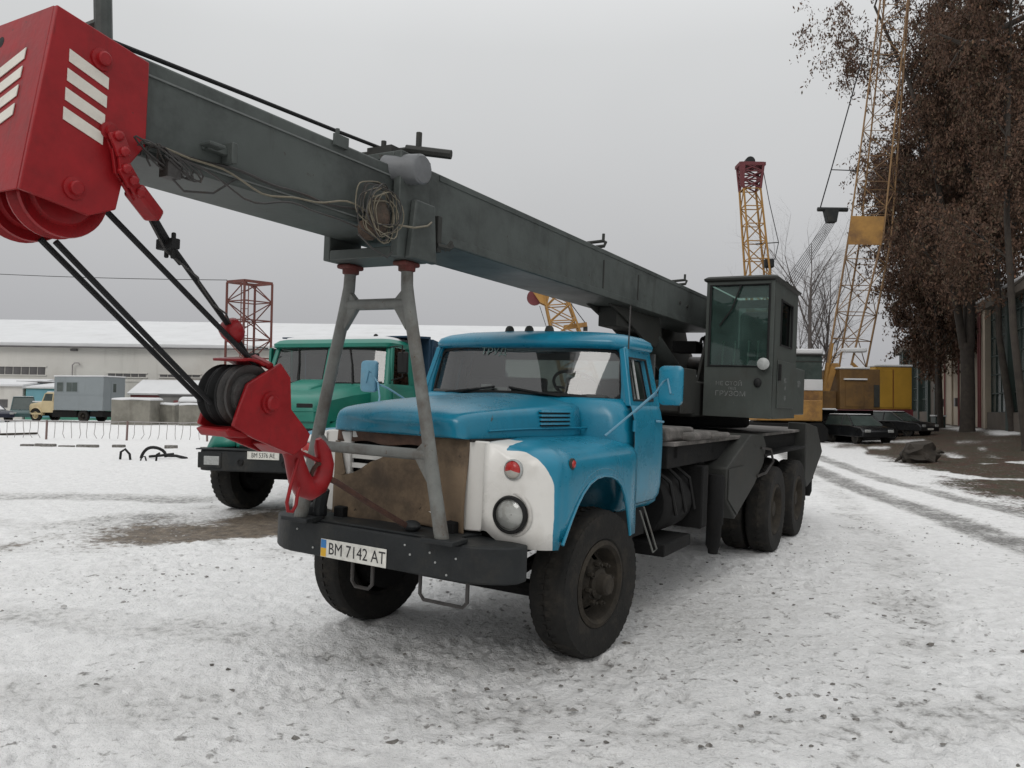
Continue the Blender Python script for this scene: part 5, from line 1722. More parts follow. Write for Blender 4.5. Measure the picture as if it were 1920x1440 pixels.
for z, x in ((1.465, .70),):
    MB().tube([(.755, -.66, 1.55), (.762, 0, 1.55), (.755, .66, 1.55)], .012, 6).build('bonnet_moulding', M_GREEN, BH)
for y in (.50,):
    MB().box(.755, .765, .34, .60, 1.60, 1.66).build('air_slot', M_BLACK, BH, bevel=.01)
# cab
rings = []
for z, x0, x1, w in ((1.05, -1.85, -.60, 1.12), (1.2, -1.9, -.58, 1.18), (1.9, -1.9, -.58, 1.17), (1.99, -1.9, -.60, 1.14)):
    rings.append([(px, py, z) for px, py in rrect(x0, x1, w, w, .09, 4)])
MB().loft(rings).build('cab_body', M_GREEN, GT, smooth=45)
rings = []
for z, x0, x1, w in ((2.58, -1.85, -.86, 1.04), (2.60, -1.92, -.76, 1.13), (2.66, -1.93, -.76, 1.14), (2.72, -1.90, -.84, 1.08), (2.755, -1.82, -.96, .96)):
    rings.append([(px, py, z) for px, py in rrect(x0, x1, w, w - .03, .14, 4)])
GRF = MB().loft(rings).build('cab_roof', M_GREEN, GT, smooth=45)
rings = []
for z, x0, x1, w in ((2.735, -1.86, -.90, 1.02), (2.775, -1.82, -.93, .98), (2.80, -1.75, -1.02, .88)):
    rings.append([(px, py, z) for px, py in rrect(x0, x1, w, w - .03, .14, 4)])
MB().loft(rings).build('roof_snow', M_SNOW, GRF, smooth=60)
MB().ball((-1.0, .72, 2.79), .04, 10, 6).build('roof_lamp', M_BLACK, GRF)


def gws(u, v):
    return (-.62 - .20 * v - .06 * abs(u) ** 3, u * (1.08 - .06 * v), 2.0 + .585 * v)


for (u0, u1) in ((-.97, -.045), (.045, .97)):
    g = MB().grid([[gws(u0 + (u1 - u0) * i / 8, j / 3) for i in range(9)] for j in range(4)]).build('windscreen_pane', M_GLASS, GT)
    e = [gws(u0 + (u1 - u0) * i / 8, 0) for i in range(9)] + [gws(u1, k / 4) for k in (1, 2, 3)] + [gws(u1 - (u1 - u0) * i / 8, 1) for i in range(9)] + [gws(u0, 1 - k / 4) for k in (1, 2, 3)]
    MB().tube(e, .014, 6, closed=True).build('rubber_seal', M_BLACK, g)
MB().bar(gws(0, -.02), gws(0, 1.02), .06, .04).build('windscreen_post', M_GREEN, GT)
for u in (-.45, .48):
    a, b = Vector(gws(u, -.03)), Vector(gws(u - .06, .55))
    MB().tube([a + Vector((.03, 0, 0)), b + Vector((.02, 0, 0)), Vector(gws(u - .13, .97)) + Vector((.016, 0, 0))], .012, 6).build('wiper', M_BLACK, GT)
for s in (1, -1):
    MB().tube([gws(s * 1.0, -.05), gws(s * 1.0, .5), gws(s * 1.0, 1.05)], .045, 8).build('windscreen_pillar', M_GREEN, GT)
    ys = s * 1.12
    f = MB().hexa([(-.80, ys - .02, 1.98), (-.80, ys + .02, 1.98), (-.72, ys + .02, 1.98), (-.72, ys - .02, 1.98)], [(-.92, ys - .06, 2.60), (-.92, ys - .02, 2.60), (-.84, ys - .02, 2.60), (-.84, ys - .06, 2.60)]).build('door_pillar', M_GREEN, GT, bevel=.006)
    MB().box(-1.90, -1.47, ys - .05, ys + .0, 1.98, 2.60).build('quarter_panel', M_GREEN, GT, bevel=.006)
    MB().add([(-.80, ys, 1.99), (-1.46, ys, 1.99), (-1.48, ys - .04, 2.59), (-.88, ys - .04, 2.59)], [(0, 1, 2, 3)]).build('window_glass', M_GLASS_SIDE, f)
    d = MB().box(-1.50, -.70, min(s * 1.178, s * 1.19), max(s * 1.178, s * 1.19), 1.25, 1.90).build('cab_door', M_GREEN, GT, bevel=.004)
    MB().tube([(-1.36, s * 1.20, 1.72), (-1.36, s * 1.22, 1.74), (-1.22, s * 1.22, 1.74), (-1.22, s * 1.20, 1.72)], .012, 6).build('door_handle', M_BLACK, d)
    # black mirrors on brackets
    m_ = MB().box(-.70, -.64, s * 1.36 - .09, s * 1.36 + .09, 2.16, 2.50).build('wing_mirror', M_BLACK, GT, bevel=.02)
    MB().tube([(-.70, s * 1.12, 2.58), (-.64, s * 1.36, 2.60), (-.66, s * 1.36, 2.10), (-.68, s * 1.16, 2.05)], .012, 6).build('mirror_arm', M_BLACK, m_)
MB().box(-1.92, -1.89, -1.10, 1.10, 1.99, 2.58).build('cab_rear_wall', M_INTERIOR, GT)
for y in (.5, -.5):
    MB().box(-1.55, -1.40, y - .28, y + .28, 1.95, 2.30).build('seat_back', M_SEAT, GT, bevel=.05)
MB().box(-.80, -.66, -1.0, 1.0, 1.97, 2.03).build('dashboard', M_INTERIOR, GT)
SWH = MB().tube([(-.98 + .14 * math.sin(a), .5 + .24 * math.cos(a), 2.06 + .18 * math.sin(a)) for a in np.linspace(0, 6.283, 22)[:-1]], .015, 6, closed=True).build('steering_wheel', M_SEAT, GT)
# tipper body
mb = MB()
mb.hexa([(-2.05, -1.22, 1.25), (-2.05, 1.22, 1.25), (-2.15, 1.22, 1.25), (-2.15, -1.22, 1.25)], [(-2.05, -1.25, 2.83), (-2.05, 1.25, 2.83), (-2.15, 1.25, 2.83), (-2.15, -1.25, 2.83)])
TB = mb.build('tipper_front', M_NAVY, GT, bevel=.01)
MB().hexa([(-1.35, -1.26, 2.80), (-1.35, 1.18, 2.80), (-2.10, 1.25, 2.83), (-2.10, -1.30, 2.83)], [(-1.35, -1.26, 2.825), (-1.35, 1.18, 2.825), (-2.10, 1.25, 2.87), (-2.10, -1.30, 2.87)]).build('cab_visor', M_NAVY, GT)
for s in (1, -1):
    w = MB().hexa([(-2.151, s * 1.15, 1.25), (-2.151, s * 1.22, 1.25), (-6.9, s * 1.22, 1.35), (-6.9, s * 1.15, 1.35)], [(-2.151, s * 1.21, 2.83), (-2.151, s * 1.28, 2.83), (-6.9, s * 1.28, 2.45), (-6.9, s * 1.21, 2.45)]).build('tipper_side', M_NAVY, GT, bevel=.01)
    for x in (-2.2, -3.2, -4.2, -5.2, -6.2):
        MB().hexa([(x, s * 1.225, 1.26), (x, s * 1.30, 1.26), (x - .12, s * 1.30, 1.26), (x - .12, s * 1.225, 1.26)], [(x, s * 1.27, 2.70), (x, s * 1.35, 2.70), (x - .12, s * 1.35, 2.68), (x - .12, s * 1.27, 2.68)]).build('side_rib', M_NAVY, w, bevel=.006)
MB().box(-6.9, -2.15, -1.15, 1.15, 1.22, 1.30).build('tipper_floor', M_NAVY, GT)
MB().box(-6.98, -6.901, -1.22, 1.22, 1.30, 2.50).build('tailgate', M_NAVY, GT)

# ------------------------------------------------------------------ left background: warehouse and yard
WH = thing('warehouse', 'long cream warehouse with a snow covered roof across the yard', 'warehouse', (-25, 75, 0))
mb = MB().box(-62, 30, 0, 40, -.5, 7.15)
mb.build('wall', M_CREAMWALL, WH)
mb = MB()
mb.add([(-63, -.6, 7.0), (31, -.6, 7.0), (31, 20, 11.3), (-63, 20, 11.3), (31, 41, 7.0), (-63, 41, 7.0)], [(0, 1, 2, 3), (3, 2, 4, 5)])
WR_ = mb.build('roof', M_SNOW, WH, smooth=0, solid=.35)
MB().box(-62.8, 30.8, -.75, -.60, 6.72, 6.86).build('gutter', M_DARKWIN, WR_)
MB().prism([(0.02, 7.15), (39.98, 7.15), (20, 11.1)], 'X', 29.9, 30.0).build('gable', M_CREAMWALL, WH)


def wh_win(x0, x1, z0, z1, n, mat=M_DARKWIN):
    f = MB().box(x0 - .1, x1 + .1, -.10, -.001, z0 - .1, z0).box(x0 - .1, x1 + .1, -.10, -.001, z1, z1 + .1).build('window_frame', M_CREAMWALL, WH)
    w = (x1 - x0) / n
    first = None
    for k in range(n):
        if first is None:
            first = MB().box(0, w - .08, -.03, -.002, z0, z1).build('window_pane', mat, f)
            o = first
        else:
            o = first.copy()
            COL.objects.link(o)
            o.parent = f
        o.location = (x0 + k * w, 0, 0)


wh_win(-24.6, -19.9, 4.12, 4.86, 6)
wh_win(-13.9, -10.2, 4.02, 4.34, 5)
wh_win(-8.9, -5.0, 4.06, 4.30, 5)
wh_win(4.0, 9.0, 4.0, 4.4, 6)
MB().tube([(-17.2, -.3, 0), (-17.2, -.3, 5.1), (-17.0, -.3, 5.3), (-16.6, -.3, 5.3), (-16.5, -.3, 5.1)], .06, 6).build('gas_pipe', M_FENCE, WH)
MB().box(-17.5, -16.9, -.25, -.01, 6.45, 6.66).build('wall_lamp', M_DARKWIN, WH)
MB().box(-62, 30, -.06, -.002, 3.55, 3.65).build('wall_ledge', M_CREAMWALL, WH)


def shed(name, label, cat, x, y, w, d, h, mat, roof='flat', rot=0.0, rise=.6, group=None):
    t = thing(name, label, cat, (x, y, gz(x, y)), (0, 0, rot), group)
    MB().box(-w / 2, w / 2, 0, d, 0, h).build('wall', mat, t)
    if roof == 'flat':
        MB().box(-w / 2 - .12, w / 2 + .12, -.12, d + .12, h, h + .12).build('roof_sheet', M_DARKWIN, t)
        MB().box(-w / 2 - .08, w / 2 + .08, -.08, d + .08, h + .12, h + .26).build('roof_snow', M_SNOW, t, bevel=.06)
    elif roof == 'gable':
        MB().prism([(-w / 2 + .01, h), (w / 2 - .01, h), (0, h + rise - .02)], 'Y', .01, d - .01).build('gable', mat, t)
        MB().add([(-w / 2 - .2, -.2, h - .05), (0, -.2, h + rise), (0, d + .2, h + rise), (-w / 2 - .2, d + .2, h - .05), (w / 2 + .2, -.2, h - .05), (w / 2 + .2, d + .2, h - .05)], [(0, 1, 2, 3), (1, 4, 5, 2)]).build('roof_snow', M_SNOW, t, smooth=0, solid=.15)
    else:
        MB().add([(-w / 2 - .2, -.25, h), (w / 2 + .2, -.25, h), (w / 2 + .2, d + .2, h + rise), (-w / 2 - .2, d + .2, h + rise)], [(0, 1, 2, 3)]).build('roof_snow', M_SNOW, t, smooth=0, solid=.16)
        MB().prism([(0.01, h), (d - .01, h), (d - .01, h + rise - .03)], 'X', -w / 2 + .01, w / 2 - .01).build('upper_wall', mat, t)
    return t


t = shed('kiosk', 'low white hut with small windows at the left edge below the warehouse', 'hut', -45.5, 66.5, 7.5, 4, 2.9, M_CREAMWALL, 'lean')
for x in (-1.4, 0.1, 1.6):
    MB().box(x, x + .9, -.04, -.001, 1.0, 1.7).build('window', M_DARKWIN, t)
t = shed('storage_container', 'pale blue container with snowy top left of the green one', 'container', -42.6, 68.5, 2.0, 5, 3.15, M_TEAL, 'flat', R(-8))
for x in (-.5, .4):
    MB().box(x - .02, x + .02, -.03, -.001, .2, 3.0).build('door_seam', M_DARKWIN, t)
t = shed('storage_container', 'long green container with sloping snowy top behind the cream lorry', 'container', -38.4, 67.0, 6.4, 4, 2.75, M_GREENBOX, 'lean', R(6), .5)
MB().box(-3.15, -.9, -.04, -.001, .2, 2.6).build('side_panel', M_TEAL, t)
MB().box(1.6, 3.1, -.04, -.001, .2, 2.7).build('side_panel', M_TEAL, t)
t = shed('storage_shed', 'low dark red shed with broad snowy roof right of the grey van body', 'shed', -31.0, 70.5, 7.0, 2.5, 2.35, M_SHEDRED, 'lean', 0, 1.3)
t = shed('storage_shed', 'dark red gabled shed in front of the warehouse, left of the hook block', 'shed', -25.4, 69.0, 4.6, 4, 2.35, M_SHEDRED, 'gable', 0, 1.0)
t = shed('storage_shed', 'dark red shed with flat snowy top partly behind the hook ropes', 'shed', -21.8, 70.0, 3.4, 3, 2.7, M_SHEDRED, 'flat')
t = shed('garage', 'grey metal garage with snow cap between concrete block and red sheds', 'garage', -27.9, 64.8, 2.7, 4, 2.15, M_TANK, 'flat', R(5))
MB().box(-.2, .75, -.04, -.001, .1, 1.8).build('door', M_SHEDRED, t)
t = shed('garage', 'small dark grey garage with snowy roof touching the van tail', 'garage', -30.6, 65.5, 2.2, 3, 1.75, M_TANK, 'flat')
# snow capped tank
TK = thing('storage_tank', 'long grey rounded tank with a thick cap of snow', 'tank', (-24.2, 61.5, 0), (0, 0, R(4)))
MB().lathe([(0, -1.9), (.9, -1.9), (1.02, -1.8), (1.02, 2.4), (.9, 2.5), (0, 2.5)], (0, 0, .95), (1, 0, 0), 24).build('tank_shell', M_TANK, TK, smooth=40)
rings = []
for x, k in ((-1.85, .3), (-1.7, .9), (0, 1), (2.2, 1), (2.45, .4)):
    rings.append([(x, 1.05 * math.cos(a) * (.72 + .2 * k), .95 + (1.03 + .10 * k) * math.sin(a)) for a in np.linspace(R(40), R(140), 9)])
MB().loft(rings, False, False).build('snow_cap', M_SNOW, TK, smooth=60, solid=.05)

# concrete blocks
for lab, x, y, w, d, h, rz in (('largest pale concrete block with snow on top, standing in front of the grey van', -27.1, 56.5, 2.75, 2.2, 1.78, 0.02),
                               ('dark grooved concrete block with snow, middle one of the three blocks', -25.35, 57.75, 1.5, 1.4, 1.45, -.04),
                               ('low wide concrete block with snow, right one of the three blocks', -22.6, 56.4, 2.3, 1.6, 1.45, .03)):
    t = thing('concrete_block', lab, 'concrete block', (x, y, 0), (0, 0, rz), 'concrete blocks behind the fence')
    MB().box(-w / 2, w / 2, -d / 2, d / 2, -.05, h).build('block_body', M_CONCRETE, t, bevel=.05)
    rings = []
    for z, k in ((h + .002, 1.0), (h + .09, .98), (h + .15, .88)):
        rings.append([(px * 1, py, z + .03 * math.sin(3 * px + 5 * py)) for px, py in [(a * w / 2 * k, b * d / 2 * k) for a, b in ((-1, -1), (-.5, -1), (0, -1), (.5, -1), (1, -1), (1, 0), (1, 1), (0, 1), (-1, 1), (-1, 0))]])
    MB().loft(rings).build('snow_cap', M_SNOW, t, smooth=60)
    if 'grooved' in lab:
        for k in range(3):
            MB().box(-.5 + .45 * k, -.42 + .45 * k, -d / 2 - .03, -d / 2 - .001, 0, h - .1).build('rib', M_CONCRETE, t)

# cream lorry with grey van body
VN = thing('box_lorry', 'old cream cab lorry with grey windowed van body parked behind the fence', 'lorry', (-36.9, 61.8, 0), (0, 0, math.pi - R(15)))
# local X forward (towards image left), Y: visible side is +Y
for x in (0.0, -4.5):
    for s in (1, -1):
        make_wheel('wheel', VN, (x, s * .88, .49), .49, .26, s, 'front' if x == 0 else 'rear', 0, nuts=5, mat_rim=M_CREAM if x == 0 else M_RIM)
MB().box(-6.3, .6, -.45, .45, .45, .88).box(-3.9, -1.6, .46, .98, .38, .90).box(-6.3, -5.2, .46, .98, .45, .90).build('chassis_frame', M_FRAME, VN)  # side boxes added to darken the space under the van body
rings = []
for x, w, z0, z1 in ((.95, .62, .78, 1.28), (.90, .70, .75, 1.40), (.5, .76, .75, 1.47), (-.35, .86, .75, 1.58), (-.6, .90, .75, 1.60)):
    rings.append([(x, w, z0), (x, w, z1 - .2), (x, w * .85, z1 - .03), (x, 0, z1), (x, -w * .85, z1 - .03), (x, -w, z1 - .2), (x, -w, z0)])
b = MB().loft(rings).build('bonnet', M_CREAM, VN, smooth=50)
MB().box(-.5, .75, -.6, .6, 1.50, 1.60).build('bonnet_snow', M_SNOW, b, bevel=.04)
for s in (1, -1):
    arc = [(.62 * math.cos(a), .49 + .62 * math.sin(a)) for a in np.linspace(R(-5), R(180), 12)]
    MB().grid([[(x, s * .70, z + .02) for x, z in arc], [(x, s * .95, z) for x, z in arc], [(x * .97, s * 1.0, z - .05) for x, z in arc]]).build('front_wing', M_CREAM, VN, smooth=50, solid=.03)
MB().box(.92, 1.05, -.95, .95, .55, .75).build('front_bumper', M_BUMPER, VN, bevel=.02)
rings = []
for z, x0, x1, w in ((.72, -1.75, -.55, .98), (1.55, -1.75, -.50, 1.0), (1.62, -1.75, -.52, .98)):
    rings.append([(px, py, z) for px, py in rrect(x0, x1, w, w, .1, 3)])
MB().loft(rings).build('cab_body', M_CREAM, VN, smooth=45)
rings = []
for z, x0, x1, w in ((2.16, -1.75, -.80, .88), (2.20, -1.78, -.74, .93), (2.28, -1.74, -.82, .85)):
    rings.append([(px, py, z) for px, py in rrect(x0, x1, w, w, .12, 3)])
r_ = MB().loft(rings).build('cab_roof', M_CREAM, VN, smooth=45)
MB().box(-1.7, -.85, -.8, .8, 2.28, 2.36).build('roof_snow', M_SNOW, r_, bevel=.03)
for s in (1, -1):
    MB().tube([(-.58, s * .93, 1.58), (-.80, s * .86, 2.2)], .05, 6).tube([(-1.62, s * .95, 1.58), (-1.62, s * .88, 2.2)], .07, 6).build('cab_pillar', M_CREAM, VN)
    MB().add([(-.62, s * .94, 1.6), (-1.6, s * .95, 1.6), (-1.6, s * .89, 2.17), (-.82, s * .89, 2.17)], [(0, 1, 2, 3)]).build('door_glass', M_OLDGLASS, VN)
MB().add([(-.56, -.9, 1.62), (-.56, .9, 1.62), (-.80, .85, 2.17), (-.80, -.85, 2.17)], [(0, 1, 2, 3)]).build('windscreen', M_OLDGLASS, VN)
MB().box(-.62, .35, 1.0, 1.08, .55, .68).build('running_board', M_CREAM, VN)
VB = MB().box(-6.45, -1.85, -1.12, 1.12, .92, 3.50).build('van_body', M_BOXGREY, VN, bevel=.04)
MB().box(-6.5, -1.8, -1.16, 1.16, 3.50, 3.60).build('roof_snow', M_SNOW, VB, bevel=.04)
for x0, x1 in ((-2.72, -2.15), (-3.55, -3.05), (-4.05, -3.58)):
    f = MB().box(x0 - .05, x1 + .05, 1.121, 1.14, 2.30, 3.12).build('window_frame', M_BOXGREY, VB)
    MB().box(x0, x1, 1.141, 1.146, 2.36, 3.06).build('window_pane', M_OLDGLASS, f)
MB().box(-6.47, -6.451, -.35, .35, 1.0, 3.2).build('rear_door', M_BOXGREY, VB)
MB().box(-6.475, -6.471, -.15, .15, 2.35, 3.0).build('door_window', M_OLDGLASS, VB)
MB().box(-6.44, -1.9, 1.121, 1.135, 2.10, 2.14).build('body_moulding', M_BOXGREY, VB)


# parked cars
def car(label, x, y, rz, col, Lc=4.3, Wc=1.7, H=1.42, van=False, snow=True, plate=False, group='cars parked round the yard'):
    mat = col
    t = thing('parked_car', label, 'car', (x, y, gz(x, y)), (0, 0, rz), group)
    h = Lc / 2
    low = [(-h, .35), (-h - .04, .62), (-h + .05, .86), (-h * .55, .92), (h * .35, .92), (h * .9, .80), (h, .62), (h, .34)]
    rings = []
    for k, (yy, ins) in enumerate(((-Wc / 2, .05), (-Wc / 2 + .06, 0), (Wc / 2 - .06, 0), (Wc / 2, .05))):
        rings.append([(px * (1 - ins * .3), yy, .62 + (pz - .62) * (1 - ins)) for px, pz in low])
    MB().loft(rings).build('body', mat, t, smooth=40, bevel=.03)
    top = [(-h * .98 if van else -h * .86, .90), (-h * .90 if van else -h * .55, H - .04), (-h * .5, H), (h * .10, H), (h * .48, .90)]
    rings = []
    for yy, ins in ((-Wc / 2 + .10, 0), (-Wc / 2 + .24, 1), (Wc / 2 - .24, 1), (Wc / 2 - .10, 0)):
        pass
    b0_ = [(px, pz) for px, pz in top]
    mb = MB()
    w0, w1 = Wc / 2 - .07, Wc / 2 - .22

    def yw(z):
        return w0 + (w1 - w0) * (z - .9) / (H - .9)
    vs = [(px, -yw(pz), pz) for px, pz in b0_] + [(px, yw(pz), pz) for px, pz in b0_]
    n = len(b0_)
    mb.add(vs, [tuple(range(n))[::-1], tuple(range(n, 2 * n))] + [(k, (k + 1) % n, n + (k + 1) % n, n + k) for k in range(n)])
    mb.build('cabin_glass', M_OLDGLASS, t, smooth=20)
    rw = w1 + .02
    r_ = MB().box(top[1][0] - .04, top[3][0] + .05, -rw, rw, H - .03, H + .025).build('roof', mat, t, bevel=.03)
    for s in (1, -1):
        for k in (0, 2, 4):
            p = [(top[0], top[1]), None, ((top[1][0] + top[3][0]) / 2, None), None, (top[4], top[3])]
        MB().tube([(top[0][0], s * yw(.9), .9), (top[1][0], s * yw(H), H)], .04, 6).tube([(top[4][0], s * yw(.9), .9), (top[3][0], s * yw(H), H)], .04, 6).tube([(-h * .1, s * yw(.9), .9), (-h * .1, s * yw(H), H)], .04, 6).build('pillar', mat, t)
        for x_ in (-h * .62, h * .62):
            MB().lathe([(0, -.10), (.17, -.10), (.20, -.08), (.31, -.10), (.31, .10), (.20, .09), (.17, .06), (0, .06)], (x_, s * (Wc / 2 - .10), .31), (0, s, 0), 20).build('wheel', M_RUBBER, t)
        MB().box(h - .03, h + .015, min(s * .45, s * .75), max(s * .45, s * .75), .58, .72).build('headlight', M_LAMPFACE, t, bevel=.02)
        MB().box(-h - .05, -h + .02, min(s * .55, s * .78), max(s * .55, s * .78), .62, .80).build('tail_light', M_LENSRED, t, bevel=.02)
    if plate:
        MB().box(-h - .055, -h - .03, -.26, .26, .50, .61).build('license_plate', M_PLATE, t)
        MB().box(h + .0, h + .02, -.26, .26, .42, .53).build('license_plate', M_PLATE, t)
    if snow:
        MB().box(top[1][0], top[3][0], -rw + .05, rw - .05, H + .02, H + .07).build('roof_snow', M_SNOW, t, bevel=.03)
        if 'left edge' in label:
            a, b = top[3], top[4]
            MB().hexa([(b[0] + .02, -w0 + .1, .93), (b[0] + .02, w0 - .1, .93), (b[0] - .02, w0 - .1, .93), (b[0] - .02, -w0 + .1, .93)],
                      [(a[0] + .06, -w1 + .05, H - .02), (a[0] + .06, w1 - .05, H - .02), (a[0], w1 - .05, H - .02), (a[0], -w1 + .05, H - .02)]).build('windscreen_snow', M_SNOW, t)
    return t


car('dark navy car with snowy windscreen, cut off at the left edge', -39.4, 58.6, R(-28), car_paint('navy_car_paint', (.012, .014, .03)), 4.2, 1.68, 1.4)
car('dark teal van nosing out behind the navy car on the left', -39.2, 62.6, R(-58), car_paint('teal_car_paint', (.03, .07, .07)), 4.4, 1.8, 1.9, van=True)
car('black hatchback with snow on its roof, parked under the yellow lattice crane', 17.9, 40.3, R(-84), car_paint('black_car_paint', (.008, .009, .010)), 3.9, 1.72, 1.42, van=True, plate=False)
car('black saloon showing a white plate, parked right of the snowy hatchback', 22.6, 46.0, R(-60), car_paint('black_saloon_paint', (.010, .010, .011)), 4.4, 1.75, 1.40, plate=True)

# tubular fence across the snow
FN = thing('railing_fence', 'low bent steel railing fence with reddish posts across the snowy yard', 'fence', (-19.5, 33.2, 0))
rng = random.Random(8)
FX0, FX1 = -5.0, 9.6
MB().tube([(x, 0, .80 - .012 * (x % 3)) for x in np.linspace(FX0, FX1, 30)], .022, 6).build('top_rail', M_FENCE, FN)
x = FX0
k = 0
while x < FX1:
    if k % 10 == 4:
        strut('post', FN, (x, 0, -.05), (x + rng.uniform(-.03, .03), 0, .82), .045, M_FENCEPOST, 8)
    else:
        b1, b2 = rng.uniform(-.06, .06), rng.uniform(-.10, .10)
        MB().tube([(x, 0, .79), (x + b1 * .2, .01, .5), (x + b1, .02, .25), (x + b2, 0, .06)], .013, 5).build('bar', M_FENCE, FN)
    x += .34 + rng.uniform(-.03, .03)
    k += 1

# snowed-over kerb
mb = MB()
x = -26.0
rng = random.Random(21)
while x < -9.5:
    w = rng.uniform(.2, .8)
    if rng.random() < .7:
        zz = rng.uniform(.04, .12)
        yy = 28.0 + rng.uniform(-.12, .12)
        mb.box(x, x + w, yy, yy + .18, -.05, zz)
    x += w + rng.uniform(.02, .22)
o = mb.build('kerb', M_CLOD, None, bevel=.02)
o['kind'] = 'structure'
for lab, x, y, ln in (('long dark plank lying in snow behind the fence, left one', -23.4, 36.5, 2.2), ('short dark plank in the snow behind the fence near left edge', -25.5, 34.6, 1.4)):
    t = tag(MB().box(-ln / 2, ln / 2, -.09, .09, 0, .10).build('plank', M_STUMP, None, bevel=.01), lab, 'plank')
    t.location = (x, y, 0.01)
    t.rotation_euler = (0, R(-2), R(12))

# scrap lying on the snow
SH = thing('scrap_hose', 'black bent hose and scrap iron lying on the snow by the green lorry', 'scrap', (-10.1, 22.9, 0))
SH.scale = (.85, .85, .85)
MB().tube([(-.45 + .42 * math.cos(a), .05 * math.sin(3 * a), .02 + .36 * math.sin(a)) for a in np.linspace(R(185), R(5), 14)], .055, 8).build('hose_arch', M_BLACK, SH)
MB().tube([(-.05, 0, .10), (.35, -.05, .10), (.75, -.10, .02)], .05, 8).tube([(-.6, .02, .06), (-.2, -.05, .10), (.25, 0, .16)], .045, 8).build('pipe', M_BLACK, SH)
t = tag(MB().tube([(-.16, 0, -.02), (-.14, 0, .22), (-.02, 0, .30), (.12, -.02, .16), (.16, -.05, -.02)], .035, 8).build('bent_pipe', M_BLACK, None), 'small bent black pipe stuck in the snow left of the hose', 'pipe')
t.location = (-10.95, 22.2, 0)
t = tag(MB().tube([(0, 0, -.02), (.02, 0, .18), (.10, 0, .22)], .03, 8).build('pipe_stub', M_BLACK, None), 'short black pipe stub in the snow just below the hose', 'pipe')
t.location = (-9.95, 21.9, 0)
t = tag(MB().tube([(-.09, 0, -.02), (-.05, 0, .12), (.04, 0, .12), (.08, 0, -.01)], .022, 8).build('bent_pipe', M_BLACK, None), 'tiny bent pipe between the other scrap pieces on the snow', 'pipe')
t.location = (-10.3, 21.9, 0)


# ------------------------------------------------------------------ lattice structures
def lattice(parent, base, top, n, rc, rl, mat, mat_l=None, faces=(0, 1, 2, 3), bar='lacing_bar', chord='chord', cross=False, ncut=6):
    """base, top: four corners each; chords and zigzag lacing as separate bars"""
    mat_l = mat_l or mat
    base, top = [Vector(p) for p in base], [Vector(p) for p in top]
    for k in range(4):
        strut(chord, parent, base[k], top[k], rc, mat, ncut)
    for f in faces:
        a, b = f, (f + 1) % 4
        for i in range(n):
            t0, t1 = i / n, (i + 1) / n
            p, q = (a, b) if (i + f) % 2 == 0 else (b, a)
            strut(bar, parent, base[p].lerp(top[p], t0), base[q].lerp(top[q], t1), rl, mat_l, 5)
            if cross:
                strut(bar, parent, base[q].lerp(top[q], t0), base[p].lerp(top[p], t1), rl, mat_l, 5)
            strut('cross_bar', parent, base[a].lerp(top[a], t1), base[b].lerp(top[b], t1), rl, mat_l, 5)


# red mast section standing on end
MS = thing('lattice_mast', 'rusty red lattice mast section standing upright behind the hook block', 'lattice mast', (-8.95, 26.4, 0))
sq = [(-.72, -.18), (.0, -.55), (.72, .1), (0, .5)]
lattice(MS, [(x, y, 0) for x, y in sq], [(x, y, 5.72) for x, y in sq], 9, .045, .022, M_MASTRED, cross=False)
mb = MB()
for k in range(4):
    a, b = sq[k], sq[(k + 1) % 4]
    mb.bar((*a, 5.74), (*b, 5.74), .06, .09)
mb.build('top_frame', M_MASTRED, MS)
mb = MB()
for s in (-.12, .12):
    mb.tube([(.0 + s, -.50, 2.0), (.0 + s, -.50, 5.6)], .018, 5)
for k in range(12):
    mb.tube([(-.12, -.50, 2.1 + .3 * k), (.12, -.50, 2.1 + .3 * k)], .012, 5)
mb.build('ladder', M_MASTRED, MS)
b0 = Vector((-8.95 - .72, 26.2, 5.8))
WP = thing('overhead_wire', 'thin grey wire strung across the sky from left edge to red mast', 'wire', tuple(b0))
pts = [Vector((-34 + (b0.x + 34) * t, 34 + (b0.y - 34) * t, 7.9 + (b0.z - 7.9) * t - 1.0 * t * (1 - t))) - b0 for t in np.linspace(0, 1, 14)]
MB().tube(pts, .012, 5).build('cable', M_ROPE, WP)
PO = thing('wire_pole', 'grey pole carrying the overhead wire at far left', 'pole', (-34, 34, 0))
MB().lathe([(.12, 0), (.09, 8.0), (0, 8.0)], (0, 0, 0), (0, 0, 1), 10).build('shaft', M_FENCE, PO)

# small yellow lattice boom behind the blue cab
C4 = thing('lattice_crane', 'yellow lattice jib with maroon tip sheave poking up behind blue cab roof', 'crane', (4.4, 38, 0))
lattice(C4, [(-1.75, -.6, 2.0), (.15, -.6, 2.0), (.15, .8, 2.0), (-1.75, .8, 2.0)], [(-2.95, -.4, 7.35), (-1.95, -.4, 7.45), (-1.95, .5, 7.45), (-2.95, .5, 7.35)], 7, .05, .03, M_YELLOW, cross=True)
mb = MB().lathe([(0, -.1), (.38, -.1), (.38, .1), (0, .1)], (-3.35, 0, 7.0), (0, 1, 0), 20)
mb.build('tip_sheave', M_MAROON, C4)
MB().prism([(-3.45, 7.25), (-2.9, 7.45), (-2.6, 7.2), (-2.75, 6.6), (-3.1, 6.75)], 'Y', -.35, -.2).prism([(-3.45, 7.25), (-2.9, 7.45), (-2.6, 7.2), (-2.75, 6.6), (-3.1, 6.75)], 'Y', .2, .35).build('tip_plate', M_YELLOW, C4)
MB().bar((-1.9, 0, 5.55), (-.78, 0, 5.72), .22, .22).build('jib_stay', M_YELLOW, C4)
MB().tube([(-.82, 0, 5.75), (-1.55, 0, 6.7), (-2.3, 0, 7.6)], .022, 5).tube([(-1.9, 0, 6.75), (-1.5, 0, 6.72)], .022, 5).build('stay_rope', M_ROPE, C4)
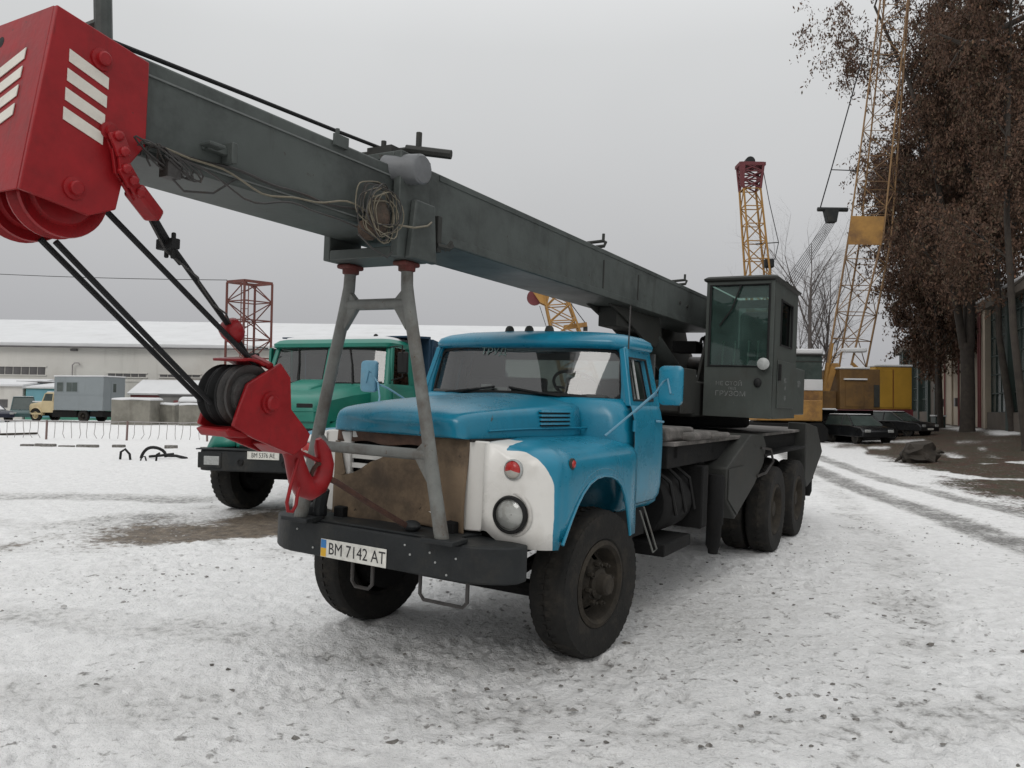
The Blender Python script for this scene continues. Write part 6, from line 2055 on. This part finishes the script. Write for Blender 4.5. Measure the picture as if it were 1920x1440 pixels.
MB().box(-.95, -.75, -.1, .1, 5.40, 5.62).build('stay_pulley', M_BUMPER, C4)
MB().tube([(-3.1, 0, 6.6), (-2.7, 0, 5.4), (-2.2, 0, 4.0)], .015, 5).build('rope', M_ROPE, C4)
MB().box(-1.9, 1.5, -1.2, 1.2, .9, 2.0).build('machinery_house', M_YELLOW, C4, bevel=.05)
for s in (1, -1):
    MB().prism([(-2.2, 0.15), (-1.9, 0), (1.6, 0), (1.9, .15), (1.9, .6), (1.6, .85), (-1.9, .85), (-2.2, .6)], 'Y', *sorted((s * .9, s * 1.5))).build('crawler_track', M_FRAME, C4, bevel=.05)

# tall yellow lattice boom with red tip, behind the operator cab
C2 = thing('lattice_crane', 'tall yellow lattice boom with dark red tip rising behind the grey operator cab', 'crane', (14.2, 42, 0))
lattice(C2, [(-.95, -.4, 2.2), (.35, -.4, 2.2), (.35, .8, 2.2), (-.95, .8, 2.2)], [(-1.85, -.35, 13.6), (-.95, -.35, 13.6), (-.95, .45, 13.6), (-1.85, .45, 13.6)], 12, .06, .032, M_YELLOW)
lattice(C2, [(-1.85, -.36, 13.61), (-.95, -.36, 13.61), (-.95, .46, 13.61), (-1.85, .46, 13.61)], [(-2.0, -.35, 15.0), (-.78, -.35, 15.0), (-.78, .45, 15.0), (-2.0, .45, 15.0)], 3, .075, .045, M_REDTOP, cross=True)
MB().box(-2.1, -.68, -.4, .5, 14.85, 15.02).build('tip_frame', M_REDTOP, C2)
MB().prism([(-2.1, 14.9), (-2.05, 13.7), (-1.85, 13.7), (-1.8, 14.9)], 'Y', -.42, -.36).build('tip_plate', M_REDTOP, C2)
MB().lathe([(0, -.2), (.26, -.2), (.26, .2), (0, .2)], (-1.45, 0, 15.12), (0, 1, 0), 16).build('tip_sheave', M_BUMPER, C2)
MB().tube([(-.75, 0, 14.95), (-.35, 0, 12.9), (.15, 0, 10.75), (-.05, 0, 9.8)], .022, 5).tube([(.15, 0, 10.75), (-1.1, 0, 10.65)], .028, 5).build('pendant_rope', M_ROPE, C2)
MB().box(-.62, -.12, -.2, .2, 9.35, 9.85).build('hook_block', M_BUMPER, C2, bevel=.08)
MB().tube([(-.5, 0, 9.4), (-.45, 0, 2.2)], .02, 5).tube([(-.25, 0, 9.4), (-.2, 0, 2.2)], .02, 5).build('rope', M_ROPE, C2)
MB().box(-1.4, 2.0, -1.4, 1.4, 1.1, 2.2).build('machinery_house', M_YELLOW, C2, bevel=.05)
for s in (1, -1):
    MB().prism([(-2.2, 0.15), (-1.9, 0), (1.9, 0), (2.2, .15), (2.2, .7), (1.9, 1.0), (-1.9, 1.0), (-2.2, .7)], 'Y', *sorted((s * 1.0, s * 1.7))).build('crawler_track', M_FRAME, C2, bevel=.05)

# big crawler crane with its boom leaning into the trees
C3 = thing('crawler_crane', 'large yellow crawler crane with blue grey cab, its lattice boom leaning into brown trees', 'crane', (17.6, 44, 0))
bb = [(-.55, -1.0, 1.7), (1.35, -1.0, 5.0), (3.1, .7, 5.0), (.2, .7, 1.7)]
strut('chord', C3, (-.45, -.9, 1.9), (.10, -.9, 5.4), .12, M_YELLOW, 8)
b_ = [(-.15, -.95, 4.2), (1.15, -.95, 4.2), (2.75, .75, 4.2), (1.2, .75, 4.2)]
m_1 = [(1.05, -.95, 11.6), (2.95, -.95, 11.6), (4.2, .75, 11.6), (2.4, .75, 11.6)]
t_ = [(3.0, -.8, 26), (4.5, -.8, 26), (5.2, .6, 26), (3.8, .6, 26)]
lattice(C3, b_, m_1, 5, .060, .026, M_BOOM3, ncut=8)
lattice(C3, m_1, t_, 10, .05, .022, M_BOOM3, ncut=8)
for p in ((-.50, -.95), (.10, .7)):
    strut('boom_foot', C3, (p[0], p[1], 1.75), (b_[0][0] + (.0 if p[1] < 0 else 1.3), p[1], 4.3), .13, M_YELLOW, 8)
MB().prism([(-.62, 1.75), (-.35, 1.75), (.42, 4.3), (.05, 4.3)], 'Y', -1.05, -.92).build('boom_foot_plate', M_YELLOW, C3, bevel=.02)
strut('boom_foot', C3, (2.0, -.9, 3.6), (1.2, -.95, 4.3), .1, M_YELLOW, 8)
MB().hexa([(.92, -1.02, 10.9), (2.78, -1.02, 10.9), (2.78, -.98, 10.9), (.92, -.98, 10.9)], [(1.12, -1.02, 12.5), (2.98, -1.02, 12.5), (2.98, -.98, 12.5), (1.12, -.98, 12.5)]).build('boom_panel', M_YELLOW, C3)
# suspension: spreader block, pendants, reeved ropes, rear gantry
MB().tube([(-.60, -.6, 12.95), (1.10, -.6, 12.95)], .13, 8).prism([(-.25, 12.9), (.55, 12.9), (.42, 12.2), (-.08, 12.2)], 'Y', -.8, -.4).build('spreader_block', M_BUMPER, C3, bevel=.03)
mb = MB()
mb.tube([(-.45, -.6, 13.0), (.20, -.6, 15.3), (1.9, -.6, 21.5)], .035, 5)
mb.tube([(.22, -.6, 15.2), (1.7, -.8, 15.1)], .03, 5)
mb.build('pendant_rope', M_ROPE, C3)
for k in range(7):
    MB().tube([(-.05 + .08 * k, -.6, 12.3), (-2.55 + .12 * k, .4, 8.4 - .05 * k)], .018, 4).build('reeved_rope', M_ROPE, C3)
strut('gantry_leg', C3, (-2.3, .4, 8.6), (-3.4, .4, 3.0), .09, M_FRAME, 6)
strut('gantry_leg', C3, (-2.2, .4, 8.6), (-1.0, .4, 3.0), .09, M_FRAME, 6)
MB().box(-2.6, -1.9, .1, .7, 8.4, 9.0).build('gantry_pulley', M_FRAME, C3, bevel=.1)
HS = MB().box(.25, 2.45, -1.6, 1.9, 1.75, 3.95).build('machinery_house', M_HOUSE_SHADE, C3, bevel=.04)
MB().box(.2, 1.9, -1.65, 1.95, 3.951, 4.06).build('roof_snow', M_SNOW, HS, bevel=.05)
MB().box(.55, 1.55, -1.63, -1.601, 1.9, 3.3).build('side_door', M_HOUSE_SHADE, HS, bevel=.01)
MB().box(.45, 1.7, -1.72, -1.601, 3.36, 3.44).build('door_canopy', M_SNOW, HS)
MB().box(2.1, 2.4, -1.64, -1.601, 1.9, 3.1).build('side_vent', M_GREY_DK, HS)
MB().box(-3.6, .24, -1.2, 1.9, 1.75, 2.75).build('machinery_deck', M_HOUSE_SHADE, C3, bevel=.04)
CB3 = MB().box(-2.2, -.75, -1.7, -.5, 2.95, 4.65).build('crane_cab', M_OLDGLASS, C3, bevel=.03)
MB().box(-2.3, -.65, -1.8, -.4, 4.65, 4.72).build('cab_roof', M_GREY_DK, CB3)
MB().box(-2.25, -.7, -1.78, -.42, 4.72, 5.02).build('roof_snow', M_SNOW, CB3, bevel=.10, seg=3)
MB().box(-2.22, -.73, -1.74, -1.701, 2.75, 3.35).build('cab_panel_snow', M_SNOW, CB3, bevel=.02)
MB().box(-2.25, -.70, -1.70, -.5, 1.80, 2.93).build('cab_base', M_YELLOW, C3, bevel=.03)
for z in (3.3, 4.3):
    MB().box(-2.22, -.73, -1.72, -1.701, z, z + .06).build('cab_frame', M_GREY_DK, CB3)
for s in (1, -1):
    tr = MB().prism([(-3.9, 0.35), (-3.5, 0), (2.9, 0), (3.3, .35), (3.3, .75), (2.9, 1.1), (-3.5, 1.1), (-3.9, .75)], 'Y', *sorted((s * 1.1, s * 1.9))).build('crawler_track', M_FRAME, C3, bevel=.05)
    first = None
    for k in range(16):
        if first is None:
            first = MB().box(-.14, .14, *sorted((s * 1.06, s * 1.94)), 1.101, 1.15).build('track_shoe', M_FRAME, tr)
            o = first
        else:
            o = first.copy()
            COL.objects.link(o)
            o.parent = tr
        o.location = (-3.3 + .4 * k, 0, 0)
MB().box(-2.9, 2.3, -1.1, 1.1, .9, 1.70).build('undercarriage', M_FRAME, C3)
MB().box(-3.4, .1, -1.5, -1.21, 1.70, 1.80).build('snow_strip', M_SNOW, C3, bevel=.03)
MB().box(.7, 1.9, -1.3, -.6, 4.9, 5.15).build('boom_snow', M_SNOW, C3, bevel=.08)

# yellow and maroon bodied trailer
zt = .25
TR = thing('site_trailer', 'bright yellow panelled trailer with maroon skirt and snow on top beside lattice crane', 'trailer', (23.4, 47.75, zt), (0, 0, R(2)))
MB().box(-1.15, 1.15, 0, 5, 1.55, 4.15).build('body', M_YELLOW_BR, TR, bevel=.04)
MB().box(-1.2, 1.2, -.05, 5.05, .75, 1.549).build('skirt', M_MAROON, TR, bevel=.03)
MB().box(-1.2, 1.2, -.06, 5.05, 4.15, 4.30).build('roof_snow', M_SNOW, TR, bevel=.06)
for x in (-.58, .5):
    MB().box(x - .48, x + .50, -.03, -.001, 1.65, 3.95).build('panel', M_YELLOW_BR, TR, bevel=.012)
MB().box(-.05, -.03, -.05, -.001, 1.6, 4.0).build('panel_seam', M_MAROON, TR)
for s in (1, -1):
    for y in (1.0, 4.0):
        MB().lathe([(0, -.12), (.45, -.12), (.45, .12), (0, .12)], (s * 1.0, y, .45), (1, 0, 0), 18).build('wheel', M_RUBBER, TR)

# ------------------------------------------------------------------ factory building on the right
FA, FB = Vector((26.3 - 14.2 * .55, 40 - 40 * .55)), Vector((43.0, 87.0))
fd = (FB - FA)
FL = fd.length
fang = math.atan2(fd.y, fd.x)
FC = thing('factory_building', 'long factory building with dark green glazed bays and cream piers behind the trees', 'building', (FA.x, FA.y, .2), (0, 0, fang))
# local X along the facade away from the camera, Y into the building is -(left) => facade faces +Y local
MB().box(0, FL, -14, -.9, -1, 7.75).build('core_wall', M_BROWNPLASTER, FC)
MB().box(-.3, FL + .3, -14.3, .25, 7.75, 8.3).build('roof_parapet', M_BROWNPLASTER, FC)
MB().box(-.3, FL + .3, -14.3, .35, 8.3, 8.45).build('roof_snow', M_SNOW, FC, bevel=.06)
x = 0.0
k = 0
pane_me = {}
bay = 5.2
while x < FL - bay:
    s0 = x - math.hypot(14.2, 40) * .55     # distance past the frame edge point
    kind = 'glass'
    if 9 < s0 + bay / 2 < 22:
        kind = 'cream'
    elif 22 <= s0 + bay / 2 < 29:
        kind = 'dark'
    MB().box(x, x + .55, -.9, .12, -1, 7.75).build('pier', M_PLASTER if kind == 'cream' else M_DKGREEN, FC)
    if kind == 'cream':
        MB().box(x + .55, x + bay, -.9, .0, -1, 7.75).build('wall_panel', M_PLASTER, FC)
        for xx in ((1.3, 1.75) if s0 < 11 else (2.6,)):
            MB().tube([(x + xx, .12, 0), (x + xx, .12, 8)], .07, 6).build('drain_pipe', M_SHEDRED, FC)
        MB().box(x + 3.4, x + 3.9, .001, .2, 1.9, 2.5).build('meter_box', M_DARKWIN, FC)
    elif kind == 'dark':
        MB().box(x + .55, x + bay, -.9, -.1, -1, 7.75).build('wall_panel', M_BROWNPLASTER, FC)
        MB().box(x + 1.0, x + 3.2, -.1, -.04, 0, 5.5).build('gate_leaf', M_DKGREEN, FC)
    else:
        MB().box(x + .55, x + bay, -.9, .02, -1, 1.5).build('sill_wall', M_BROWNPLASTER, FC)
        fr = MB()
        nx, nz = 4, 6
        w, h = (bay - .55) / nx, 6.7 / nz
        for i in range(nx + 1):
            fr.box(x + .55 + i * w - .04, x + .55 + i * w + .04, -.32, -.20, 1.5, 7.75)
        for j in range(nz + 1):
            fr.box(x + .55, x + bay, -.33, -.19, 1.5 + j * h - .035, 1.5 + j * h + .035)
        f = fr.build('window_frame', M_DKGREEN, FC)
        if s0 < 12:
            for i in range(nx):
                for j in range(nz):
                    if 'p' not in pane_me:
                        o = MB().box(.04, w - .04, -.275, -.255, .035, h - .035).build('window_pane', M_OLDGLASS, f)
                        pane_me['p'] = o.data
                    else:
                        o = bpy.data.objects.new('window_pane', pane_me['p'])
                        COL.objects.link(o)
                        o.parent = f
                    o.location = (x + .55 + i * w, .0, 1.5 + j * h)
                    o.rotation_euler = (R(random.uniform(-1, 1)), 0, R(random.uniform(-1, 1)))
        else:
            MB().box(x + .55, x + bay, -.275, -.255, 1.5, 7.75).build('glazing', M_OLDGLASS, f)
    x += bay
    k += 1

BN = thing('bench_box', 'small dark bin with snow on its lid against the cream factory wall', 'bin', (29.0, 53.0, gz(29.0, 53)), (0, 0, fang))
MB().box(-.9, .9, -.3, .3, 0, .75).build('bin_body', M_DKGREEN, BN, bevel=.03)
MB().box(-1.0, 1.0, -.36, .36, .75, .85).build('lid_snow', M_SNOW, BN, bevel=.03)

# stump on the verge
rng = random.Random(5)
ST = thing('tree_stump', 'dark rotten tree stump lying on leaf litter at the verge', 'stump', (13.4, 25.6, gz(13.4, 25.6)), (0, 0, .4))
mb = MB()
rings = []
for i, (x, r) in enumerate(((-.62, .16), (-.5, .30), (-.2, .36), (.15, .40), (.42, .34), (.58, .18))):
    rings.append([(x + .06 * math.sin(3 * j), r * (1 + .22 * math.sin(2.3 * j + i) + .12 * math.sin(5 * j)) * math.cos(2 * math.pi * j / 14) * 1.1, .25 + r * (1 + .2 * math.sin(1.7 * j + 2 * i)) * math.sin(2 * math.pi * j / 14) * 1.15) for j in range(14)])
mb.loft(rings).build('bole', M_STUMP, ST, smooth=40)
for k in range(6):
    a = k * 1.1
    MB().tube([(.35 * math.cos(a), .3 * math.sin(a), .25), (.7 * math.cos(a), .5 * math.sin(a), .12 + .25 * (k % 2)), (.85 * math.cos(a + .3), .6 * math.sin(a + .3), .02 + .3 * (k % 2))], [.11, .07, .03], 6).build('root', M_STUMP, ST)


# ------------------------------------------------------------------ trees
def grow(mb, p, d, ln, r, depth, rng, tips, cfg):
    n = 4 if depth < 2 else 3
    pts, rs = [Vector(p)], [r]
    d = Vector(d).normalized()
    q = Vector(p)
    for i in range(n):
        d = (d + Vector((rng.uniform(-1, 1), rng.uniform(-1, 1), rng.uniform(-.5, 1))) * cfg['wander'] + Vector((0, 0, cfg['up'] if depth < 3 else cfg.get('droop', 0)))).normalized()
        q = q + d * (ln / n)
        pts.append(Vector(q))
        rs.append(r * (1 - (1 - cfg['taper']) * (i + 1) / n))
    mb.tube(pts, rs, 8 if depth == 0 else (5 if depth < 3 else 3))
    if depth >= cfg['depth']:
        tips.append((pts[-1], pts[0], depth))
        return
    if depth >= cfg['depth'] - 2:
        tips.append((pts[-1], pts[1], depth))
    kn = cfg['kids'][depth]
    for k in range(kn):
        t = (k + 1) / kn if depth else cfg.get('low', .3) + (1 - cfg.get('low', .3)) * (k + 1) / kn
        t = min(1, max(.18, t + rng.uniform(-.1, .1)))
        i = min(n - 1, int(t * n - 1e-6))
        o = pts[i].lerp(pts[i + 1], t * n - i)
        dd = (pts[i + 1] - pts[i]).normalized()
        ax = Vector((rng.uniform(-1, 1), rng.uniform(-1, 1), rng.uniform(-.4, .4)))
        ax = (ax - dd * ax.dot(dd)).normalized()
        sp = cfg['spread'][depth] * rng.uniform(.65, 1.25)
        nd = dd * math.cos(sp) + ax * math.sin(sp)
        rr = rs[i] * cfg['rad'] * rng.uniform(.75, 1.0)
        grow(mb, o, nd, ln * cfg['len'][depth] * rng.uniform(.7, 1.15), rr, depth + 1, rng, tips, cfg)


def leaves(name, parent, tips, per, spread, size, seed):
    rng = np.random.RandomState(seed)
    c = []
    for (a, b, dep) in tips:
        a, b = np.array(a), np.array(b)
        t = rng.rand(per, 1)
        c.append(b + (a - b) * t + rng.normal(0, spread, (per, 3)))
    c = np.concatenate(c)
    n = len(c)
    u = rng.normal(0, 1, (n, 3)) * np.array([.55, .55, 1.3])
    u /= np.linalg.norm(u, axis=1, keepdims=True)
    w = np.cross(u, rng.normal(0, 1, (n, 3)))
    w /= np.linalg.norm(w, axis=1, keepdims=True)
    s = size * (0.55 + 0.9 * rng.rand(n, 1))
    v = np.stack([c - u * s * 1.25, c + w * s * .5, c + u * s * 1.25, c - w * s * .5], 1).reshape(-1, 3)
    me = bpy.data.meshes.new(name)
    me.vertices.add(len(v))
    me.vertices.foreach_set('co', v.astype(np.float32).ravel())
    me.loops.add(n * 4)
    me.loops.foreach_set('vertex_index', np.arange(n * 4, dtype=np.int32))
    me.polygons.add(n)
    me.polygons.foreach_set('loop_start', (np.arange(n) * 4).astype(np.int32))
    me.polygons.foreach_set('loop_total', np.full(n, 4, np.int32))
    me.update(calc_edges=True)
    at = me.attributes.new('tint', 'FLOAT', 'POINT')
    at.data.foreach_set('value', np.repeat(np.clip(rng.normal(.45, .25, n), 0, 1), 4).astype(np.float32))
    me.materials.append(M_LEAF)
    o = bpy.data.objects.new(name, me)
    COL.objects.link(o)
    o.parent = parent
    return o


TALL = dict(depth=4, kids=[9, 6, 5, 4], spread=[.50, .65, .8, .9], len=[.42, .55, .52, .5], rad=.55, wander=.10, up=.10, droop=-.06, taper=.45)


def tree(label, x, y, h, r, seed, cfg=TALL, per=16, size=.11, spread=.11, forks=None, bark=M_BARK, group='leafy trees in front of the factory'):
    rng = random.Random(seed)
    t = thing('brown_tree', label, 'tree', (x, y, gz(x, y) - .1), (0, 0, 0), group)
    mb, tips = MB(), []
    if forks:
        zf = forks[0]
        mb.tube([(0, 0, -.2), (0, 0, .3), (.05, 0, zf * .5), (0, 0, zf)], [r * 1.35, r * 1.1, r * .98, r * .95], 12)
        for (dx, dy, k) in forks[1]:
            grow(mb, (dx * r * .5, dy * r * .5, zf - .3), (dx * .09, dy * .20, 1), (h - zf) * k, r * .62, 0, rng, tips, cfg)
    else:
        mb.tube([(0, 0, -.2), (0, 0, .35)], [r * 1.35, r * 1.0], 12)
        grow(mb, (0, 0, .3), (0, 0, 1), h * .8, r, 0, rng, tips, cfg)
    mb.build('trunk', bark, t, smooth=50, fix=False)
    if per:
        leaves('crown', t, tips, per, spread, size, seed)
    return t, len(tips)


DENSE = dict(depth=4, kids=[20, 6, 5, 4], spread=[1.0, .75, .8, .9], len=[.175, .62, .72, .95], rad=.50, wander=.13, up=.06, droop=-.55, taper=.30, low=.12)
FORK = dict(DENSE, kids=[14, 6, 5, 4], len=[.165, .62, .72, .95], low=.12)
nt = []
nt.append(tree('largest brown leaved tree, its trunk forking low in front of the cream pier', 26.3, 45, 27, .38, 3, FORK, forks=(5.2, [(-1, 0, 1.0), (.5, .6, 1.0), (.7, -.5, .95)]), per=12, size=0.080))
nt.append(tree('slim brown leaved tree just right of the forked trunk', 27.0, 42, 25, .20, 8, dict(DENSE, low=.36), per=15, size=0.080))
nt.append(tree('slender brown leaved tree close behind, just left of the forked trunk', 28.6, 52, 26, .20, 12, DENSE, per=15, size=0.088))
NARROW = dict(DENSE, len=[.13, .62, .72, .95], kids=[16, 6, 5, 4], low=.35)
te, n_ = tree('brown leaved tree at the right edge with a thick snow dusted limb', 18.75, 28.4, 21, .15, 21, NARROW, per=18, size=0.056)
nt.append((te, n_))
lp = [(0, 0, 14.2), (-.7, -.1, 14.75), (-1.5, -.2, 15.0), (-2.4, -.1, 15.05), (-3.1, .1, 15.5)]
MB().tube(lp, [.17, .14, .11, .075, .03], 8).tube([(-1.5, -.2, 15.0), (-1.1, -.3, 15.5), (-.3, -.35, 15.9), (.6, -.3, 16.2)], [.09, .10, .11, .12], 8).tube([(-2.2, -.1, 15.04), (-2.6, -.2, 14.6), (-2.9, -.2, 14.1)], [.05, .035, .015], 6).build('limb', M_BARK, te, smooth=60)
MB().tube([(x, y, z + .09) for x, y, z in lp[1:4]], [.08, .07, .04], 8).tube([(-1.2, -.28, 15.48), (-.3, -.35, 16.0), (.6, -.3, 16.3)], [.04, .06, .06], 8).build('limb_snow', M_SNOW, te, smooth=60)
nt.append(tree('brown leaved tree far back, its crown rising behind the forked tree', 34.0, 61, 25, .26, 33, DENSE, per=15, size=0.104))
nt.append(tree('brown leaved tree deep in the grove, half hidden by nearer crowns', 30.6, 56, 27, .22, 41, DENSE, per=15, size=0.096))
nt.append(tree('brown leaved tree with high crown, rightmost of the grove before the glazed factory bays', 31.0, 48.5, 24, .24, 57, dict(DENSE, low=.38), per=15, size=0.088))
print('tree tips', [b for a, b in nt])
# thick limb reaching into the top right of the view
BARE = dict(depth=4, kids=[12, 7, 6, 5], spread=[.6, .7, .8, .8], len=[.5, .55, .55, .55], rad=.50, wander=.14, up=.05, droop=.0, taper=.4)


def bare(label, x, y, h, r, seed):
    rng = random.Random(seed)
    t = thing('bare_tree', label, 'tree', (x, y, gz(x, y) - .1), (0, 0, 0), 'bare trees far behind the cranes')
    mb, tips = MB(), []
    mb.tube([(0, 0, -.2), (0, 0, .35)], [r * 1.3, r], 8)
    grow(mb, (0, 0, .3), (0, 0, 1), h * .75, r, 0, rng, tips, BARE)
    mb.build('trunk_and_branches', M_BARK_GREY, t, smooth=50, fix=False)


bare('bare grey twiggy tree behind the operator cab, left of the lattice boom', 29.0, 76, 18.5, .30, 2)
bare('lower bare grey tree right behind the crawler crane cab', 33.0, 82, 15, .26, 6)
bare('thin bare tree between the two yellow booms', 25.0, 84, 14, .22, 9)

# ------------------------------------------------------------------ loose dirt on the snow
rng = np.random.RandomState(12)
mb = MB()
ico = [(0, 0, 1), (.89, 0, .45), (.28, .85, .45), (-.72, .53, .45), (-.72, -.53, .45), (.28, -.85, .45), (.72, .53, -.3), (-.28, .85, -.3), (-.89, 0, -.3), (-.28, -.85, -.3), (.72, -.53, -.3)]
icf = [(0, 1, 2), (0, 2, 3), (0, 3, 4), (0, 4, 5), (0, 5, 1), (1, 6, 2), (2, 6, 7), (2, 7, 3), (3, 7, 8), (3, 8, 4), (4, 8, 9), (4, 9, 5), (5, 9, 10), (5, 10, 1), (1, 10, 6)]
spots_ = []
for k in range(330):
    if k < 190:
        x, y = rng.normal(1.0, 1.1), rng.normal(4.4, .8)
    elif k < 270:
        x, y = rng.normal(2.2, 1.6), rng.normal(6.4, 1.6)
    else:
        x, y = rng.uniform(-5, 8), rng.uniform(3, 14)
    if y < 2.6:
        continue
    spots_.append((x, y, abs(rng.normal(0, .0055)) + .003))
spots_ += [(-.56, 3.86, .022), (-.9, 3.55, .018), (-1.05, 3.9, .016), (3.0, 5.6, .017), (-2.4, 4.6, .012)]
for (x, y, r) in spots_:
    a = rng.uniform(0, 6.28)
    c, s = math.cos(a), math.sin(a)
    vs = []
    for (px, py, pz) in ico:
        k = r * rng.uniform(.45, 1.5)
        vs.append((x + (px * c - py * s) * k * 1.6, y + (px * s + py * c) * k, .002 + pz * k * .85))
    mb.add(vs, icf)
mc = MB()
k = 0
while k < 3200:
    x, y = rng.uniform(-6, 8), 2.7 + 9.0 * rng.rand() ** 1.6
    if fbm(np.array([x * .9]), np.array([y * .9]), 33, 3)[0] < .47 + .12 * rng.rand():
        k += .25
        continue
    k += 1
    r = min(.016, abs(rng.normal(0, .006)) + .003)
    a = rng.uniform(0, 6.28)
    c, s = math.cos(a), math.sin(a)
    vs = []
    for (px, py, pz) in ico:
        q = r * rng.uniform(.6, 1.35)
        vs.append((x + (px * c - py * s) * q * 1.4, y + (px * s + py * c) * q, .004 + pz * q * .8))
    mc.add(vs, icf)
o = mc.build('snow_crumbs', paint('crumbled_snow', (.40, .395, .385), .9, dirt=(.2, .19, .175), amt=.5, scale=5, bump=.3, var=.25), None, smooth=60, fix=False)
o['kind'] = 'stuff'
o = mb.build('dirt_clods', M_CLOD, None, smooth=60, fix=False)
o['kind'] = 'stuff'
